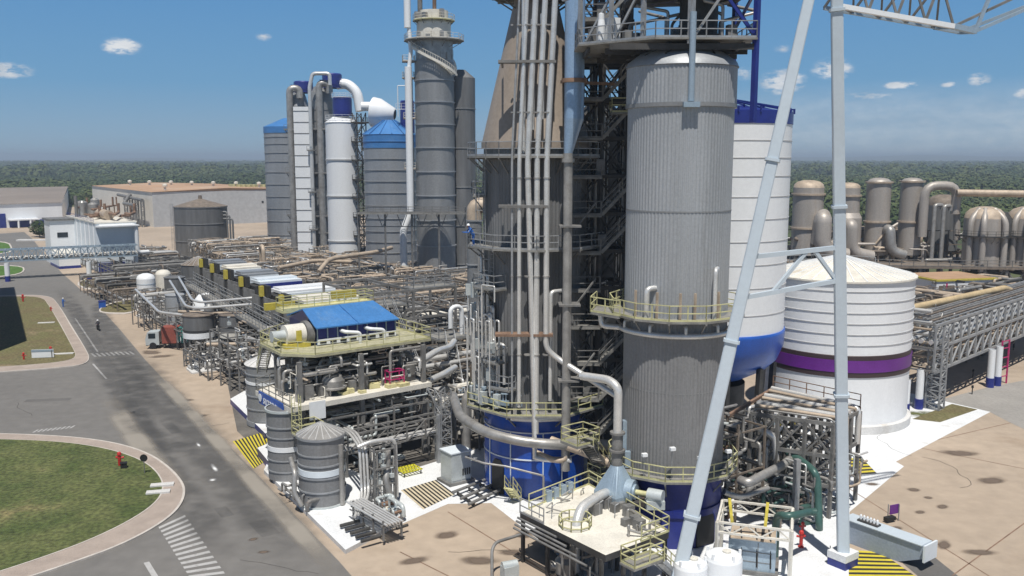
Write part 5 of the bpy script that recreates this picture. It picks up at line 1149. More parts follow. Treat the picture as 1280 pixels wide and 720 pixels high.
for x in (2.1, -1.6, -2.6):
    for s in (-1, 1): mb = MB(); q = p + tf * x + ts * s * .95 + Vector((0, 0, .5)); mb.tube([q - ts * .16, q + ts * .16], .5, 18); mb.build('wheel', black, t)
# motorcyclist on the road
p = G(123, 413); t = thing('motorcycle', 'small dark motorcycle riding away along the worn road', 'motorcycle', p); mf = U; ms = V
for x in (-.65, .65): mb = MB(); q = p + mf * x + Vector((0, 0, .31)); mb.tube([q - ms * .06, q + ms * .06], .31, 18); mb.build('wheel', black, t)
mb = MB(); mb.bar(p + mf * -.6 + Vector((0, 0, .45)), p + mf * .45 + Vector((0, 0, .7)), .22, .3); mb.build('frame', steelD, t); mb = MB(); mb.bar(p + mf * -.7 + Vector((0, 0, .82)), p + mf * .1 + Vector((0, 0, .82)), .26, .12); mb.build('seat', black, t)
mb = MB(); mb.lathe(p + mf * .3 + Vector((0, 0, .72)), [(.01, 0), (.17, .06), (.17, .2), (.01, .27)], 12, dome=True); mb.build('fuel_tank', red, t)
mb = MB(); mb.bar(p + mf * .65 + Vector((0, 0, .31)), p + mf * .42 + Vector((0, 0, 1.0)), .07); mb.build('fork', steel, t); mb = MB(); mb.bar(p + mf * .42 + ms * -.35 + Vector((0, 0, 1.02)), p + mf * .42 + ms * .35 + Vector((0, 0, 1.02)), .05); mb.build('handlebar', steel, t)
t = thing('person', 'rider in dark clothes and white helmet seated on the moving motorcycle', 'person', p); figure(t, p + Vector((0, 0, .02)), math.atan2(U.y, U.x), 1.75, mat('dark_clothes', (.03, .03, .04), .9, 0, .2, 3), skinm, white, .22, True)
p = G(79, 390); t = thing('person', 'person in dark clothes walking near the pipe bridge', 'person', G(79, 384)); figure(t, G(79, 384), 1.0, 1.7, overall, skinm, white, .03)
# shrubs beside the low warehouse
def leafy(mb, c, r, h, n, rn, s=.35):
    for _ in range(n):
        z = rn.uniform(0, 1); t_ = rn.uniform(0, 6.283); q = r * math.sqrt(1 - (2 * z - 1) ** 2) * rn.uniform(.55, 1.1); p_ = Vector((c[0] + q * math.cos(t_), c[1] + q * math.sin(t_), c[2] + h * z))
        a = Vector((rn.uniform(-1, 1), rn.uniform(-1, 1), rn.uniform(-.4, .4))).normalized(); b_ = a.cross(Vector((rn.uniform(-1, 1), rn.uniform(-1, 1), rn.uniform(-1, 1)))).normalized(); mb.add([p_ - a * s, p_ + b_ * s * .5, p_ + a * s, p_ - b_ * s * .5], [(0, 1, 2, 3)])
rn = random.Random(21)
for i, (px, py, r_, h_) in enumerate(((50, 296, 3.2, 5.0), (58, 297, 3.0, 4.2), (66, 298, 2.4, 3.2))):
    p = G(px, py); t = thing('shrub', ['rounded dark shrub, tallest and leftmost before the low warehouse', 'middle dark shrub of three beside the low white warehouse', 'smallest dark shrub of three, nearest the white annex'][i], 'shrub', p, 'shrubs by the low warehouse')
    mb = MB(); leafy(mb, p + Vector((0, 0, .8)), r_, h_, 500, rn, .5); mb.build('crown', leaf_b, t); mb = MB(); mb.tube([p, p + Vector((0, 0, h_ * .6))], .2, 7); mb.build('trunk', brown, t)
p = G(52, 301); mb = MB(); mb.poly([p + Vector((-8, -1.5, 0)), p + Vector((16, 0, 0)), p + Vector((16, 2.2, 0)), p + Vector((-8, 1, 0))], 0, .5); single('planter_kerb', mb, conc, 'pale low planter wall in front of the dark shrubs', 'planter')
# ================================================================== PRESS LINE, TANKS AND PIPEWORK LEFT OF CENTRE
PR = ['first', 'second']
plabs = ['washing press with purple sided roof, fourth roof back from the blue roofed house', 'washing press with long white roof nearest the blue roofed filter house', 'washing press with white blue roof, second nearest the blue roofed house', 'washing press with short white roof, fifth back along the row', 'washing press with white roof, sixth back along the row', 'farthest washing press of the row, close to the dark grey tank']
for i, (u, dark, w_, lab) in enumerate(((46.6, 0, 7.5, plabs[1]), (55.5, 0, 7.5, plabs[2]), (66, 1, 6.2, plabs[0]), (75, 0, 5.4, plabs[3]), (84, 0, 5.2, plabs[4]), (92, 0, 5.0, plabs[5]))):
    v = 14.9 + (u - 46.6) * .104; c = P(u, v + 4, 0); t = thing('washing_press', lab, 'press', c, 'washing presses in a row')
    mb = MB(); mb.box(P(u, v + 4.2, 8.2), (6.2, 3.6, 2.2), VA); mb.build('press_body', steelD, t)
    mb = MB(); mb.box(P(u, v + 1.6 + w_ / 2 + .3, 10.6), (w_, 3.9, .35), VA); mb.box(P(u + .5, v + 1.6 + w_ / 2 + .3, 10.95), (w_ * .95, 2.2, .25), VA); mb.build('roof', [wdirty, white, whiteB, silo, wdirty, silo][i], t)
    mb = MB(); mb.box(P(u - 2.0, v + 1.6 + w_ / 2 + .3, 9.6), (w_, .12, 1.05), VA); mb.build('front_panel', navy if dark else whiteB, t)
    mb = MB(); mb.box(P(u, v - .1, 10.3), (.5, .6, 1.35), VA); mb.build('actuator', yellow, t)
    mb = MB(); mb.box(P(u, v + .55, 10.2), (.5, 2.2, 1.5), VA); mb.box(P(u, v - .1, 8.2), (.4, .4, 2.1), VA); mb.build('actuator_stand', steelD, t)
    mb = MB()
    for k in range(7): mb.box(P(u - 3.4 + k * 1.05, v + .2 - .03 * k, 7.9), (.16, .95, 2.3), VA + .25)
    mb.each('guard_panel', steelM, t)
    mb = MB()
    for a in (-2.8, 2.8):
        for b in (.5, 4, 8): mb.bar(P(u + a, v + b, 0), P(u + a, v + b, 8.2), .35)
    mb.each('leg', steelM, t)
    mb = MB(); rn = random.Random(i + 40)
    for k in range(6): a = rn.uniform(-3, 3); mb.tube([P(u + a, v + 1, 8.5), P(u + a, v + rn.uniform(2, 8), 9.6), P(u + a + 2, v + 8, 9.6)], rn.uniform(.08, .18), 7)
    mb.build('pipe', alu, t)
c = P(70, 17, 7.9); t = thing('press_floor', 'long raised press floor with dark edge carrying the row of washing presses', 'platform', P(70, 17, 0))
mb = MB(); mb.poly([P(34, 13.2), P(97, 19.6), P(97, 31), P(34, 26)], 7.6, 7.9); mb.build('floor', grate, t)
mb = MB(); rail(mb, [P(34, 13.3, 7.9), P(97, 19.7, 7.9)], 1.1, .04, 2); mb.build('railing', steel, t)
mb = MB()
for k in range(12): u = 35 + k * 5.5; mb.bar(P(u, 13.8 + k * .57, 0), P(u, 13.8 + k * .57, 7.6), .3); mb.bar(P(u, 13.8 + k * .57, 7.2), P(u, 26, 7.2), .3, .5)
mb.each('column', steelM, t)
# walkway with handrails descending along the press row
t = thing('walkway', 'long grey steel walkway with handrails in front of the press row', 'walkway', P(58, 12, 0))
w_ = [P(34, 12.9), P(96, 19.2), P(96.2, 17.9), P(34.2, 11.6)]; deck(t, w_, 7.0, grate, steel, .25)
mb = MB()
for k in range(12): u = 35 + k * 5.4; v = 12.3 + k * .55; mb.bar(P(u, v, 0), P(u, v, 6.8), .2); mb.bar(P(u, v, 4), P(u + 2.6, v + .3, 6.7), .12)
mb.each('post', steelM, t)
for i, (pts, r, m, lab) in enumerate((
    ([P(96, 17, 8.4), P(70, 11.2, 8.4), P(67, 11.5, 8.4), P(62, 17, 9.2), P(60, 24, 9.2)], .17, alu, 'bright white pipe above the walkway bending towards the purple roofed press'),
    ([P(97, 15.8, 7.8), P(69, 10, 7.8), P(66, 10.5, 7.8), P(60, 18, 8.6)], .17, alu, 'lower twin of the bright pipe beside the long grey walkway'),
    ([P(104, 12, 5.8), P(78, 8.8, 5.8), P(70, 12, 5.9)], .2, alu, 'pale pipe crossing over the grey cylinder behind the truck'),
    ([P(70.5, 9.4, 6.9), P(62, 17, 6.9), P(62, 17, 4)], .18, beige, 'beige pipe passing above the two wide grey tanks'),
    ([P(60, 9.8, 3.9), P(56, 16, 3.9), P(57, 18.5, 6.2)], .26, beige, 'beige pipe low in front of the right wide tank'),
    ([P(40, 8.6, 5.6), P(40, 24, 5.6)], .3, beige, 'beige pipe crossing behind the pale domed tank'))):
    pipe(pts, r, m, lab, None, 10, bend=1.2)
def tank(lab, px, py, r, z0, z1, m, roof='flat', bands=(), legs=0, roofm=None, back=True, cat='tank', name='storage_tank'):
    c = G(px, py); c = c + Vector((c.x, c.y, 0)).normalized() * r if back else c; t = thing(name, lab, cat, c)
    mb = MB(); mb.lathe(c, [(r, z0), (r, z1)], 48); mb.build('shell', m, t)
    mb = MB()
    if roof == 'flat': mb.lathe(c, [(r + .08, z1 - .1), (r + .08, z1), (r * .9, z1 + .06), (0, z1 + .25)], 48)
    elif roof == 'dome': mb.lathe(c, [(r, z1), (r * .92, z1 + r * .25), (r * .7, z1 + r * .45), (r * .35, z1 + r * .57), (0, z1 + r * .6)], 48, dome=True)
    else: mb.lathe(c, [(r + .1, z1 - .05), (r + .1, z1), (.2, z1 + r * .45), (0, z1 + r * .45)], 48)
    mb.build('roof', roofm or m, t)
    if roof == 'cone':
        mb = MB()
        for k in range(20): a = 2 * math.pi * k / 20; d = Vector((math.cos(a), math.sin(a), 0)); mb.bar(c + d * (r + .08) + Vector((0, 0, z1 + .03)), c + d * .2 + Vector((0, 0, z1 + r * .45 + .02)), .07, .06)
        mb.build('roof_rib', alu, t)
    if z0 > .3:
        mb = MB(); mb.lathe(c, [(r, z0), (.2, z0 - .5)], 40); mb.build('bottom', m, t); mb = MB()
        for k in range(legs or 6): a = 2 * math.pi * (k + .5) / (legs or 6); p = c + Vector((r * .9 * math.cos(a), r * .9 * math.sin(a), 0)); mb.bar(p, p + Vector((0, 0, z0 + .3)), .2)
        mb.each('leg', steelM, t)
    for z, h, bm_, e in bands: mb = MB(); mb.lathe(c, [(r, z), (r + e, z), (r + e, z + h), (r, z + h)], 48); mb.build('band', bm_, t)
    return t, c
rb = lambda zs, m=silo: [(z, .14, m, .1) for z in zs]
tank('small white tank with orange stripe on legs at the far end by the grass', 185, 395, 1.6, 2.4, 6.6, white, 'dome', [(4.2, .3, beige, .03), (5.6, .1, bluel, .03)], 6)
tank('short white tank tucked behind the orange striped white tank', 206, 384, 1.4, 2, 6.2, wdirty, 'dome', [], 6)
tank('dark grey upright cylinder directly behind the truck cab and white tank', 221, 400, 1.75, .1, 7.4, cladD, 'flat', rb([2.5, 5]))
tank('grey upright cylinder with pink and white foot standing behind the truck', 222, 424, 1.5, .1, 6.9, clad, 'flat', [(.1, 1.6, wdirty, .04), (1.7, .6, mat('pink_band', (.5, .33, .33), .5, 0, .1, 1), .05)])
t, c = tank('wide grey tank on legs with white foot band, left of the pair above the pumps', 251, 458, 2.05, 3.7, 6.9, cladD, 'flat', [(3.75, .75, white, .05), (4.7, .2, steelD, .06)], 8, brown)
t, c = tank('wide grey tank on legs, right of the pair above the pumps', 296, 457, 2.1, 3.7, 6.9, cladD, 'flat', [(3.75, .7, wdirty, .05), (5.2, .12, steelD, .05)], 8, brown)
tank('big low grey tank with brown cone roof in front of the dark storage tank', 250, 365, 3.6, .1, 5.6, cladD, 'cone', [], 0, brown)
t, c = tank('pale domed tank with banded grey side beside the navy edged plinth', 339, 536, 2.4, .1, 6.6, siloD, 'cone', [(.1, .5, silo, .1), (1.9, .12, silo, .08), (3.3, .12, silo, .08), (4.6, .3, white, .05), (5.6, .12, silo, .08)], 0, conc)
t, c = tank('grey banded tank with one white band, just left of cone roofed front tank', 361, 607, 1.68, .35, 6.5, cladM, 'flat', [(6.4, .2, greyg, .14), (5.0, .12, silo, .08), (4.1, .1, silo, .07), (2.95, .42, white, .05), (2.1, .1, silo, .07), (1.1, .1, silo, .07)], 0, cladD)
t, c = tank('front grey banded tank with ribbed cone roof and pale cyan band', 404, 642, 1.85, .35, 6.1, cladM, 'cone', [(5.9, .18, silo, .12), (4.6, .1, silo, .07), (3.75, .12, silo, .08), (2.95, .5, whiteB, .05), (2.75, .12, silo, .08), (1.6, .12, silo, .08), (.35, .16, greyg, .12)], 0, aluD)
c9 = c
mb = MB(); mb.tube([c + Vector((-1.3, -1.75, .6)), c + Vector((-1.9, -1.6, 1.6)), c + Vector((-1.9, -1.2, 3.2)), c + Vector((-2.6, .4, 3.8))], .2, 9); mb.tube([c + Vector((1.75, -.9, .4)), c + Vector((1.75, -.9, 5.4))], .22, 9); mb.each('side_pipe', aluD, t)
# white rounded vessel between the cylinders
c = G(262, 412); c = P(84, 17.5); t = thing('rounded_vessel', 'white rounded hopper with dark seam beside thin grey cylinder', 'vessel', c)
mb = MB(); mb.lathe(c, [(1.7, 2.2), (2.1, 3.0), (2.1, 4.8), (1.8, 6.0), (1.1, 6.9), (0, 7.2)], 32, dome=True); mb.build('shell', white, t); mb = MB(); mb.lathe(c, [(2.12, 3.3), (2.16, 3.3), (2.16, 3.45), (2.12, 3.45)], 32); mb.build('seam', steelD, t); mb = MB()
for k in range(5): a = k * 1.257; mb.bar(c + Vector((1.7 * math.cos(a), 1.7 * math.sin(a), 0)), c + Vector((1.7 * math.cos(a), 1.7 * math.sin(a), 3)), .2)
mb.each('leg', steelM, t)
c = P(74, 14.8); t = thing('slim_cylinder', 'thin grey cylinder standing in front of the white rounded hopper', 'vessel', c); mb = MB(); mb.lathe(c, [(.75, 0), (.75, 6.6), (.4, 7), (0, 7)], 20); mb.build('shell', siloD, t); rings(t, c, .75, [2.5, 5.5], steelM, n=20)
# pump and pipework groups at ground level
mats1 = [alu, aluD, aluD, steelM]; mats2 = [beige, aluD, alu, brown, steelM, beige, beige]
for k, (u0, u1, v0, v1, z1) in enumerate(((56, 66, 8.5, 17.5, 3.4),)):
    manifold('busy grey pipework and valves under and before the two wide tanks', None, u0, u1, v0, v1, .4, z1, 46, (.07, .16), mats1, 100 + k, 6, (.8, 3), True, 12)
manifold('small pump piping under the orange striped white tank', None, 104, 112, 13.5, 22, .3, 2.6, 20, (.06, .14), mats1, 111, 3, (.6, 2), True, 6)
manifold('tangled steel pipework beneath the long grey walkway', None, 74, 103, 11, 18, .4, 6.0, 40, (.08, .18), mats1, 112, 6, (1, 4), True, 8)
manifold('tangled pipework under the near end of the long walkway', None, 36, 56, 9, 16, .4, 7.5, 44, (.08, .2), mats1 + [beige], 113, 6, (1, 3.5), True, 8)
manifold('dense dark pipework between white process building and grey storage tank', None, 118, 150, 12, 26, .3, 4.2, 40, (.1, .25), [brown, aluD, steelM, steelD], 114, 8, (1, 4), True, 6)
manifold('dense pipe and frame clutter left of the dark grey storage tank', None, 150, 215, 22, 44, .3, 3.6, 50, (.12, .3), [brown, aluD, steelM, steelD, alu], 115, 10, (1.5, 6), True, 4)
# brown dusty pipework field behind the presses: one label per block, all of a kind
k = 0
for u0 in range(34, 200, 14):
    for v0 in ((29, 42) if u0 < 62 else (29, 42, 55) if u0 < 104 else (30, 44, 58) if u0 < 150 else (36, 50, 64)):
        if u0 < 48 and v0 > 40: continue
        u = u0; v = v0 + (u - 46) * .1
        if any((P(u + 7, v + 6) - Vector(c_)).length < r_ + 8 for c_, r_ in (((-28.9, 215, 0), 6), ((-42, 225, 0), 4), ((-91, 264, 0), 7), ((-15.6, 185, 0), 4), ((-10, 190, 0), 3))): pass
        manifold('dusty beige and brown pipework block in the pipe field behind the presses', 'pipework blocks in the brown pipe field', u, u + 13, v, v + 12, 1.2, (6.6 if u0 < 110 else 4.6) + 1.2 * math.sin(k * 1.7), 48, (.06, .17), mats2, 200 + k, 12, (1.2, 6), True, 4, .4); k += 1
for pts, r, lab in (([P(96, 42, 7.4), P(100, 46, 9.2), P(104, 58, 9.4), P(112, 66, 9.2)], .42, 'thick beige pipe arching up towards the white downcomer of the tall vessel'), ([P(100, 36, 8.2), P(104, 45, 8.6), P(103, 53, 7.8)], .38, 'thick beige pipe lying low before the slim white tank'), ([P(128, 44, 6), P(128, 44, 9.4), P(131, 44.6, 9.4), P(131, 44.6, 6)], .45, 'beige hoop shaped pipe near the left foot of the white tank')):
    pipe(pts, r, beige, lab, None, 10, bend=1.8)
# ================================================================== FILTER HOUSE WITH BLUE ROOF
t = thing('filter_house', 'blue roofed filter house on yellow railed decks in the left foreground', 'building', P(20, 10, 0))
lo = [P(14.4, 2.2), P(14.9, 16.6), P(25, 16.6), P(25, 8.5), P(21.8, 2.0)]; up = [P(15.6, 5.2), P(15.9, 17.2), P(26.5, 17.2), P(26.5, 7), P(23.4, 3.2), P(18, 3.0)]
deck(t, lo, 7.0, wdirty, grate, .45, skip=(0, 2), name='lower_deck'); deck(t, up, 11.0, mat('dusty_yellow_grating', (.40,.385,.26), .7, 0, .2, 1.5, grime=(.3,.28,.22), gscale=.9, gth=.52), yellowP, .25, name='upper_deck')
mb = MB()
for u in (15.4, 20.5, 25):
    for v in ((3.6, 9.5, 16) if u < 24 else (9.5, 16)): mb.bar(P(u, v, 0), P(u, v, 10.6), .38)
mb.each('column', steelM, t)
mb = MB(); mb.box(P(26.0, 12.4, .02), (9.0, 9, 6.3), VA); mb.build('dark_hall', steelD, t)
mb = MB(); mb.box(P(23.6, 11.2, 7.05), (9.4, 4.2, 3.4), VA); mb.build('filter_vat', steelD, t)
A_, B_, C_, D_ = P(18.6, 6.7, 12.75), P(18.4, 15.2, 12.75), P(20.7, 6.35, 14.3), P(21.2, 13.9, 14.3)
E2, F2 = P(25.6, 6.8, 13.0), P(25.6, 15.0, 13.0); dn = Vector((0, 0, -.12)); mb = MB()
for q in ((A_, B_, D_, C_), (C_, D_, F2, E2)): mb.add(list(q) + [p + dn for p in q], [(0, 1, 2, 3), (7, 6, 5, 4), (0, 4, 5, 1), (1, 5, 6, 2), (2, 6, 7, 3), (3, 7, 4, 0)])
mb.bar(A_.lerp(C_, .02) + Vector((0, 0, .0)), A_.lerp(C_, .98), .1, .08)
mid = [A_.lerp(B_, .5), C_.lerp(D_, .5)]; mb.bar(mid[0] + Vector((0, 0, .02)), mid[1] + Vector((0, 0, .02)), .06, .05); mb.build('roof', bluer, t)
mb = MB(); a1, b1 = P(19.1, 7.0, 11.05), P(18.9, 15.0, 11.05); h = Vector((0, 0, 1.7)); c1, d1 = P(25.4, 14.8, 11.05), P(25.4, 7.0, 11.05)
mb.add([a1, b1, c1, d1, a1 + h, b1 + h, c1 + h, d1 + h], [(0, 1, 5, 4), (1, 2, 6, 5), (2, 3, 7, 6), (3, 0, 4, 7)]); mb.add([a1 + h, d1 + h, C_ + Vector((0, 0, -.1))], [(0, 1, 2)]); mb.add([b1 + h, D_ + Vector((0, 0, -.1)), c1 + h], [(0, 1, 2)]); mb.build('wall', navy, t)
mb = MB()
for k in range(9): p = a1.lerp(b1, k / 8) - U * .05; mb.bar(p, p + h * .95, .1)
mb.each('mullion', bluel, t); mb = MB(); mb.bar(a1 - U * .1 + Vector((0, 0, .28)), b1 - U * .1 + Vector((0, 0, .28)), .14, .5); mb.build('sill', white, t); mb = MB()
for k in range(8): p = a1.lerp(b1, (k + .5) / 8) - U * .19 + Vector((0, 0, .16)); mb.box(p, (.62, .06, .22), VA)
mb.each('vent_slot', black, t)
deck(t, [P(25.8, 6.5), P(25.8, 16.4), P(27.6, 16.4), P(27.6, 6.5)], 13.4, yellowP, yellowP, .3, name='upper_walkway')
mb = MB(); mb.box(P(31.5, 8.5, 12.6), (3.2, .5, .7), VA); mb.box(P(31, 15.5, 13.2), (2.8, .5, .8), VA); mb.each('yellow_guard', yellow, t)
d0 = P(20.2, 4.3, 12.1); mb = MB(); mb.tube([d0, d0 + V * 1.8], .95, 24); mb.build('drive_drum', wdirty, t); mb = MB(); mb.tube([d0 + V * 1.85, d0 + V * 2.5], 1.15, 24); mb.build('drive_wheel', steelM, t)
mb = MB(); mb.tube([d0 - V * 1.2, d0], .5, 16); mb.build('drive_motor', greyg, t); mb = MB(); mb.box(d0 + V * .9 + Vector((0, 0, -1.2)), (2.4, 2.0, .5), VA); mb.build('drive_base', yellow, t); mb = MB(); mb.box(d0 + V * 1.0 - U * .98 + Vector((0, 0, -.5)), (.5, .1, 1), VA); mb.build('warning_plate', yellow, t)
mb = MB()
for v in (9.3, 11.8): mb.tube([P(18.9, v, 12.2), P(18.0, v, 12.2), P(17.8, v + 1.4, 12.0), P(18.0, v + 1.5, 10.5)], .17, 10)
mb.each('elbow_pipe', white, t)
mb = MB(); rn = random.Random(12)
for k in range(34):
    u, v = rn.uniform(15.8, 21.5), rn.uniform(3, 16.5); z = rn.uniform(7.4, 10.4); mb.tube([P(u, v, 7.05), P(u, v, z), P(u, min(16.6, v + rn.uniform(1, 4)), z), P(min(22, u + 2), min(16.6, v + 3), z)], rn.uniform(.07, .2), 7)
mb.build('deck_pipework', aluD, t)
mb = MB()
for k in range(16): mb.box(P(rn.uniform(15.5, 20), rn.uniform(3.5, 16), 7.02), (rn.uniform(.5, 1.4), rn.uniform(.5, 1.0), rn.uniform(.5, 1.6)), VA)
mb.each('deck_machine', steelM, t)
mb = MB()
for k in range(9): mb.box(P(rn.uniform(15.2, 17.5), rn.uniform(7, 15), 7.02), (rn.uniform(.6, 1.2), rn.uniform(.5, .9), rn.uniform(.2, .45)), rn.uniform(0, 1))
mb.each('pale_lagging', mat('pale_yellow_lagging', (.6, .55, .3), .7, 0, .2, 2), t)
c = P(16.4, 7.2, 7.05); mb = MB(); mb.lathe(c, [(1.05, .5), (1.2, .6), (1.2, .7), (1.05, .75), (1.05, 1.3), (.85, 1.65), (.4, 1.85), (0, 1.9)], 30); mb.build('receiver', aluD, t)
mb = MB(); mb.tube([c + Vector((0, 0, 1.8)), c + Vector((0, 0, 2.6)), c + V * 2.6 + Vector((0, 0, 2.6)), c + V * 2.6], .2, 9, bend=.8); mb.build('receiver_pipe', aluD, t)
mb = MB()
for a, b in ((0, 0), (1.5, 0), (0, .9), (1.5, .9)): mb.bar(P(15.4 + b, 12.4 + a, 7), P(15.4 + b, 12.4 + a, 8.5), .08)
for z in (7.7, 8.45): rail_pts = [P(15.4, 12.4, z), P(15.4, 13.9, z), P(16.3, 13.9, z), P(16.3, 12.4, z)]; [mb.bar(rail_pts[i], rail_pts[(i + 1) % 4], .08) for i in range(4)]
mb.build('guard_frame', magenta, t)
mb = MB(); mb.box(P(14.35, 4.7, 5.6), (1.5, .06, 1.6), VA); mb.build('hanging_sheet', white, t)
mb = MB(); ladder(mb, P(13.9, 2.9), 3.6, 8.1, rad(215)); mb.build('cage_ladder', yellowP, t); stair(t, P(28.5, 5.2, 7.0), P(23.8, 4.2, 10.9), .9)
deck(t, [P(12.3, 2.2), P(12.3, 4.4), P(14.3, 4.4), P(14.3, 2.2)], 4.8, grate, yellowP, .15, name='ladder_landing')
manifold('crowded pipes and fittings between the two yellow railed decks', None, 15.4, 19.2, 3.2, 16.2, 7.1, 10.5, 40, (.045, .12), [alu, beige, aluD, wdirty], 130, 4, (.6, 2.4), False, 14)
manifold('shaded pipes and pumps under the lower deck of the filter house', None, 14.6, 19.0, 5, 16, .3, 6.2, 40, (.06, .16), [aluD, steelM, greyg], 131, 5, (.8, 3), True, 10)
# blue banner on the deck edge, white disc and word
b0, b1 = P(21.6, 2.05), P(14.9, 2.05); t = thing('banner', 'blue banner with white logo disc and white lettering on the deck edge', 'banner', (b0 + b1) / 2 + Vector((0, 0, 6.2)))
mb = MB(); mb.box((b0 + b1) / 2 + Vector((0, 0, 6.0)), (.08, 5.6, 1.15), VA); mb.build('cloth', blue, t)
mb = MB(); q = P(20.6, 1.98, 6.6); mb.tube([q, q - V * .03], .36, 20); mb.build('logo_disc', white, t)
fc = bpy.data.curves.new('lettering', 'FONT'); fc.body = 'suzano'; fc.size = 1.15; fc.extrude = .01; fo = bpy.data.objects.new('lettering_curve', fc); COL.objects.link(fo); bpy.context.view_layer.update()
me = bpy.data.meshes.new_from_object(fo.evaluated_get(bpy.context.evaluated_depsgraph_get())); bpy.data.objects.remove(fo); me.materials.clear(); me.materials.append(white)
lt = bpy.data.objects.new('lettering', me); COL.objects.link(lt); lt.parent = t; lt.location = P(19.9, 1.97, 6.22) - WL[t.name]
lt.rotation_euler = Matrix((tuple(-U), (0, 0, 1), tuple(-V))).transposed().to_euler()
# gallery truss and pipes below the deck
t = thing('gallery', 'grey truss gallery with pipes under the shaded filter house deck', 'gallery', P(13, 10, 0)); mb = MB()
for z in (2.7, 4.3):
    for du in (0, 1.3): mb.bar(P(12.2 + du, 6.4, z), P(12.6 + du, 16.4, z), .16)
for k in range(6): v = 6.5 + k * 1.95; mb.bar(P(12.3, v, 2.7), P(12.3, v, 4.3), .12); mb.bar(P(12.3, v, 2.7), P(12.3, v + 1.9, 4.3) if v < 15 else P(12.3, v, 4.3), .1); mb.bar(P(12.2, v, 4.3), P(13.6, v, 4.3), .12)
mb.build('truss', steelM, t); mb = MB()
for k in range(5): mb.tube([P(12.5 + k * .25, 16.6, 2.95), P(12.5 + k * .25, 6.3 - k * .1, 2.95)], .09, 8)
mb.each('gallery_pipe', alu, t); mb = MB()
for v in (6.6, 11.5, 16.3): mb.bar(P(12.9, v, 0), P(12.9, v, 2.7), .25)
mb.each('post', steelM, t)
# hoop of parallel pipes beside the front tank
for k, (v, r, lab) in enumerate(((4.55, .11, 'leftmost slim bright pipe of the hoop beside the front cone roofed tank'), (4.85, .11, 'second slim bright pipe of the hoop beside the front tank'), (5.15, .11, 'third slim bright pipe of the hoop beside the front tank'), (7.6, .17, 'thick outer upright pipe closing the hoop on its right side'))):
    if k < 3: pipe([P(2.6, 2.2 + k * .3, 1.2 + k * .12), P(4.8, 3.9 + k * .3, 1.5 + k * .1), P(6.0, v, 1.7), P(6.2, v, 5.2 - k * .15), P(9.0, v + .6, 5.5), P(12.4, v + 1.4, 5.0)], r, alu, lab, None, 9, bend=.8)
    else: pipe([P(5.8, v, .6), P(5.9, v, 5.5), P(6.0, 5.4, 5.6), P(6.2, 4.4, 5.3)], r, alu, lab, None, 10, bend=.7)
pipe([P(5.2, 6.6, .7), P(5.2, 6.6, 1.5), P(5.5, 6.4, 2.4), P(5.9, 6.9, 3.2), P(5.9, 6.9, 4.6)], .26, aluD, 'fat grey kinked pipe inside the pipe hoop', None, 12, bend=.5)
t = thing('hoop_frame', 'dark steel frame with valves standing inside the pipe hoop', 'frame', P(6, 6.2, 0)); mb = MB()
for a in (5.4, 7.4):
    for b in (5.4, 7.3): mb.bar(P(a, b, .4), P(a, b, 5.2), .14)
for z in (2, 3.4, 4.9):
    for a in (5.4, 7.4): mb.bar(P(a, 5.4, z), P(a, 7.3, z), .12)
    for b in (5.4, 7.3): mb.bar(P(5.4, b, z), P(7.4, b, z), .12)
mb.build('frame', steelM, t); mb = MB()
for k in range(14): valve(mb, P(R.uniform(5.2, 7.3), R.uniform(5.5, 7.2), R.uniform(.8, 4.4)), R.uniform(.2, .34))
mb.each('valve', greyg, t); mb = MB()
for k in range(14): u, v = R.uniform(5.3, 7.4), R.uniform(5.4, 7.3); mb.tube([P(u, v, .4), P(u, v, R.uniform(2, 5)), P(u + .8, v + .4, R.uniform(2, 5))], R.uniform(.05, .09), 7)
mb.each('small_pipe', aluD, t)
t = thing('pipe_trestle', 'low trestle of parallel pipes running over the white plinth to the front tank', 'trestle', P(1.5, 3, 0)); mb = MB()
for k in range(6): mb.tube([P(-1.2, 2.9 + k * .26, 1.65), P(4.4, 2.5 + k * .26, 1.75)], .085, 8)
mb.each('trestle_pipe', alu, t); mb = MB()
for k in range(6): mb.tube([P(-1.2 + .3, 3.0 + k * .24, 1.15), P(4.2, 2.6 + k * .24, 1.2)], .06, 7)
mb.each('lower_pipe', aluD, t); mb = MB()
for u in (-.8, .8, 2.4, 4.0):
    for v in (2.8, 4.3): mb.bar(P(u, v, .35), P(u, v, 1.9), .13)
    mb.bar(P(u, 2.6, 1.5), P(u, 4.5, 1.5), .13)
mb.each('trestle_leg', steelM, t)
mb = MB()
for k in range(5): u = -.4 + k * .85; mb.tube([P(u, 1.2, .62), P(u, 2.8, .62)], .14, 9)
for k in range(4): u = .1 + k * .9; mb.tube([P(u, 4.4, .6), P(u + .1, 5.4, .6)], .12, 9)
mb.each('drain_pump', steelD, t)
manifold('small valves and pump piping at the foot of the two front grey tanks', None, 7.5, 13.5, .6, 3.0, .4, 1.6, 14, (.05, .12), mats1, 121, 3, (.4, 1.6), False, 5)
manifold('pump group with pale motors on the white plinth point', None, 2.2, 4.6, 5.0, 6.4, .4, 1.4, 9, (.08, .16), [greyg, wdirty, rust], 122, 2, (.4, 1.2), False, 4)
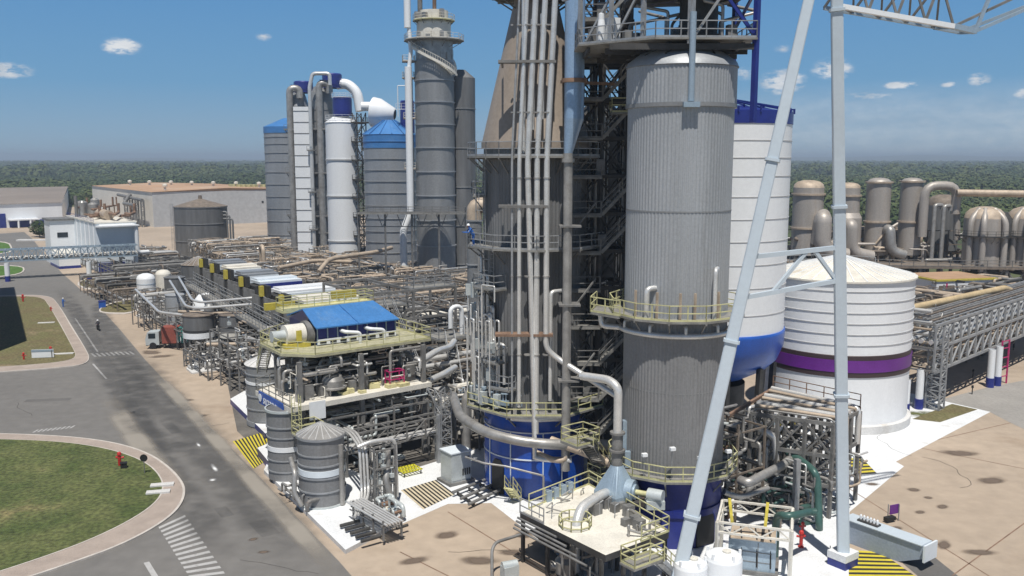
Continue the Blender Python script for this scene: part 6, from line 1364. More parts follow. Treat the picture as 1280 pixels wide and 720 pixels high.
# ================================================================== PIPEWORK BETWEEN FILTER HOUSE AND CENTRAL TOWER
for k, (u0, u1, v0, v1, z0, z1, n, lab) in enumerate(((35, 52, 21, 33, 1, 8.6, 60, 'packed steel pipework rising behind the filter house right corner'), (22, 34, 19.5, 29, .6, 6.8, 54, 'packed steel pipework with big elbows between filter house and central tower'), (38, 56, 33.5, 46, 1, 7.5, 40, 'dim steel pipework at the foot of the beige capped elbow column'), (13, 21, 18, 23.5, .4, 5.2, 26, 'dark shaded pipework behind the pale electrical cabinet'))):
    manifold(lab, None, u0, u1, v0, v1, z0, z1, n, (.08, .24), [alu, aluD, aluD, steelM, wdirty], 300 + k, 10, (1, 4), True, 12)
t = thing('steel_stair', 'long grey steel stair climbing beside the yellow deck of the filter house', 'stair', P(30, 20, 0))
stair(t, P(22, 18.8, 6.8), P(34, 22.5, 11.2), 1.0, steelM, steel, 'flight'); stair(t, P(19, 22.5, 3.2), P(25.5, 25.4, 8.4), 1.0, grate, steel, 'flight'); deck(t, [P(34, 20.8), P(34, 25), P(38, 25), P(38, 20.8)], 11.2, grate, steel, .2, name='landing'); deck(t, [P(25.5, 24), P(25.5, 28), P(29, 28), P(29, 24)], 8.4, grate, steel, .2, name='landing')
mb = MB()
for u, v, z in ((34.3, 21, 11), (34.3, 24.8, 11), (37.8, 21, 11), (37.8, 24.8, 11), (25.7, 24.2, 8.2), (28.8, 27.8, 8.2), (28.8, 24.2, 8.2)): mb.bar(P(u, v, 0), P(u, v, z), .22)
mb.each('post', steelM, t)
t = thing('access_frame', 'braced grey steel access frame with railings above the packed pipework', 'steel frame', P(42, 27, 0)); mb = MB(); b2 = MB()
for u in (36, 42, 48):
    for v in (21, 27, 33): mb.bar(P(u, v, 0), P(u, v, 12.5), .26)
for z in (5, 9, 12.4):
    for u in (36, 42, 48): b2.bar(P(u, 21, z), P(u, 33, z), .2, .28)
    for v in (21, 27, 33): b2.bar(P(36, v, z), P(48, v, z), .2, .28)
for v in (21, 27): b2.bar(P(36, v, 9), P(36, v + 6, 12.3), .14); b2.bar(P(36, v + 6, 5), P(36, v, 8.9), .14)
mb.each('column', steelM, t); b2.build('beam', steelM, t); deck(t, [P(36, 27), P(36, 33), P(38.4, 33), P(38.4, 27)], 12.5, grate, steel, .2)
for k, (pts, r, m, lab) in enumerate((([P(19, 17.6, 8.0), P(20.2, 20.5, 8.6), P(22.5, 23.5, 8.2), P(24, 25, 8.4)], .34, alu, 'fat bright upper pipe leaving the right end of the filter house deck'), ([P(18, 18.0, 6.2), P(19, 20.5, 6.4), P(21.5, 23.5, 6.2)], .34, alu, 'fat bright lower pipe leaving the right end of the filter house deck'),
    ([P(13, 19.2, 0.4), P(13, 19.2, 5.4), P(13, 20, 6.2)], .45, aluD, 'fat upright grey pipe right of the filter house corner'), ([P(27, 26.5, 9.2), P(27, 26.5, 11.6), P(27, 28, 11.6), P(27, 28, 8)], .26, white, 'white hoop pipe on the left flank of the central tower'))): pipe(pts, r, m, lab, None, 12, bend=.8)
# scaffold mast beside the cabinet
c = P(12.6, 16.4); t = thing('scaffold_mast', 'slender scaffold mast with rungs standing left of the pale cabinet', 'mast', c); mb = MB(); lattice(mb, c, c + Vector((0, 0, 6.8)), 1.1, 9, .09, .06); mb.build('mast', steel, t); mb = MB(); mb.bar(P(12.2, 15.6, 0), P(12.2, 15.6, 4.6), .3); mb.bar(P(14.6, 15.9, 6.6), P(12.6, 16.7, 3.6), .12); mb.each('post', steel, t)
# big grey loop pipe round the blue base
z = 6.3
pipe([P(14, 18.4, 5.6)] + [T + Vector((6.6 * math.cos(rad(a)), 6.6 * math.sin(rad(a)), z - .35 * i)) for i, a in enumerate((-165, -128, -98, -70, -42))] + [T + Vector((9.5, -6.5, 4.6))], .42, aluD, 'big grey pipe looping round the tower above its blue base', None, 14, bend=1.6)
pipe([T + Vector((5.4 * math.cos(rad(a)), 5.4 * math.sin(rad(a)), 7.2)) for a in (-112, -90, -68)], .3, alu, 'bright straight pipe under the yellow railing above the blue base', None, 12)
pipe([T + Vector((1.2, -5.3, 5.4)), T + Vector((4.8, -7.2, 4.6)), T + Vector((7.6, -8.6, 3.6))], .34, beige, 'dusty beige pipe sloping down right of the blue base', None, 12)
pipe([T + Vector((-.2, -5.2, 4.4)), T + Vector((1.4, -5.9, 3.9)), T + Vector((2.4, -5.9, 3.9)), T + Vector((2.4, -5.7, 4.9))], .24, beige, 'short beige hooked pipe in front of the blue base', None, 10, bend=.5)
pipe([T + Vector((-5.8, -4.2, 3.6)), T + Vector((-4.2, -5.2, 3.4)), T + Vector((-2.5, -5.6, 3.3)), T + Vector((.6, -5.9, 2.6)), T + Vector((.6, -5.9, .2))], .09, aluD, 'thin grey pipe draped across the front of the blue base', None, 8)
# riser and beige pipe by the digester
b = Vector((7.55, 62.2, 0)); t = thing('blower', 'pale blue hood and fan on the pump deck under a tall bright riser', 'blower', b + Vector((0, 0, 3.5)))
mb = MB(); mb.tube([b + Vector((0, 0, 6.2)), b + Vector((0, 0, 8.6))], .4, 18); mb.build('riser_foot', steelM, t); mb = MB(); mb.tube([b + Vector((0, 0, 8.6)), b + Vector((0, 0, 11.9)), b + Vector((-.6, .6, 12.3)), b + Vector((-2.4, 2.6, 12.1))], .31, 18, bend=.7); mb.build('riser', alu, t)
mb = MB(); mb.tube([b + Vector((0, 0, 7.2)), b + Vector((0, 0, 7.35))], .58, 18); mb.tube([b + Vector((0, 0, 8.5)), b + Vector((0, 0, 8.65))], .55, 18); mb.each('flange', steelM, t)
mb = MB(); n = 24; lo = []; hi = []
for k in range(n):
    a = 2 * math.pi * k / n; ca, sa = math.cos(a), math.sin(a); s_ = 1 / max(abs(ca), abs(sa)); w = V * (1.15 * ca * s_) + U * (1.15 * sa * s_); lo.append(b + w * 1.0 + Vector((0, 0, 4.2))); hi.append(b + Vector((.42 * math.cos(a + VA), .42 * math.sin(a + VA), 6.2)))
mb.add(lo + hi, [(k, (k + 1) % n, n + (k + 1) % n, n + k) for k in range(n)]); mb.box(b + Vector((0, 0, 3.52)), (2.3, 2.3, .68), VA); mb.build('hood', bluel, t)
ax = Vector((.88, -.47, 0)); f0 = b + ax * 1.1 + Vector((0, 0, 4.4)); mb = MB(); mb.tube([f0 - ax * .3, f0 + ax * .25], .85, 26); mb.tube([f0 + ax * .25, f0 + ax * .4], .55, 24); mb.build('fan_casing', bluel, t); mb = MB(); mb.tube([f0 + ax * .4, f0 + ax * 1.3], .2, 12); mb.build('shaft_guard', yellowP, t); mb = MB(); mb.tube([f0 + ax * 1.3, f0 + ax * 2.4], .48, 18); mb.box(f0 + ax * 1.8 + Vector((0, 0, -.9)), (1.3, .9, .6), VA - .6); mb.build('motor', greyg, t)
mb = MB(); mb.tube([b - V * 1.0 + Vector((0, 0, 4.3)), b - V * 2.0 - U * .6 + Vector((0, 0, 4.6)), b + Vector((-2.9, -3.6, 4.4)), b + Vector((-3.3, -4.6, 3.2)), b + Vector((-3.3, -4.6, .3))], .34, 18, bend=1.3); mb.build('inlet_pipe', alu, t)
mb = MB(); mb.box(b + ax * .7 + Vector((0, 0, 3.52)), (4.6, 1.9, .3), VA - .6); mb.build('skid', steelD, t)
# pump deck
zc = 3.5; cs = [G(650, 641, zc), G(757, 694, zc), G(836, 665, zc), G(736, 606, zc)]
t = thing('pump_deck', 'dusty white topped pump deck with yellow railings at bottom centre', 'platform', sum(cs, Vector()) / 4 - Vector((0, 0, zc)))
mb = MB(); mb.poly(cs, zc - .45, zc, 0, 1); mb.build('deck', [wdirty, steelD], t)
rl = MB(); rail(rl, [cs[0].lerp(cs[3], .12), cs[3], cs[3].lerp(cs[2], .25)]); rl.build('railing', yellowP, t)
rl = MB(); rail(rl, [cs[1].lerp(cs[2], .55), cs[2], cs[2].lerp(cs[3], .5)]); rl.build('railing', yellowP, t)
rl = MB(); rail(rl, [cs[0], cs[0].lerp(cs[1], .3)]); rl.build('railing', steel, t)
mb = MB()
for k in range(4):
    for s in (.04, .35, .65, .96): p = cs[0].lerp(cs[1], s).lerp(cs[3].lerp(cs[2], s), k / 3); mb.bar((p.x, p.y, 0), (p.x, p.y, zc - .4), .22)
mb.each('leg', steelD, t)
mb = MB(); q0, q1 = cs[0], cs[1]; dq = (q1 - q0).normalized(); nq = Vector((dq.y, -dq.x, 0))
for k in range(4): mb.tube([q0 + nq * (.2 + .12 * k) + Vector((0, 0, -.3 - .22 * k)), q0.lerp(q1, .48 + .13 * k) + nq * (.2 + .12 * k) + Vector((0, 0, -.3 - .22 * k))], .08, 8)
mb.each('edge_pipe', steelM, t)
mb = MB(); cx_ = b + Vector((-3.3, -4.6, 0)); o = ringdeck(t, cx_, .55, 1.15, zc - .35, 10, grate, yellowP, brackets=False)
c = G(795, 688, zc); o = deck(t, [c + V * -1.4, c + V * -1.4 - U * 1.3, c + V * 1.3 - U * 1.3, c + V * 1.3], zc - .4, grate, yellowP, .15, name='stair_landing'); stair(t, c + V * .9 - U * 1.0 + Vector((0, 0, -.5)), G(846, 722, 0), .9, steel, yellowP)
mb = MB(); rn = random.Random(77)
for k in range(16): p = cs[0].lerp(cs[1], rn.uniform(.25, 1)).lerp(cs[3].lerp(cs[2], rn.uniform(.25, 1)), rn.uniform(.0, .6)); mb.tube([(p.x, p.y, 0), (p.x, p.y, rn.uniform(1, 3)), (p.x + rn.uniform(-1, 1), p.y + 1, rn.uniform(1, 3))], rn.uniform(.06, .14), 7)
mb.each('under_pipe', steelM, t)
mb = MB()
for k in range(7): p = cs[0].lerp(cs[1], rn.uniform(.1, .9)).lerp(cs[3].lerp(cs[2], .5), rn.uniform(.05, 1.3)); mb.tube([p, p + Vector((0, 0, .9)), p + Vector((.25, .1, 1.0))], .035, 6)
mb.each('vent_stub', steel, t)
mb = MB(); rn = random.Random(78)
for k in range(12):
    a_, b_ = rn.choice([(0, 3), (3, 2), (2, 1)]), 0; p = cs[a_[0]].lerp(cs[a_[1]], rn.uniform(.1, .95)); q = (cs[0] + cs[2]) / 2; p = p.lerp(q, rn.uniform(.08, .35)); mb.tube([p, p + Vector((0, 0, rn.uniform(.3, .9))), p + V * rn.uniform(-1.2, 1.2) + Vector((0, 0, .5)), p + V * rn.uniform(.4, 1.2) + U * rn.uniform(-1, 1) + Vector((0, 0, .02))], rn.uniform(.04, .1), 7)
mb.each('deck_pipe', aluD, t); mb = MB()
for k in range(9): p = cs[3].lerp(cs[2], rn.uniform(.3, .95)).lerp(cs[0].lerp(cs[1], rn.uniform(.4, .95)), rn.uniform(.08, .4)); mb.box(p, (rn.uniform(.3, .8), rn.uniform(.3, .7), rn.uniform(.3, .9)), VA)
mb.each('deck_machine', steelM, t)
mb = MB(); p = cs[3].lerp(cs[0], .25) - V * .3; 
for k in range(4): mb.box(p - (cs[3] - cs[0]).normalized() * k * .8 + Vector((0, 0, .0)), (.45, .4, .8), VA)
mb.each('valve_box', bluel, t)
# flat black tray shape painting in the shade below the deck edge, and goose pipe
p = [G(664, 682), G(700, 668), G(735, 690), G(712, 706), G(690, 702)]; mb = MB(); mb.poly(p, .9, 1.05); o = single('tray', mb, black, 'black flat sheet painting in the shade under the left edge of the white pump deck', 'tray')
pipe([G(615, 735), G(615, 722) + Vector((0, 0, 2.0)), G(620, 718) + Vector((0, 0, 2.3)), G(678, 700) + Vector((0, 0, 2.4))], .11, steelM, 'grey goose neck pipe rising at bottom edge left of the pump deck', None, 9, bend=.5)
mb = MB(); p = G(637, 722); mb.box(p, (1.1, .7, .9), .5); mb.tube([p + Vector((-.5, -.2, .9)), p + Vector((.5, .2, .9))], .3, 12); single('pump', mb, greyg, 'pale grey pump cut by the bottom edge below the goose neck pipe', 'pump')
mb = MB(); q = G(708, 716); mb.lathe(q, [(.8, .1), (.8, .9), (.5, 1.2), (.5, 1.5)], 22); mb.tube([q + Vector((-1.1, 0, .5)), q + Vector((1.1, .2, .5))], .35, 14); single('pump_casing', mb, aluD, 'round pump casing at the foot of the bright inlet pipe, bottom edge', 'pump')
# stairs and rails around the tower feet
t = thing('yellow_stair', 'yellow railed stair with landing between tower base and ribbed vessel', 'stair', G(745, 600)); c = P(2.8, 23.6); stair(t, G(757, 590, 2.9), G(733, 556, 6.6), 1.1, grate, yellowP, 'flight'); q = G(733, 556, 6.6); deck(t, [q + V * -.9, q + V * 1.4, q + V * 1.4 + U * 2, q - V * .9 + U * 2], 6.6, grate, yellowP, .2, name='landing'); q = G(752, 590, 2.9); deck(t, [q + V * -1.6, q + V * 1.4, q + V * 1.4 - U * 1.6, q - V * 1.6 - U * 1.6], 2.9, grate, yellowP, .2, name='landing')
mb = MB(); rail(mb, [G(672, 622), G(690, 616), G(720, 600), G(740, 594)], 1.2); single('guard_rail', mb, yellowP, 'yellow guard rail at the right foot of the blue tower base', 'railing')
t = thing('step_ladder', 'small yellow step ladder leaning at the blue base doorway', 'steps', G(640, 625)); stair(t, G(646, 624, .1), G(636, 610, 1.5), .8, yellowP, yellowP, 'flight')
manifold('dark tangled pipework between blue base and pump deck', None, 4.5, 9.5, 22.8, 27.5, .3, 3.2, 30, (.06, .15), [aluD, steelM, greyg, bluel], 310, 5, (.5, 2), True, 10)
manifold('dark shaded pipework at the foot of the stair tower', None, 10, 18, 27, 36, .4, 9, 46, (.08, .22), [steelD, steelM, aluD], 311, 8, (1, 3), True, 8)
# electrical cabinet
p = G(570, 601); t = thing('electrical_cabinet', 'pale grey electrical cabinet beside the black and cream hatching', 'cabinet', p); a = .62; mb = MB(); mb.box(p + Vector((0, 0, .25)), (2.0, 1.8, 2.55), a); mb.build('body', greyg, t); mb = MB(); mb.box(p + Vector((0, 0, 2.8)), (2.15, 1.95, .1), a); mb.build('lid', whiteB, t); mb = MB(); mb.box(p, (2.6, 2.2, .25), a); mb.build('plinth', steelM, t)
xa, ya = Vector((math.cos(a), math.sin(a), 0)), Vector((-math.sin(a), math.cos(a), 0)); mb = MB()
for k in (-.48, .48): mb.box(p + xa * k - ya * .91 + Vector((0, 0, .4)), (.88, .03, 2.2), a)
mb.each('door', greyg, t); mb = MB()
for k in range(4): mb.box(p + xa * (.15 + .22 * k) - ya * .94 + Vector((0, 0, .75)), (.14, .03, .6), a)
mb.each('louvre', steelD, t); mb = MB(); mb.box(p + xa * .6 - ya * .94 + Vector((0, 0, 2.3)), (.4, .03, .1), a); mb.build('name_plate', black, t)
c = G(511, 592); t = thing('floor_grating', 'bright yellow grating table on short legs by the hatching', 'grating', c); mb = MB()
for k in range(7): mb.box(c + V * (-.9 + .3 * k) + Vector((0, 0, .42)), (.12, 1.6, .08), VA)
for k in range(3): mb.box(c + U * (-.7 + .7 * k) + Vector((0, 0, .42)), (2.0, .14, .08), VA)
mb.build('grating', mat('lime_yellow_paint', (.62, .58, .04), .5, 0, .1, 1), t); mb = MB()
for a_ in (-.85, .85):
    for b_ in (-.7, .7): mb.bar(c + V * a_ + U * b_, c + V * a_ + U * b_ + Vector((0, 0, .42)), .08)
mb.each('leg', black, t)
for k, (p0, p1, lab) in enumerate((((566, 622), (606, 606), 'front dark pipe lying on low stands right of the cabinet'), ((576, 630), (618, 611), 'middle dark pipe lying on low stands right of the cabinet'), ((586, 637), (628, 617), 'rear dark pipe on low stands nearest the blue base'))): a_, b_ = G(*p0), G(*p1); pipe([a_ + Vector((0, 0, .45)), b_ + Vector((0, 0, .45))], .13, steelM, lab, None, 9)
t = thing('pipe_stand', 'low steel pipe stands under the dark pipes beside the cabinet', 'pipe stand', G(595, 622)); mb = MB()
for s in (.15, .5, .85): q0, q1 = G(566, 622).lerp(G(606, 606), s), G(586, 637).lerp(G(628, 617), s); mb.bar(q0 + Vector((0, 0, .25)), q1 + Vector((0, 0, .25)), .14); mb.bar(q0, q0 + Vector((0, 0, .3)), .12); mb.bar(q1, q1 + Vector((0, 0, .3)), .12)
mb.build('stand', steelD, t)
# white plastic tanks at the bottom edge
for px, py, r, h, lab in ((903, 738, 1.22, 2.6, 'white plastic tank with lifting lugs in front of the steel caged box'), (862, 742, 1.1, 2.3, 'white plastic tank half hidden by the foot of the leaning crane leg')):
    c = G(px, py); t = thing('chemical_tank', lab, 'tank', c); mb = MB(); mb.lathe(c, [(r, 0), (r, h - .35), (r * .93, h - .12), (r * .7, h), (0, h + .06)], 36); mb.build('shell', white, t); mb = MB()
    for k in range(5): a = 2 * math.pi * k / 5 - 1.2; mb.box(c + Vector((r * .88 * math.cos(a), r * .88 * math.sin(a), h - .15)), (.16, .16, .35), a)
    mb.each('lug', white, t); mb = MB(); mb.lathe(c + Vector((.2, 0, h)), [(.28, 0), (.28, .16), (0, .18)], 16); mb.build('hatch', wdirty, t)
# ================================================================== RIGHT FOREGROUND: CAGED BOX, PIPE RACK, GREEN PIPES, GIRDER
c = G(940, 708); t = thing('transformer', 'pale box shaped unit with tan top and black cables inside a white steel cage', 'transformer', c)
mb = MB(); mb.box(c + Vector((0, 0, .3)), (3.1, 2.6, 2.1), VA - .95); mb.build('body', bluel, t); mb = MB(); mb.box(c + Vector((0, 0, 2.4)), (3.0, 2.5, .06), VA - .95); mb.build('top', beige, t); mb = MB(); mb.box(c, (3.5, 3.0, .3), VA - .95); mb.build('base', steelM, t)
xa = Vector((math.cos(VA - .95), math.sin(VA - .95), 0)); ya = Vector((-xa.y, xa.x, 0)); mb = MB()
for k in (-.9, .1, 1.0): mb.tube([c + xa * k + ya * .8 + Vector((0, 0, 2.48)), c + xa * (k + .2) - ya * 1.2 + Vector((0, 0, 2.55)), c + xa * (k + .25) - ya * 1.36 + Vector((0, 0, .6))], .05, 7, bend=.3)
mb.tube([c - xa * 1.3 - ya * .2 + Vector((0, 0, 2.5)), c + xa * 1.2 + ya * .1 + Vector((0, 0, 2.5))], .05, 7); mb.each('cable', black, t)
mb = MB()
for z in (.9, 1.6): mb.box(c - ya * 1.31 + Vector((0, 0, z)), (2.6, .03, .05), VA - .95)
mb.box(c + xa * .4 - ya * 1.31 + Vector((0, 0, .5)), (.05, .03, 1.8), VA - .95); mb.build('panel_seam', steelM, t)
t = thing('cage', 'white steel cage with yellow beams standing around the pale box unit', 'steel frame', c); mb = MB(); co = [c + xa * a + ya * b_ for a, b_ in ((-2.3, -1.9), (2.5, -1.9), (2.5, 2.2), (-2.3, 2.2))]
for p in co: mb.bar(p, p + Vector((0, 0, 3.7)), .2)
mb.each('post', wdirty, t); mb = MB()
for z in (3.0, 3.7):
    for i in range(4): mb.bar(co[i] + Vector((0, 0, z)), co[(i + 1) % 4] + Vector((0, 0, z)), .14)
for i in range(4):
    p, q = co[i], co[(i + 1) % 4]
    for k in range(5): mb.bar(p.lerp(q, k / 5) + Vector((0, 0, 3.0 if k % 2 else 3.7)), p.lerp(q, (k + 1) / 5) + Vector((0, 0, 3.7 if k % 2 else 3.0)), .08)
for p, q in ((co[1], co[2]), (co[1], co[1] + ya * .8)): mb.bar(p + Vector((0, 0, .2)), p.lerp(q, .9) + Vector((0, 0, 1.6)), .09); mb.bar(p + Vector((0, 0, 3)), p.lerp(q, .9) + Vector((0, 0, 1.6)), .09)
mb.build('cage_frame', wdirty, t); mb = MB(); mb.bar(co[0].lerp(co[1], .2) + Vector((0, 0, 3.85)), co[3].lerp(co[2], .1) + Vector((0, 0, 3.85)), .2, .14); mb.bar(co[0].lerp(co[1], .65) + Vector((0, 0, 3.85)), co[3].lerp(co[2], .65) + Vector((0, 0, 3.85)), .2, .14); mb.each('yellow_beam', yellow, t)
# pipe rack
zr = 7.6; RA, RB, RC, RD = [G(px, py, zr) for px, py in ((939, 517), (1042, 531), (1075, 514), (966, 489))]
t = thing('pipe_rack', 'dark braced pipe rack between the ribbed vessel and the purple banded tank', 'pipe rack', (RA + RC) / 2 - Vector((0, 0, zr)))
mb = MB(); b2 = MB(); n = 3
for i in range(n + 1):
    for j in range(n + 1):
        p = RA.lerp(RB, i / n).lerp(RD.lerp(RC, i / n), j / n); mb.bar((p.x, p.y, 0), (p.x, p.y, zr), .26)
mb.each('column', steelM, t)
for z in (2.6, 5.0, zr):
    for i in range(n + 1):
        a, b_ = RA.lerp(RB, i / n), RD.lerp(RC, i / n); b2.bar((a.x, a.y, z), (b_.x, b_.y, z), .18, .3); a, b_ = RA.lerp(RD, i / n), RB.lerp(RC, i / n); b2.bar((a.x, a.y, z), (b_.x, b_.y, z), .18, .3)
b2.build('beam', steelM, t); mb = MB()
for i in range(n):
    for p, q in ((RA, RB), (RD, RC), (RA, RD)):
        a, b_ = p.lerp(q, i / n), p.lerp(q, (i + 1) / n); mb.bar((a.x, a.y, 5), (b_.x, b_.y, zr), .12); mb.bar((b_.x, b_.y, 5), (a.x, a.y, zr), .12); mb.bar((a.x, a.y, 2.6), (b_.x, b_.y, 5), .12)
mb.build('brace', steelM, t)
mb = MB(); mb.bar(RD + Vector((0, 0, .2)), RC + Vector((0, 0, .2)), .3, .3); mb.bar(RD + Vector((0, 0, .2)), RD + (RA - RD) * 1.2 + Vector((-1.5, 0, .2)), .25); mb.build('edge_beam', rust, t)
mb = MB(); rail(mb, [RD + Vector((0, 0, .3)), RC + Vector((0, 0, .3))]); mb.build('railing', rust, t)
us, vs_ = zip(*[toUV(p) for p in (RA, RB, RC, RD)])
u0, u1, v0, v1 = min(us), max(us), min(vs_), max(vs_); uc, vc = (u0 + u1) / 2, (v0 + v1) / 2
def rackpipe(a, b_, z, r, m, lab, drop0=0, drop1=0, grp=None):
    pts = ([a + Vector((0, 0, z - zr - drop0))] if drop0 else []) + [a + Vector((0, 0, z - zr)), b_ + Vector((0, 0, z - zr))] + ([b_ + Vector((0, 0, z - zr - drop1))] if drop1 else []); pipe(pts, r, m, lab, grp, 9, bend=.6)
for k in range(9):
    s = (k + .5) / 9; rackpipe(RA.lerp(RD, s), RB.lerp(RC, s), zr + .35, .09 + .07 * (k % 3), [aluD, beige, alu][k % 3], 'dusty pipe lying across the top of the dark pipe rack', 2 if k % 3 == 0 else 0, 3 if k % 4 == 0 else 0, 'pipes on top of the dark rack')
for k in range(7):
    s = (k + .5) / 7; rackpipe(RA.lerp(RB, s), RD.lerp(RC, s), 5.35, .1 + .05 * (k % 3), [aluD, alu, steelM][k % 3], 'grey pipe on the middle tier of the dark pipe rack', 2.4 if k % 2 else 0, 0, 'pipes on the middle tier of the dark rack')
cc = (RA + RC) / 2; cu, cv = toUV(cc); c2u, c2v = toUV(G(962, 640)); c3u, c3v = toUV(G(935, 590))
manifold('knot of grey pipes and valves low inside the dark pipe rack', None, cu - 3.5, cu + 4, cv - 3.5, cv + 3.5, .4, 4.6, 64, (.05, .12), [aluD, alu, steelM, greyg, beige], 320, 8, (.8, 3), False, 14)
manifold('shaded pipework between the ribbed vessel skirt and the dark rack', None, c3u - 3, c3u + 3, c3v - 3.5, c3v + 3, .4, 5.4, 60, (.05, .14), [aluD, alu, steelM, steelD], 321, 7, (.8, 3), True, 12)
manifold('tall pipework rising behind the ribbed vessel beside the white silo', None, cu + .5, cu + 8, cv - 11, cv - 4.5, .4, 8.0, 40, (.08, .2), [aluD, steelM, steelD, rust], 322, 7, (1, 3), True, 8)
manifold('dark pipe clutter between caged box and green pipes', None, c2u - 2.5, c2u + 2.5, c2v - 2, c2v + 2.2, .3, 2.6, 34, (.06, .15), [steelM, aluD, steelD, greenP], 323, 6, (.7, 2.4), True, 8)
mb = MB(); 
for (px, py, z1) in ((937, 596, 6.2), (945, 570, 6.6), (960, 560, 6.5)): q = G(px, py + 12); mb.bar(q, q + Vector((0, 0, z1)), .3)
mb.each('post', alu, t)
mb = MB(); q = G(1003, 560, 3); [valve(mb, G(975 + 8 * k, 535 + 5 * (k % 3), 4.0), .6) for k in range(3)]; mb.each('valve', yellow, t)
pipe([G(925, 600, 3.6), G(935, 604, 3.6), G(985, 578, 4.2), G(1000, 560, 4.4)], .36, aluD, 'big grey green pipe sloping past the foot of the ribbed vessel', None, 14, bend=1)
pipe([G(905, 615, 3.2), G(925, 622, 2.6), G(960, 610, 2.8)], .22, aluD, 'grey elbow pipe right of the leaning crane leg foot platform', None, 12, bend=.6)
pipe([G(945, 530, 6.4), G(952, 538, 6.4), G(968, 545, 6.0), G(970, 575, 4)], .28, alu, 'bright curved pipe under the front edge of the dark rack', None, 12, bend=.9)
pipe([G(968, 700), G(968, 700) + Vector((0, 0, 3.4)), G(985, 646, 3.9), G(1012, 640, 3.4), G(1020, 640, 3.4)], .27, greenP, 'dark green pipe rising beside the caged box and bending right', None, 16, bend=.9)
pipe([G(984, 565, 4.6), G(1008, 580, 4.4), G(1018, 590, 4.2), G(1022, 600, 3.6), G(1024, 655, .6), G(1024, 662, 0)], .28, greenP, 'dark green pipe sweeping down behind the upright crane leg', None, 16, bend=1.0)
t = thing('steel_post', 'pale steel post with brackets between green pipes and caged box', 'post', G(993, 650)); q = G(993, 655); mb = MB(); mb.box(q, (.4, .4, 5.2), .3); mb.build('post', steel, t); mb = MB()
for z in (1.4, 2.6, 3.8): mb.bar(q + Vector((-1.8, .8, z)), q + Vector((.6, -.2, z)), .14)
mb.each('arm', steelM, t)
mb = MB(); q = G(1013, 655); mb.box(q, (2.2, .3, .25), .4); mb.bar(q + Vector((-.8, 0, .2)), q + Vector((-.3, .3, 1.4)), .12); mb.bar(q + Vector((.8, 0, .2)), q + Vector((.3, .3, 1.4)), .12); mb.box(q + Vector((0, .2, 1.3)), (1.6, .5, .2), .4); single('pipe_cradle', mb, greenP, 'green steel cradle under the bent green pipe', 'pipe support')
for px, py, lab in ((1001, 684, 'red hydrant with white foot next to dark green pipe'), (1003, 668, 'smaller red hydrant behind the one beside the green pipe')):
    hydrant(px, py, 1.3 if py > 680 else 1.0, lab)
mb = MB(); q = G(1037, 699); mb.tube([q, q + Vector((0, 0, 1.0))], .03, 6); mb.lathe(q, [(.16, 0), (.16, .06), (.04, .1)], 10); single('bollard', mb, black, 'thin black marker post left of the crane pedestal', 'post')
# grey girder lying on the yard
g0, g1 = G(1058, 678), G(1122, 702); d = (g1 - g0).normalized(); nn = Vector((-d.y, d.x, 0)); g0 = g0 - d * .5; L = (g1 - g0).length
t = thing('girder', 'blue grey box girder lying on the yard right of the crane pedestal', 'girder', (g0 + g1) / 2); w, hh = 1.15, 1.75; e = 1.9
vs = [g0, g1, g1 + d * e + Vector((0, 0, .9)), g1 + d * e + Vector((0, 0, hh)), g0 + Vector((0, 0, hh))]; mb = MB(); n = 5; mb.add(vs + [p + nn * w for p in vs], [(0, 1, 2, 3, 4), (9, 8, 7, 6, 5)] + [(i, (i + 1) % n, n + (i + 1) % n, n + i) for i in range(n)]); mb.build('body', mat('girder_blue_grey', (.30,.36,.45), .5, 0, .06, .5), t)
mb = MB(); q = g1 + d * (e + .05) + nn * w / 2; mb.box(q + Vector((0, 0, .7)), (.14, w + .5, 1.2), math.atan2(d.y, d.x)); mb.build('end_plate', whiteB, t); mb = MB(); mb.box((g0 + g1) / 2 + nn * w / 2 + d * .9 + Vector((0, 0, hh)), (L + 1.6, w + .25, .06), math.atan2(d.y, d.x)); mb.build('top_flange', crane_m, t)
q = g0.lerp(g1, .42) + nn * .5 + Vector((0, 0, hh + .07)); t = thing('bottle_rack', 'small dark rack with white tipped bottles on top of the girder', 'rack', q); mb = MB(); mb.box(q, (1.6, .5, .12), math.atan2(d.y, d.x)); mb.build('tray', steelD, t); mb = MB()
for k in range(6): mb.lathe(q + d * (-.65 + .26 * k) + Vector((0, 0, .12)), [(.09, 0), (.09, .28), (.03, .38)], 8)
mb.each('bottle', white, t)
q = G(1116, 652); t = thing('cart', 'small hand cart with purple panel behind the girder', 'cart', q); mb = MB(); mb.box(q + Vector((.1, .1, .6)), (.9, .06, .75), .4); mb.build('panel', purple, t); mb = MB(); mb.box(q + Vector((-.3, -.1, .15)), (.9, .4, .3), .4); mb.build('body', black, t); mb = MB()
for k in (-.35, .5): mb.bar(q + Vector((k, .15, 0)), q + Vector((k, .15, 1.35)), .06)
mb.each('post', steel, t)
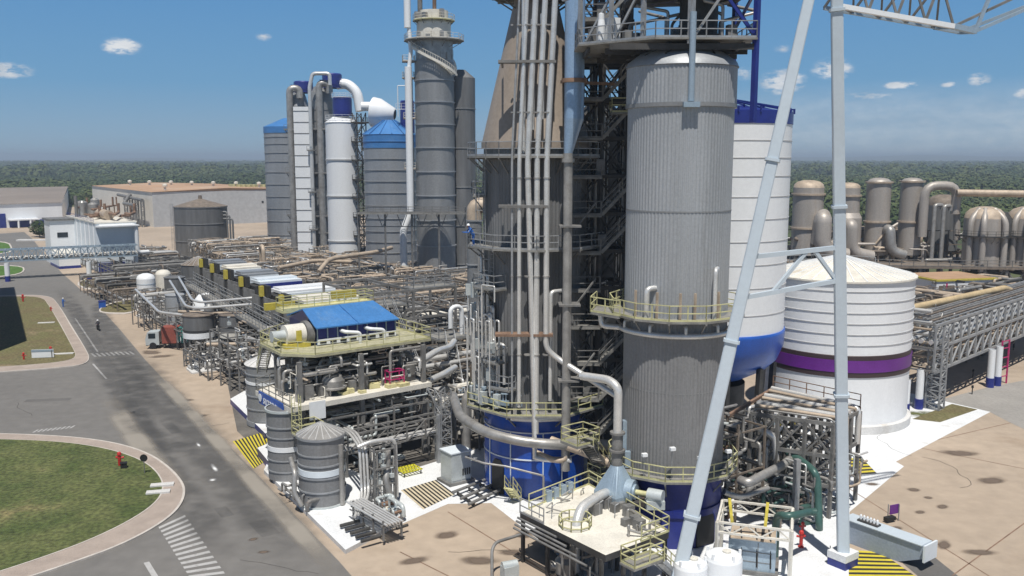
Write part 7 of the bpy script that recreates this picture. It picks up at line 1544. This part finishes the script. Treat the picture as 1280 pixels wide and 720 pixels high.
# ================================================================== PIPE BRIDGE AT THE RIGHT
ba = rad(44); d = Vector((math.cos(ba), math.sin(ba), 0)); n_ = Vector((-d.y, d.x, 0)); f0 = G(1170, 511); zb, zm, zt = 4.5, 7.1, 9.7; w = 5.0
t = thing('pipe_bridge', 'wide two tier lattice pipe bridge running off to the right edge', 'bridge', f0); S0, S1 = -1.5, 64
def Q(s, o, z): return f0 + d * s + n_ * o + Vector((0, 0, z))
mb = MB(); b2 = MB(); b3 = MB()
for o in (0, w):
    b3 = MB()
    for z in (zb, zm, zt): mb.bar(Q(S0, o, z), Q(S1, o, z), .24, .3)
    s = S0
    while s < S1:
        b2.bar(Q(s, o, zb), Q(s, o, zt), .2); b3.bar(Q(s, o, zb), Q(s + 2.5, o, zm), .18, .1); b3.bar(Q(s, o, zm), Q(s + 2.5, o, zt), .14)
        s += 2.5
    b3.build('diagonal', silo, t)
mb.build('chord', steel, t); b2.each('upright', steel, t); mb = MB(); s = S0
while s < S1:
    for z in (zb, zm, zt): mb.bar(Q(s, 0, z), Q(s, w, z), .18)
    s += 2.5
mb.each('cross_beam', steelM, t)
mb = MB(); lattice(mb, Q(0, .2, 0), Q(0, .2, zb), (1.5, 1.5), 6, .16, .1, side=d); lattice(mb, Q(0, .2, zb), Q(0, .2, zt - .2), (1.5, 1.5), 6, .16, .1, side=d); mb.build('tower_leg', steel, t); mb = MB(); lattice(mb, Q(0, w - .2, 0), Q(0, w - .2, zt - .2), (1.5, 1.5), 11, .16, .1, side=d); mb.build('tower_leg', steelM, t)
for k in range(16):
    z = (zb, zm)[k % 2] + .4 ; o = .5 + (k // 2) * .55; r = .1 + .06 * ((k * 7) % 4)
    pipe([Q(S0, o, z + r), Q(S1, o, z + r)], r, [aluD, alu, beige, steelM][k % 4], ['grey pipe on the lower tier of the right hand pipe bridge', 'grey or beige pipe on the upper tier of the right hand pipe bridge'][k % 2], ['lower tier pipes of the right bridge', 'upper tier pipes of the right bridge'][k % 2], 8)
for k in range(9): o = .3; z = (5.2, 5.9, 6.8, 8.4, 9.1, 9.9, 10.6, 7.6, 11.2)[k]; pipe([Q(-.4 - .1 * k, o + .4, z), Q(-.4 - .1 * k, 30, z)], .12 + .05 * (k % 3), [aluD, beige, alu][k % 3], 'pipe running back from the lattice tower behind the purple banded tank', 'pipes behind the purple banded tank', 8)
for k in range(7): pipe([Q(S0 + k * .6, .4 + k * .62, zt + .3), Q(S1, .4 + k * .62, zt + .3)], .09 + .04 * (k % 3), [aluD, brown, steelM][k % 3], 'dusty pipe lying on the roof of the right hand pipe bridge', 'roof pipes of the right bridge', 8)
a_ = G(1134, 386, 10.2); b_ = G(1256, 360, 10.4); pipe([a_ - d * 5, a_, b_, b_ + d * 4 + Vector((0, 0, -1))], .42, mat('sandy_pipe', (.56, .43, .25), .6, .1, .15, 1), 'thick sandy yellow pipe lying high along the right hand pipe bridge', None, 14, bend=.8)
mb = MB(); rn = random.Random(9)
for k in range(46): s, o = rn.uniform(S0, S1), rn.uniform(.3, w - .3); mb.tube([Q(s, o, zb + .5), Q(s, o, rn.uniform(zm, zt + .7)), Q(s + rn.uniform(-3, 3), o, rn.uniform(zm, zt + .6))], rn.uniform(.06, .14), 6)
mb.each('drop_pipe', aluD, t)
for i, (px, py, h) in enumerate(((1131, 517, 3.9), (1148, 511, 4.6), (1237, 484, 4.8), (1246, 482, 5.0))):
    c = G(px, py); tt = thing('pipe_column', ['white column with navy foot, nearest the purple banded tank', 'white column with navy foot left of the lattice tower leg', 'left white column with navy foot by the magenta frame', 'right white column with navy foot by the magenta frame'][i], 'column', c); mb = MB(); mb.lathe(c, [(.42, 1.2), (.42, h)], 18); mb.build('shaft', white, tt); mb = MB(); mb.lathe(c, [(.48, 0), (.48, 1.2), (.42, 1.2)], 18); mb.build('foot', navy, tt)
t2 = thing('magenta_frame', 'magenta steel ladder frame under the right hand pipe bridge', 'frame', G(1249, 480)); mb = MB(); q = G(1249, 481); p_ = q + Vector((1.3, .8, 0))
for a in (q, p_): mb.bar(a, a + Vector((0, 0, 5.6)), .16)
for z in (1, 2.2, 3.4, 4.6, 5.5): mb.bar(q + Vector((0, 0, z)), p_ + Vector((0, 0, z)), .1)
mb.build('frame', magenta, t2)
manifold('dark pipes and frames in the shade beyond the right hand pipe bridge', 'shaded blocks beyond the right bridge', 4, 16, 86, 110, .4, 6, 40, (.1, .28), [steelD, steelM, brown], 330, 10, (1.5, 5), True, 4)
for k, (px, py) in enumerate(((1215, 493), (1216, 472))): 
    q = G(px, py); mb = MB(); mb.tube([q, q + Vector((0, 0, .9))], .06, 6); mb.lathe(q + Vector((0, 0, .8)), [(.14, 0), (.14, .3), (0, .32)], 8); single('marker_post', mb, black, ['short black marker post on the concrete near the right bridge', 'short black marker post in the shade of the right bridge'][k], 'post')
blot('weed_patch', 1155, 518, 3.5, 1.8, soft('weeds', (.10, .11, .03), 1.5, .9), .019)
q = [G(1140, 524), G(1175, 528), G(1222, 512), G(1190, 505)]; mb = MB(); mb.poly(q, .0, .02); tag(mb.build('weed_strip', dryg), 'strip of dry weeds on the ground at the lattice tower foot', 'weeds', kind='stuff')
# ================================================================== EVAPORATORS FAR RIGHT
Y = 195
def ev(px, w_, ytop, ybase, lab, m, top=None, dark=None, Yo=Y, bands=(), dome=.5, name='evaporator'):
    c = A(px, 300, Yo); r = w_ / 2 / F * Yo; zt = ZA(ytop, Yo); z0 = max(ZA(ybase, Yo), 0); c = Vector((c.x, c.y, 0)); t = thing(name, lab, 'evaporator', c)
    mb = MB(); mb.lathe(c, [(r, z0), (r, zt - r * dome)], 40); mb.build('shell', m, t); mb = MB(); mb.lathe(c, [(r, zt - r * dome), (r * .93, zt - r * dome * .55), (r * .72, zt - r * dome * .22), (r * .35, zt - .05), (0, zt)], 40, dome=True); mb.build('dome', top or m, t)
    for z in bands: mb = MB(); mb.lathe(c + Vector((0, 0, z0 + (zt - z0) * z)), [(r, 0), (r + .35, 0), (r + .35, .35), (r, .35)], 40); mb.build('band', beige, t)
    mb = MB()
    for k in range(6): a = k * math.pi / 3; mb.bar(c + Vector((r * .8 * math.cos(a), r * .8 * math.sin(a), 0)), c + Vector((r * .8 * math.cos(a), r * .8 * math.sin(a), z0 + .5)), .4)
    if z0 > 1: mb.each('leg', steelM, t)
    return t, c, r, z0, zt
grayE = mat('dusty_grey_shell', (.42,.385,.35), .5, .25, .14, .3, streak=True, grime=(.36, .29, .23), gth=.55)
t, c, r, z0, zt = ev(1008, 37, 225, 318, 'leftmost evaporator with dusty beige dome and fat elbow duct', grayE, beige, bands=(.35, .8))
mb = MB(); mb.tube([c + Vector((1.5, -r, 10)), c + Vector((1.8, -r - 1.6, 17)), c + Vector((1.8, -r - 1.8, 8.5)), c + Vector((7, -r - 2, 7.4))], 1.75, 18, bend=2.6); mb.build('elbow_duct', grayE, t)
t, c, r, z0, zt = ev(1058, 27, 228, 315, 'second evaporator from left, stepped with beige shoulder behind upright crane leg', grayE, beige, bands=(.45, .8))
mb = MB(); mb.lathe(c, [(r * 1.25, z0), (r * 1.25, z0 + 7.5), (r, z0 + 8.6)], 40); mb.build('shoulder', grayE, t); mb = MB(); mb.tube([c + Vector((-1, -r * 1.3, 14)), c + Vector((-.8, -r * 1.3 - 1.6, 14)), c + Vector((-.6, -r - 2.2, 8.2)), c + Vector((4, -r - 2, 7.2))], 1.35, 16, bend=2.2); mb.build('elbow_duct', grayE, t)
t, c, r, z0, zt = ev(1095, 29, 222, 318, 'tall slim evaporator with beige ring, third from the left', grayE, None, bands=(.42, .93))
mb = MB(); mb.tube([c + Vector((1.2, -r - .2, 13)), c + Vector((1.2, -r - 1.6, 13)), c + Vector((1.6, -r - 1.8, 8.5)), c + Vector((4.5, -r - 2, 7.6))], 1.05, 14, bend=1.7); mb.build('elbow_duct', aluD, t)
t, c, r, z0, zt = ev(1136, 27, 222, 318, 'tall slim evaporator with smooth dome left of the arched pipes', grayE, grayE, bands=(.42, .94))
c = A(1168, 300, Y - 4); c.z = 0
for dx, r, h0, h1, w2, lab in ((-2.7, .95, 11.5, 22.3, 7.0, 'big arched pipe hooping over beside the fourth slim evaporator'), (-.4, .45, 6.5, 18.2, 1.8, 'thin upright pipe pair under the big arched pipe'), (1.6, .45, 6.5, 18.0, 1.6, 'thin upright pipe right under the big arched pipe')):
    q = c + Vector((dx, 0, 0)); pipe([q + Vector((0, 0, h0)), q + Vector((0, 0, h1)), q + Vector((w2, .5, h1)), q + Vector((w2, .5, h1 - 6 if r > .5 else h1 - 1))], r, grayE if r > .5 else aluD, lab, None, 14, bend=2.6 if r > .5 else .7)
t, c2, r, z0, zt = ev(1176, 38, 243, 312, 'fat dark domed vessel behind the arched pipes', cladD, brown, Yo=Y + 5, dome=.7)
for px, lab in ((1229, 'dark domed vessel with beige cap and bracketed pipes, left of the two at right edge'), (1283, 'dark domed vessel with bracketed pipes, cut by the right edge')):
    t, c, r, z0, zt = ev(px, 47, 258, 334, lab, grayE, beige, Yo=Y - 8, dome=.62); mb = MB()
    for a in (-150, -118, -60): q = c + Vector(((r + .7) * math.cos(rad(a)), (r + .7) * math.sin(rad(a)), 0)); mb.tube([q + Vector((0, 0, 5)), q + Vector((0, 0, zt - 2.6)), c + Vector((r * .5 * math.cos(rad(a)), r * .5 * math.sin(rad(a)), zt - .6))], .62, 10, bend=1.6)
    mb.each('side_pipe', grayE, t); mb = MB(); 
    ringdeck(t, c, r, r + 1.7, 12.2, 10, steelD, steelD, a0=rad(170), a1=rad(330)); mb = MB(); mb.lathe(c + Vector((2.0, .6, 0)), [(r, 4), (r, zt - 3), (r * .7, zt - 1.2), (0, zt - .8)], 30, dome=True); mb.build('rear_shell', steelD, t)
pipe([A(1196, 241, 190), A(1330, 243, 186)], .75, beige, 'long beige pipe high in the air behind the two domed vessels', None, 14)
pipe([A(1196, 300, 192), A(1196, 241, 192), A(1202, 241, 192)], .7, grayE, 'upright grey pipe supporting the left end of the long beige pipe', None, 12, bend=1)
for k, (u0, u1, v0, v1) in enumerate(((14, 34, 108, 126), (36, 56, 118, 140), (58, 82, 96, 128), (60, 86, 130, 156), (12, 30, 128, 150), (84, 112, 104, 134))):
    manifold('dusty brown frame and pipe clutter below the evaporators', 'clutter blocks below the evaporators', u0, u1, v0, v1, 1, 5.6 if k != 5 else 8, 44, (.12, .34), [brown, beige, steelM, aluD, steelD], 340 + k, 12, (2, 7), True, 4)
mb = MB(); p, q = A(985, 314, 190), A(1330, 318, 184); t = thing('evaporator_floor', 'long dusty steel floor carrying the evaporators', 'platform', (p.x, 190, 0)); mb.poly([(p.x, 186, 0), (q.x, 180, 0), (q.x, 206, 0), (p.x, 206, 0)], 5.6, 6.1); mb.build('floor', brown, t); mb = MB(); rail(mb, [Vector((p.x, 186, 6.1)), Vector((q.x, 180, 6.1))], 1.3, .06, 2.4); mb.build('railing', steelM, t); mb = MB()
for k in range(14): x = p.x + (q.x - p.x) * k / 13; yy = 186.5 - 6 * k / 13; mb.bar((x, yy, 0), (x, yy, 5.6), .4); mb.bar((x, yy, .5), (x + 4, yy, 5.4), .2); mb.bar((x, yy, 5.4), (x + 4, yy, .5), .2)
mb.each('column', steelM, t)
rn = random.Random(55); t = thing('evaporator_piping', 'crowded dusty pipes and frames packed between and behind the evaporators', 'pipework', (95, 196, 0)); gm = {}
for k in range(98):
    x = rn.uniform(60, 132); y = 198 - (x - 60) * .09 + rn.uniform(-6, 8); z = rn.uniform(6.4, 11); pts_ = [(x, y, 6.1), (x, y, z), (x + rn.uniform(-7, 7), y, z), (x + rn.uniform(-4, 4), y + rn.uniform(-2, 3), z), (x + 2, y + 1, z + rn.uniform(-2, 4))]
    mm = rn.choice([beige, grayE, brown, aluD, steelD]); gm.setdefault(mm.name, (MB(), mm))[0].tube(pts_, rn.uniform(.14, .42), 7, bend=.8)
for q_, mm in gm.values(): q_.each('pipe', mm, t)
mb = MB()
for k in range(17): x = 60 + k * 4.4; y = 199 - k * .4; mb.bar((x, y, 6), (x, y, 12.5), .25); mb.bar((x, y, 12.4), (x + 4.4, y - .4, 12.4), .2); mb.bar((x, y, 9.4), (x + 4.4, y - .4, 9.4), .2); mb.bar((x, y, 6.2), (x + 4.4, y - .4, 9.3), .14)
mb.build('frame', brown, t)
for i, (x, y, z, ln, r, lab) in enumerate(((76, 203, 11, 7, 1.9, 'beige lying drum behind the second evaporator'), (89, 203, 10, 6, 2.1, 'beige lying drum behind the tall slim evaporators'), (112, 199, 9.5, 6, 1.7, 'beige lying drum left of the two domed vessels'))):
    t = thing('drum', lab, 'drum', (x, y, z - r)); mb = MB(); mb.tube([(x - ln / 2, y, z), (x + ln / 2, y - .4, z)], r, 20); mb.build('shell', beige, t); mb = MB(); mb.box((x - ln / 3, y, 6.1), (.6, r * 1.4, z - r * .8 - 6.1)); mb.box((x + ln / 3, y, 6.1), (.6, r * 1.4, z - r * .8 - 6.1)); mb.each('saddle', steelM, t)
# white low building with yellow parapet behind the bridge
c = G(1178, 388); t = thing('low_building', 'white low building with yellow edged tan roof behind the right bridge', 'building', c); mb = MB(); ra = rad(14); mb.box(c + Vector((3, 5, 0)), (13, 10, 5.6), ra); mb.build('wall', white, t); mb = MB(); mb.box(c + Vector((3, 5, 5.6)), (13.4, 10.4, .3), ra); mb.build('roof_edge', yellow, t); mb = MB(); mb.box(c + Vector((3, 5, 5.9)), (12.4, 9.4, .08), ra); mb.build('roof', roofT, t)
xa = Vector((math.cos(ra), math.sin(ra), 0)); ya = Vector((-xa.y, xa.x, 0)); q = c + Vector((3, 5, 0)) - ya * 5.03; mb = MB()
for k, m in enumerate((-5.2, -3.4)): mb.box(q + xa * m + Vector((0, 0, .4)), (1.5, .1, 4.4), ra)
mb.each('door', brown, t); mb = MB(); mb.box(q + xa * -4.3 + Vector((0, 0, .2)), (.3, .16, 5), ra); mb.build('red_post', magenta, t)
c = G(1128, 352); t = thing('round_basin', 'low round white railed basin behind the purple banded tank', 'tank', c); mb = MB(); mb.lathe(c + Vector((2, 6, 0)), [(6, 0), (6, 5.2), (5.5, 5.2)], 40); mb.build('wall', steelM, t); mb = MB(); rail(mb, ringpts(c + Vector((2, 6, 0)), 5.9, 24, 5.2), 1.3, .05, closed=True); mb.build('railing', white, t)
# ================================================================== AIR
haze = MB(); haze.box((0, 0, -1.5), (20400, 20400, 66)); hz = tag(haze.build("haze", []), kind='stuff')
hz['label'] = 'thin pale haze in the air over the whole plant and woodland'
hm = bpy.data.materials.new('haze_air'); hm.use_nodes = True; t = hm.node_tree; t.nodes.clear()
pv = t.nodes.new('ShaderNodeVolumePrincipled'); pv.inputs['Color'].default_value = (.72, .85, 1.0, 1); pv.inputs['Density'].default_value = .0003; pv.inputs['Anisotropy'].default_value = .2
om = t.nodes.new('ShaderNodeOutputMaterial'); t.links.new(pv.outputs[0], om.inputs['Volume']); hz.data.materials.append(hm)
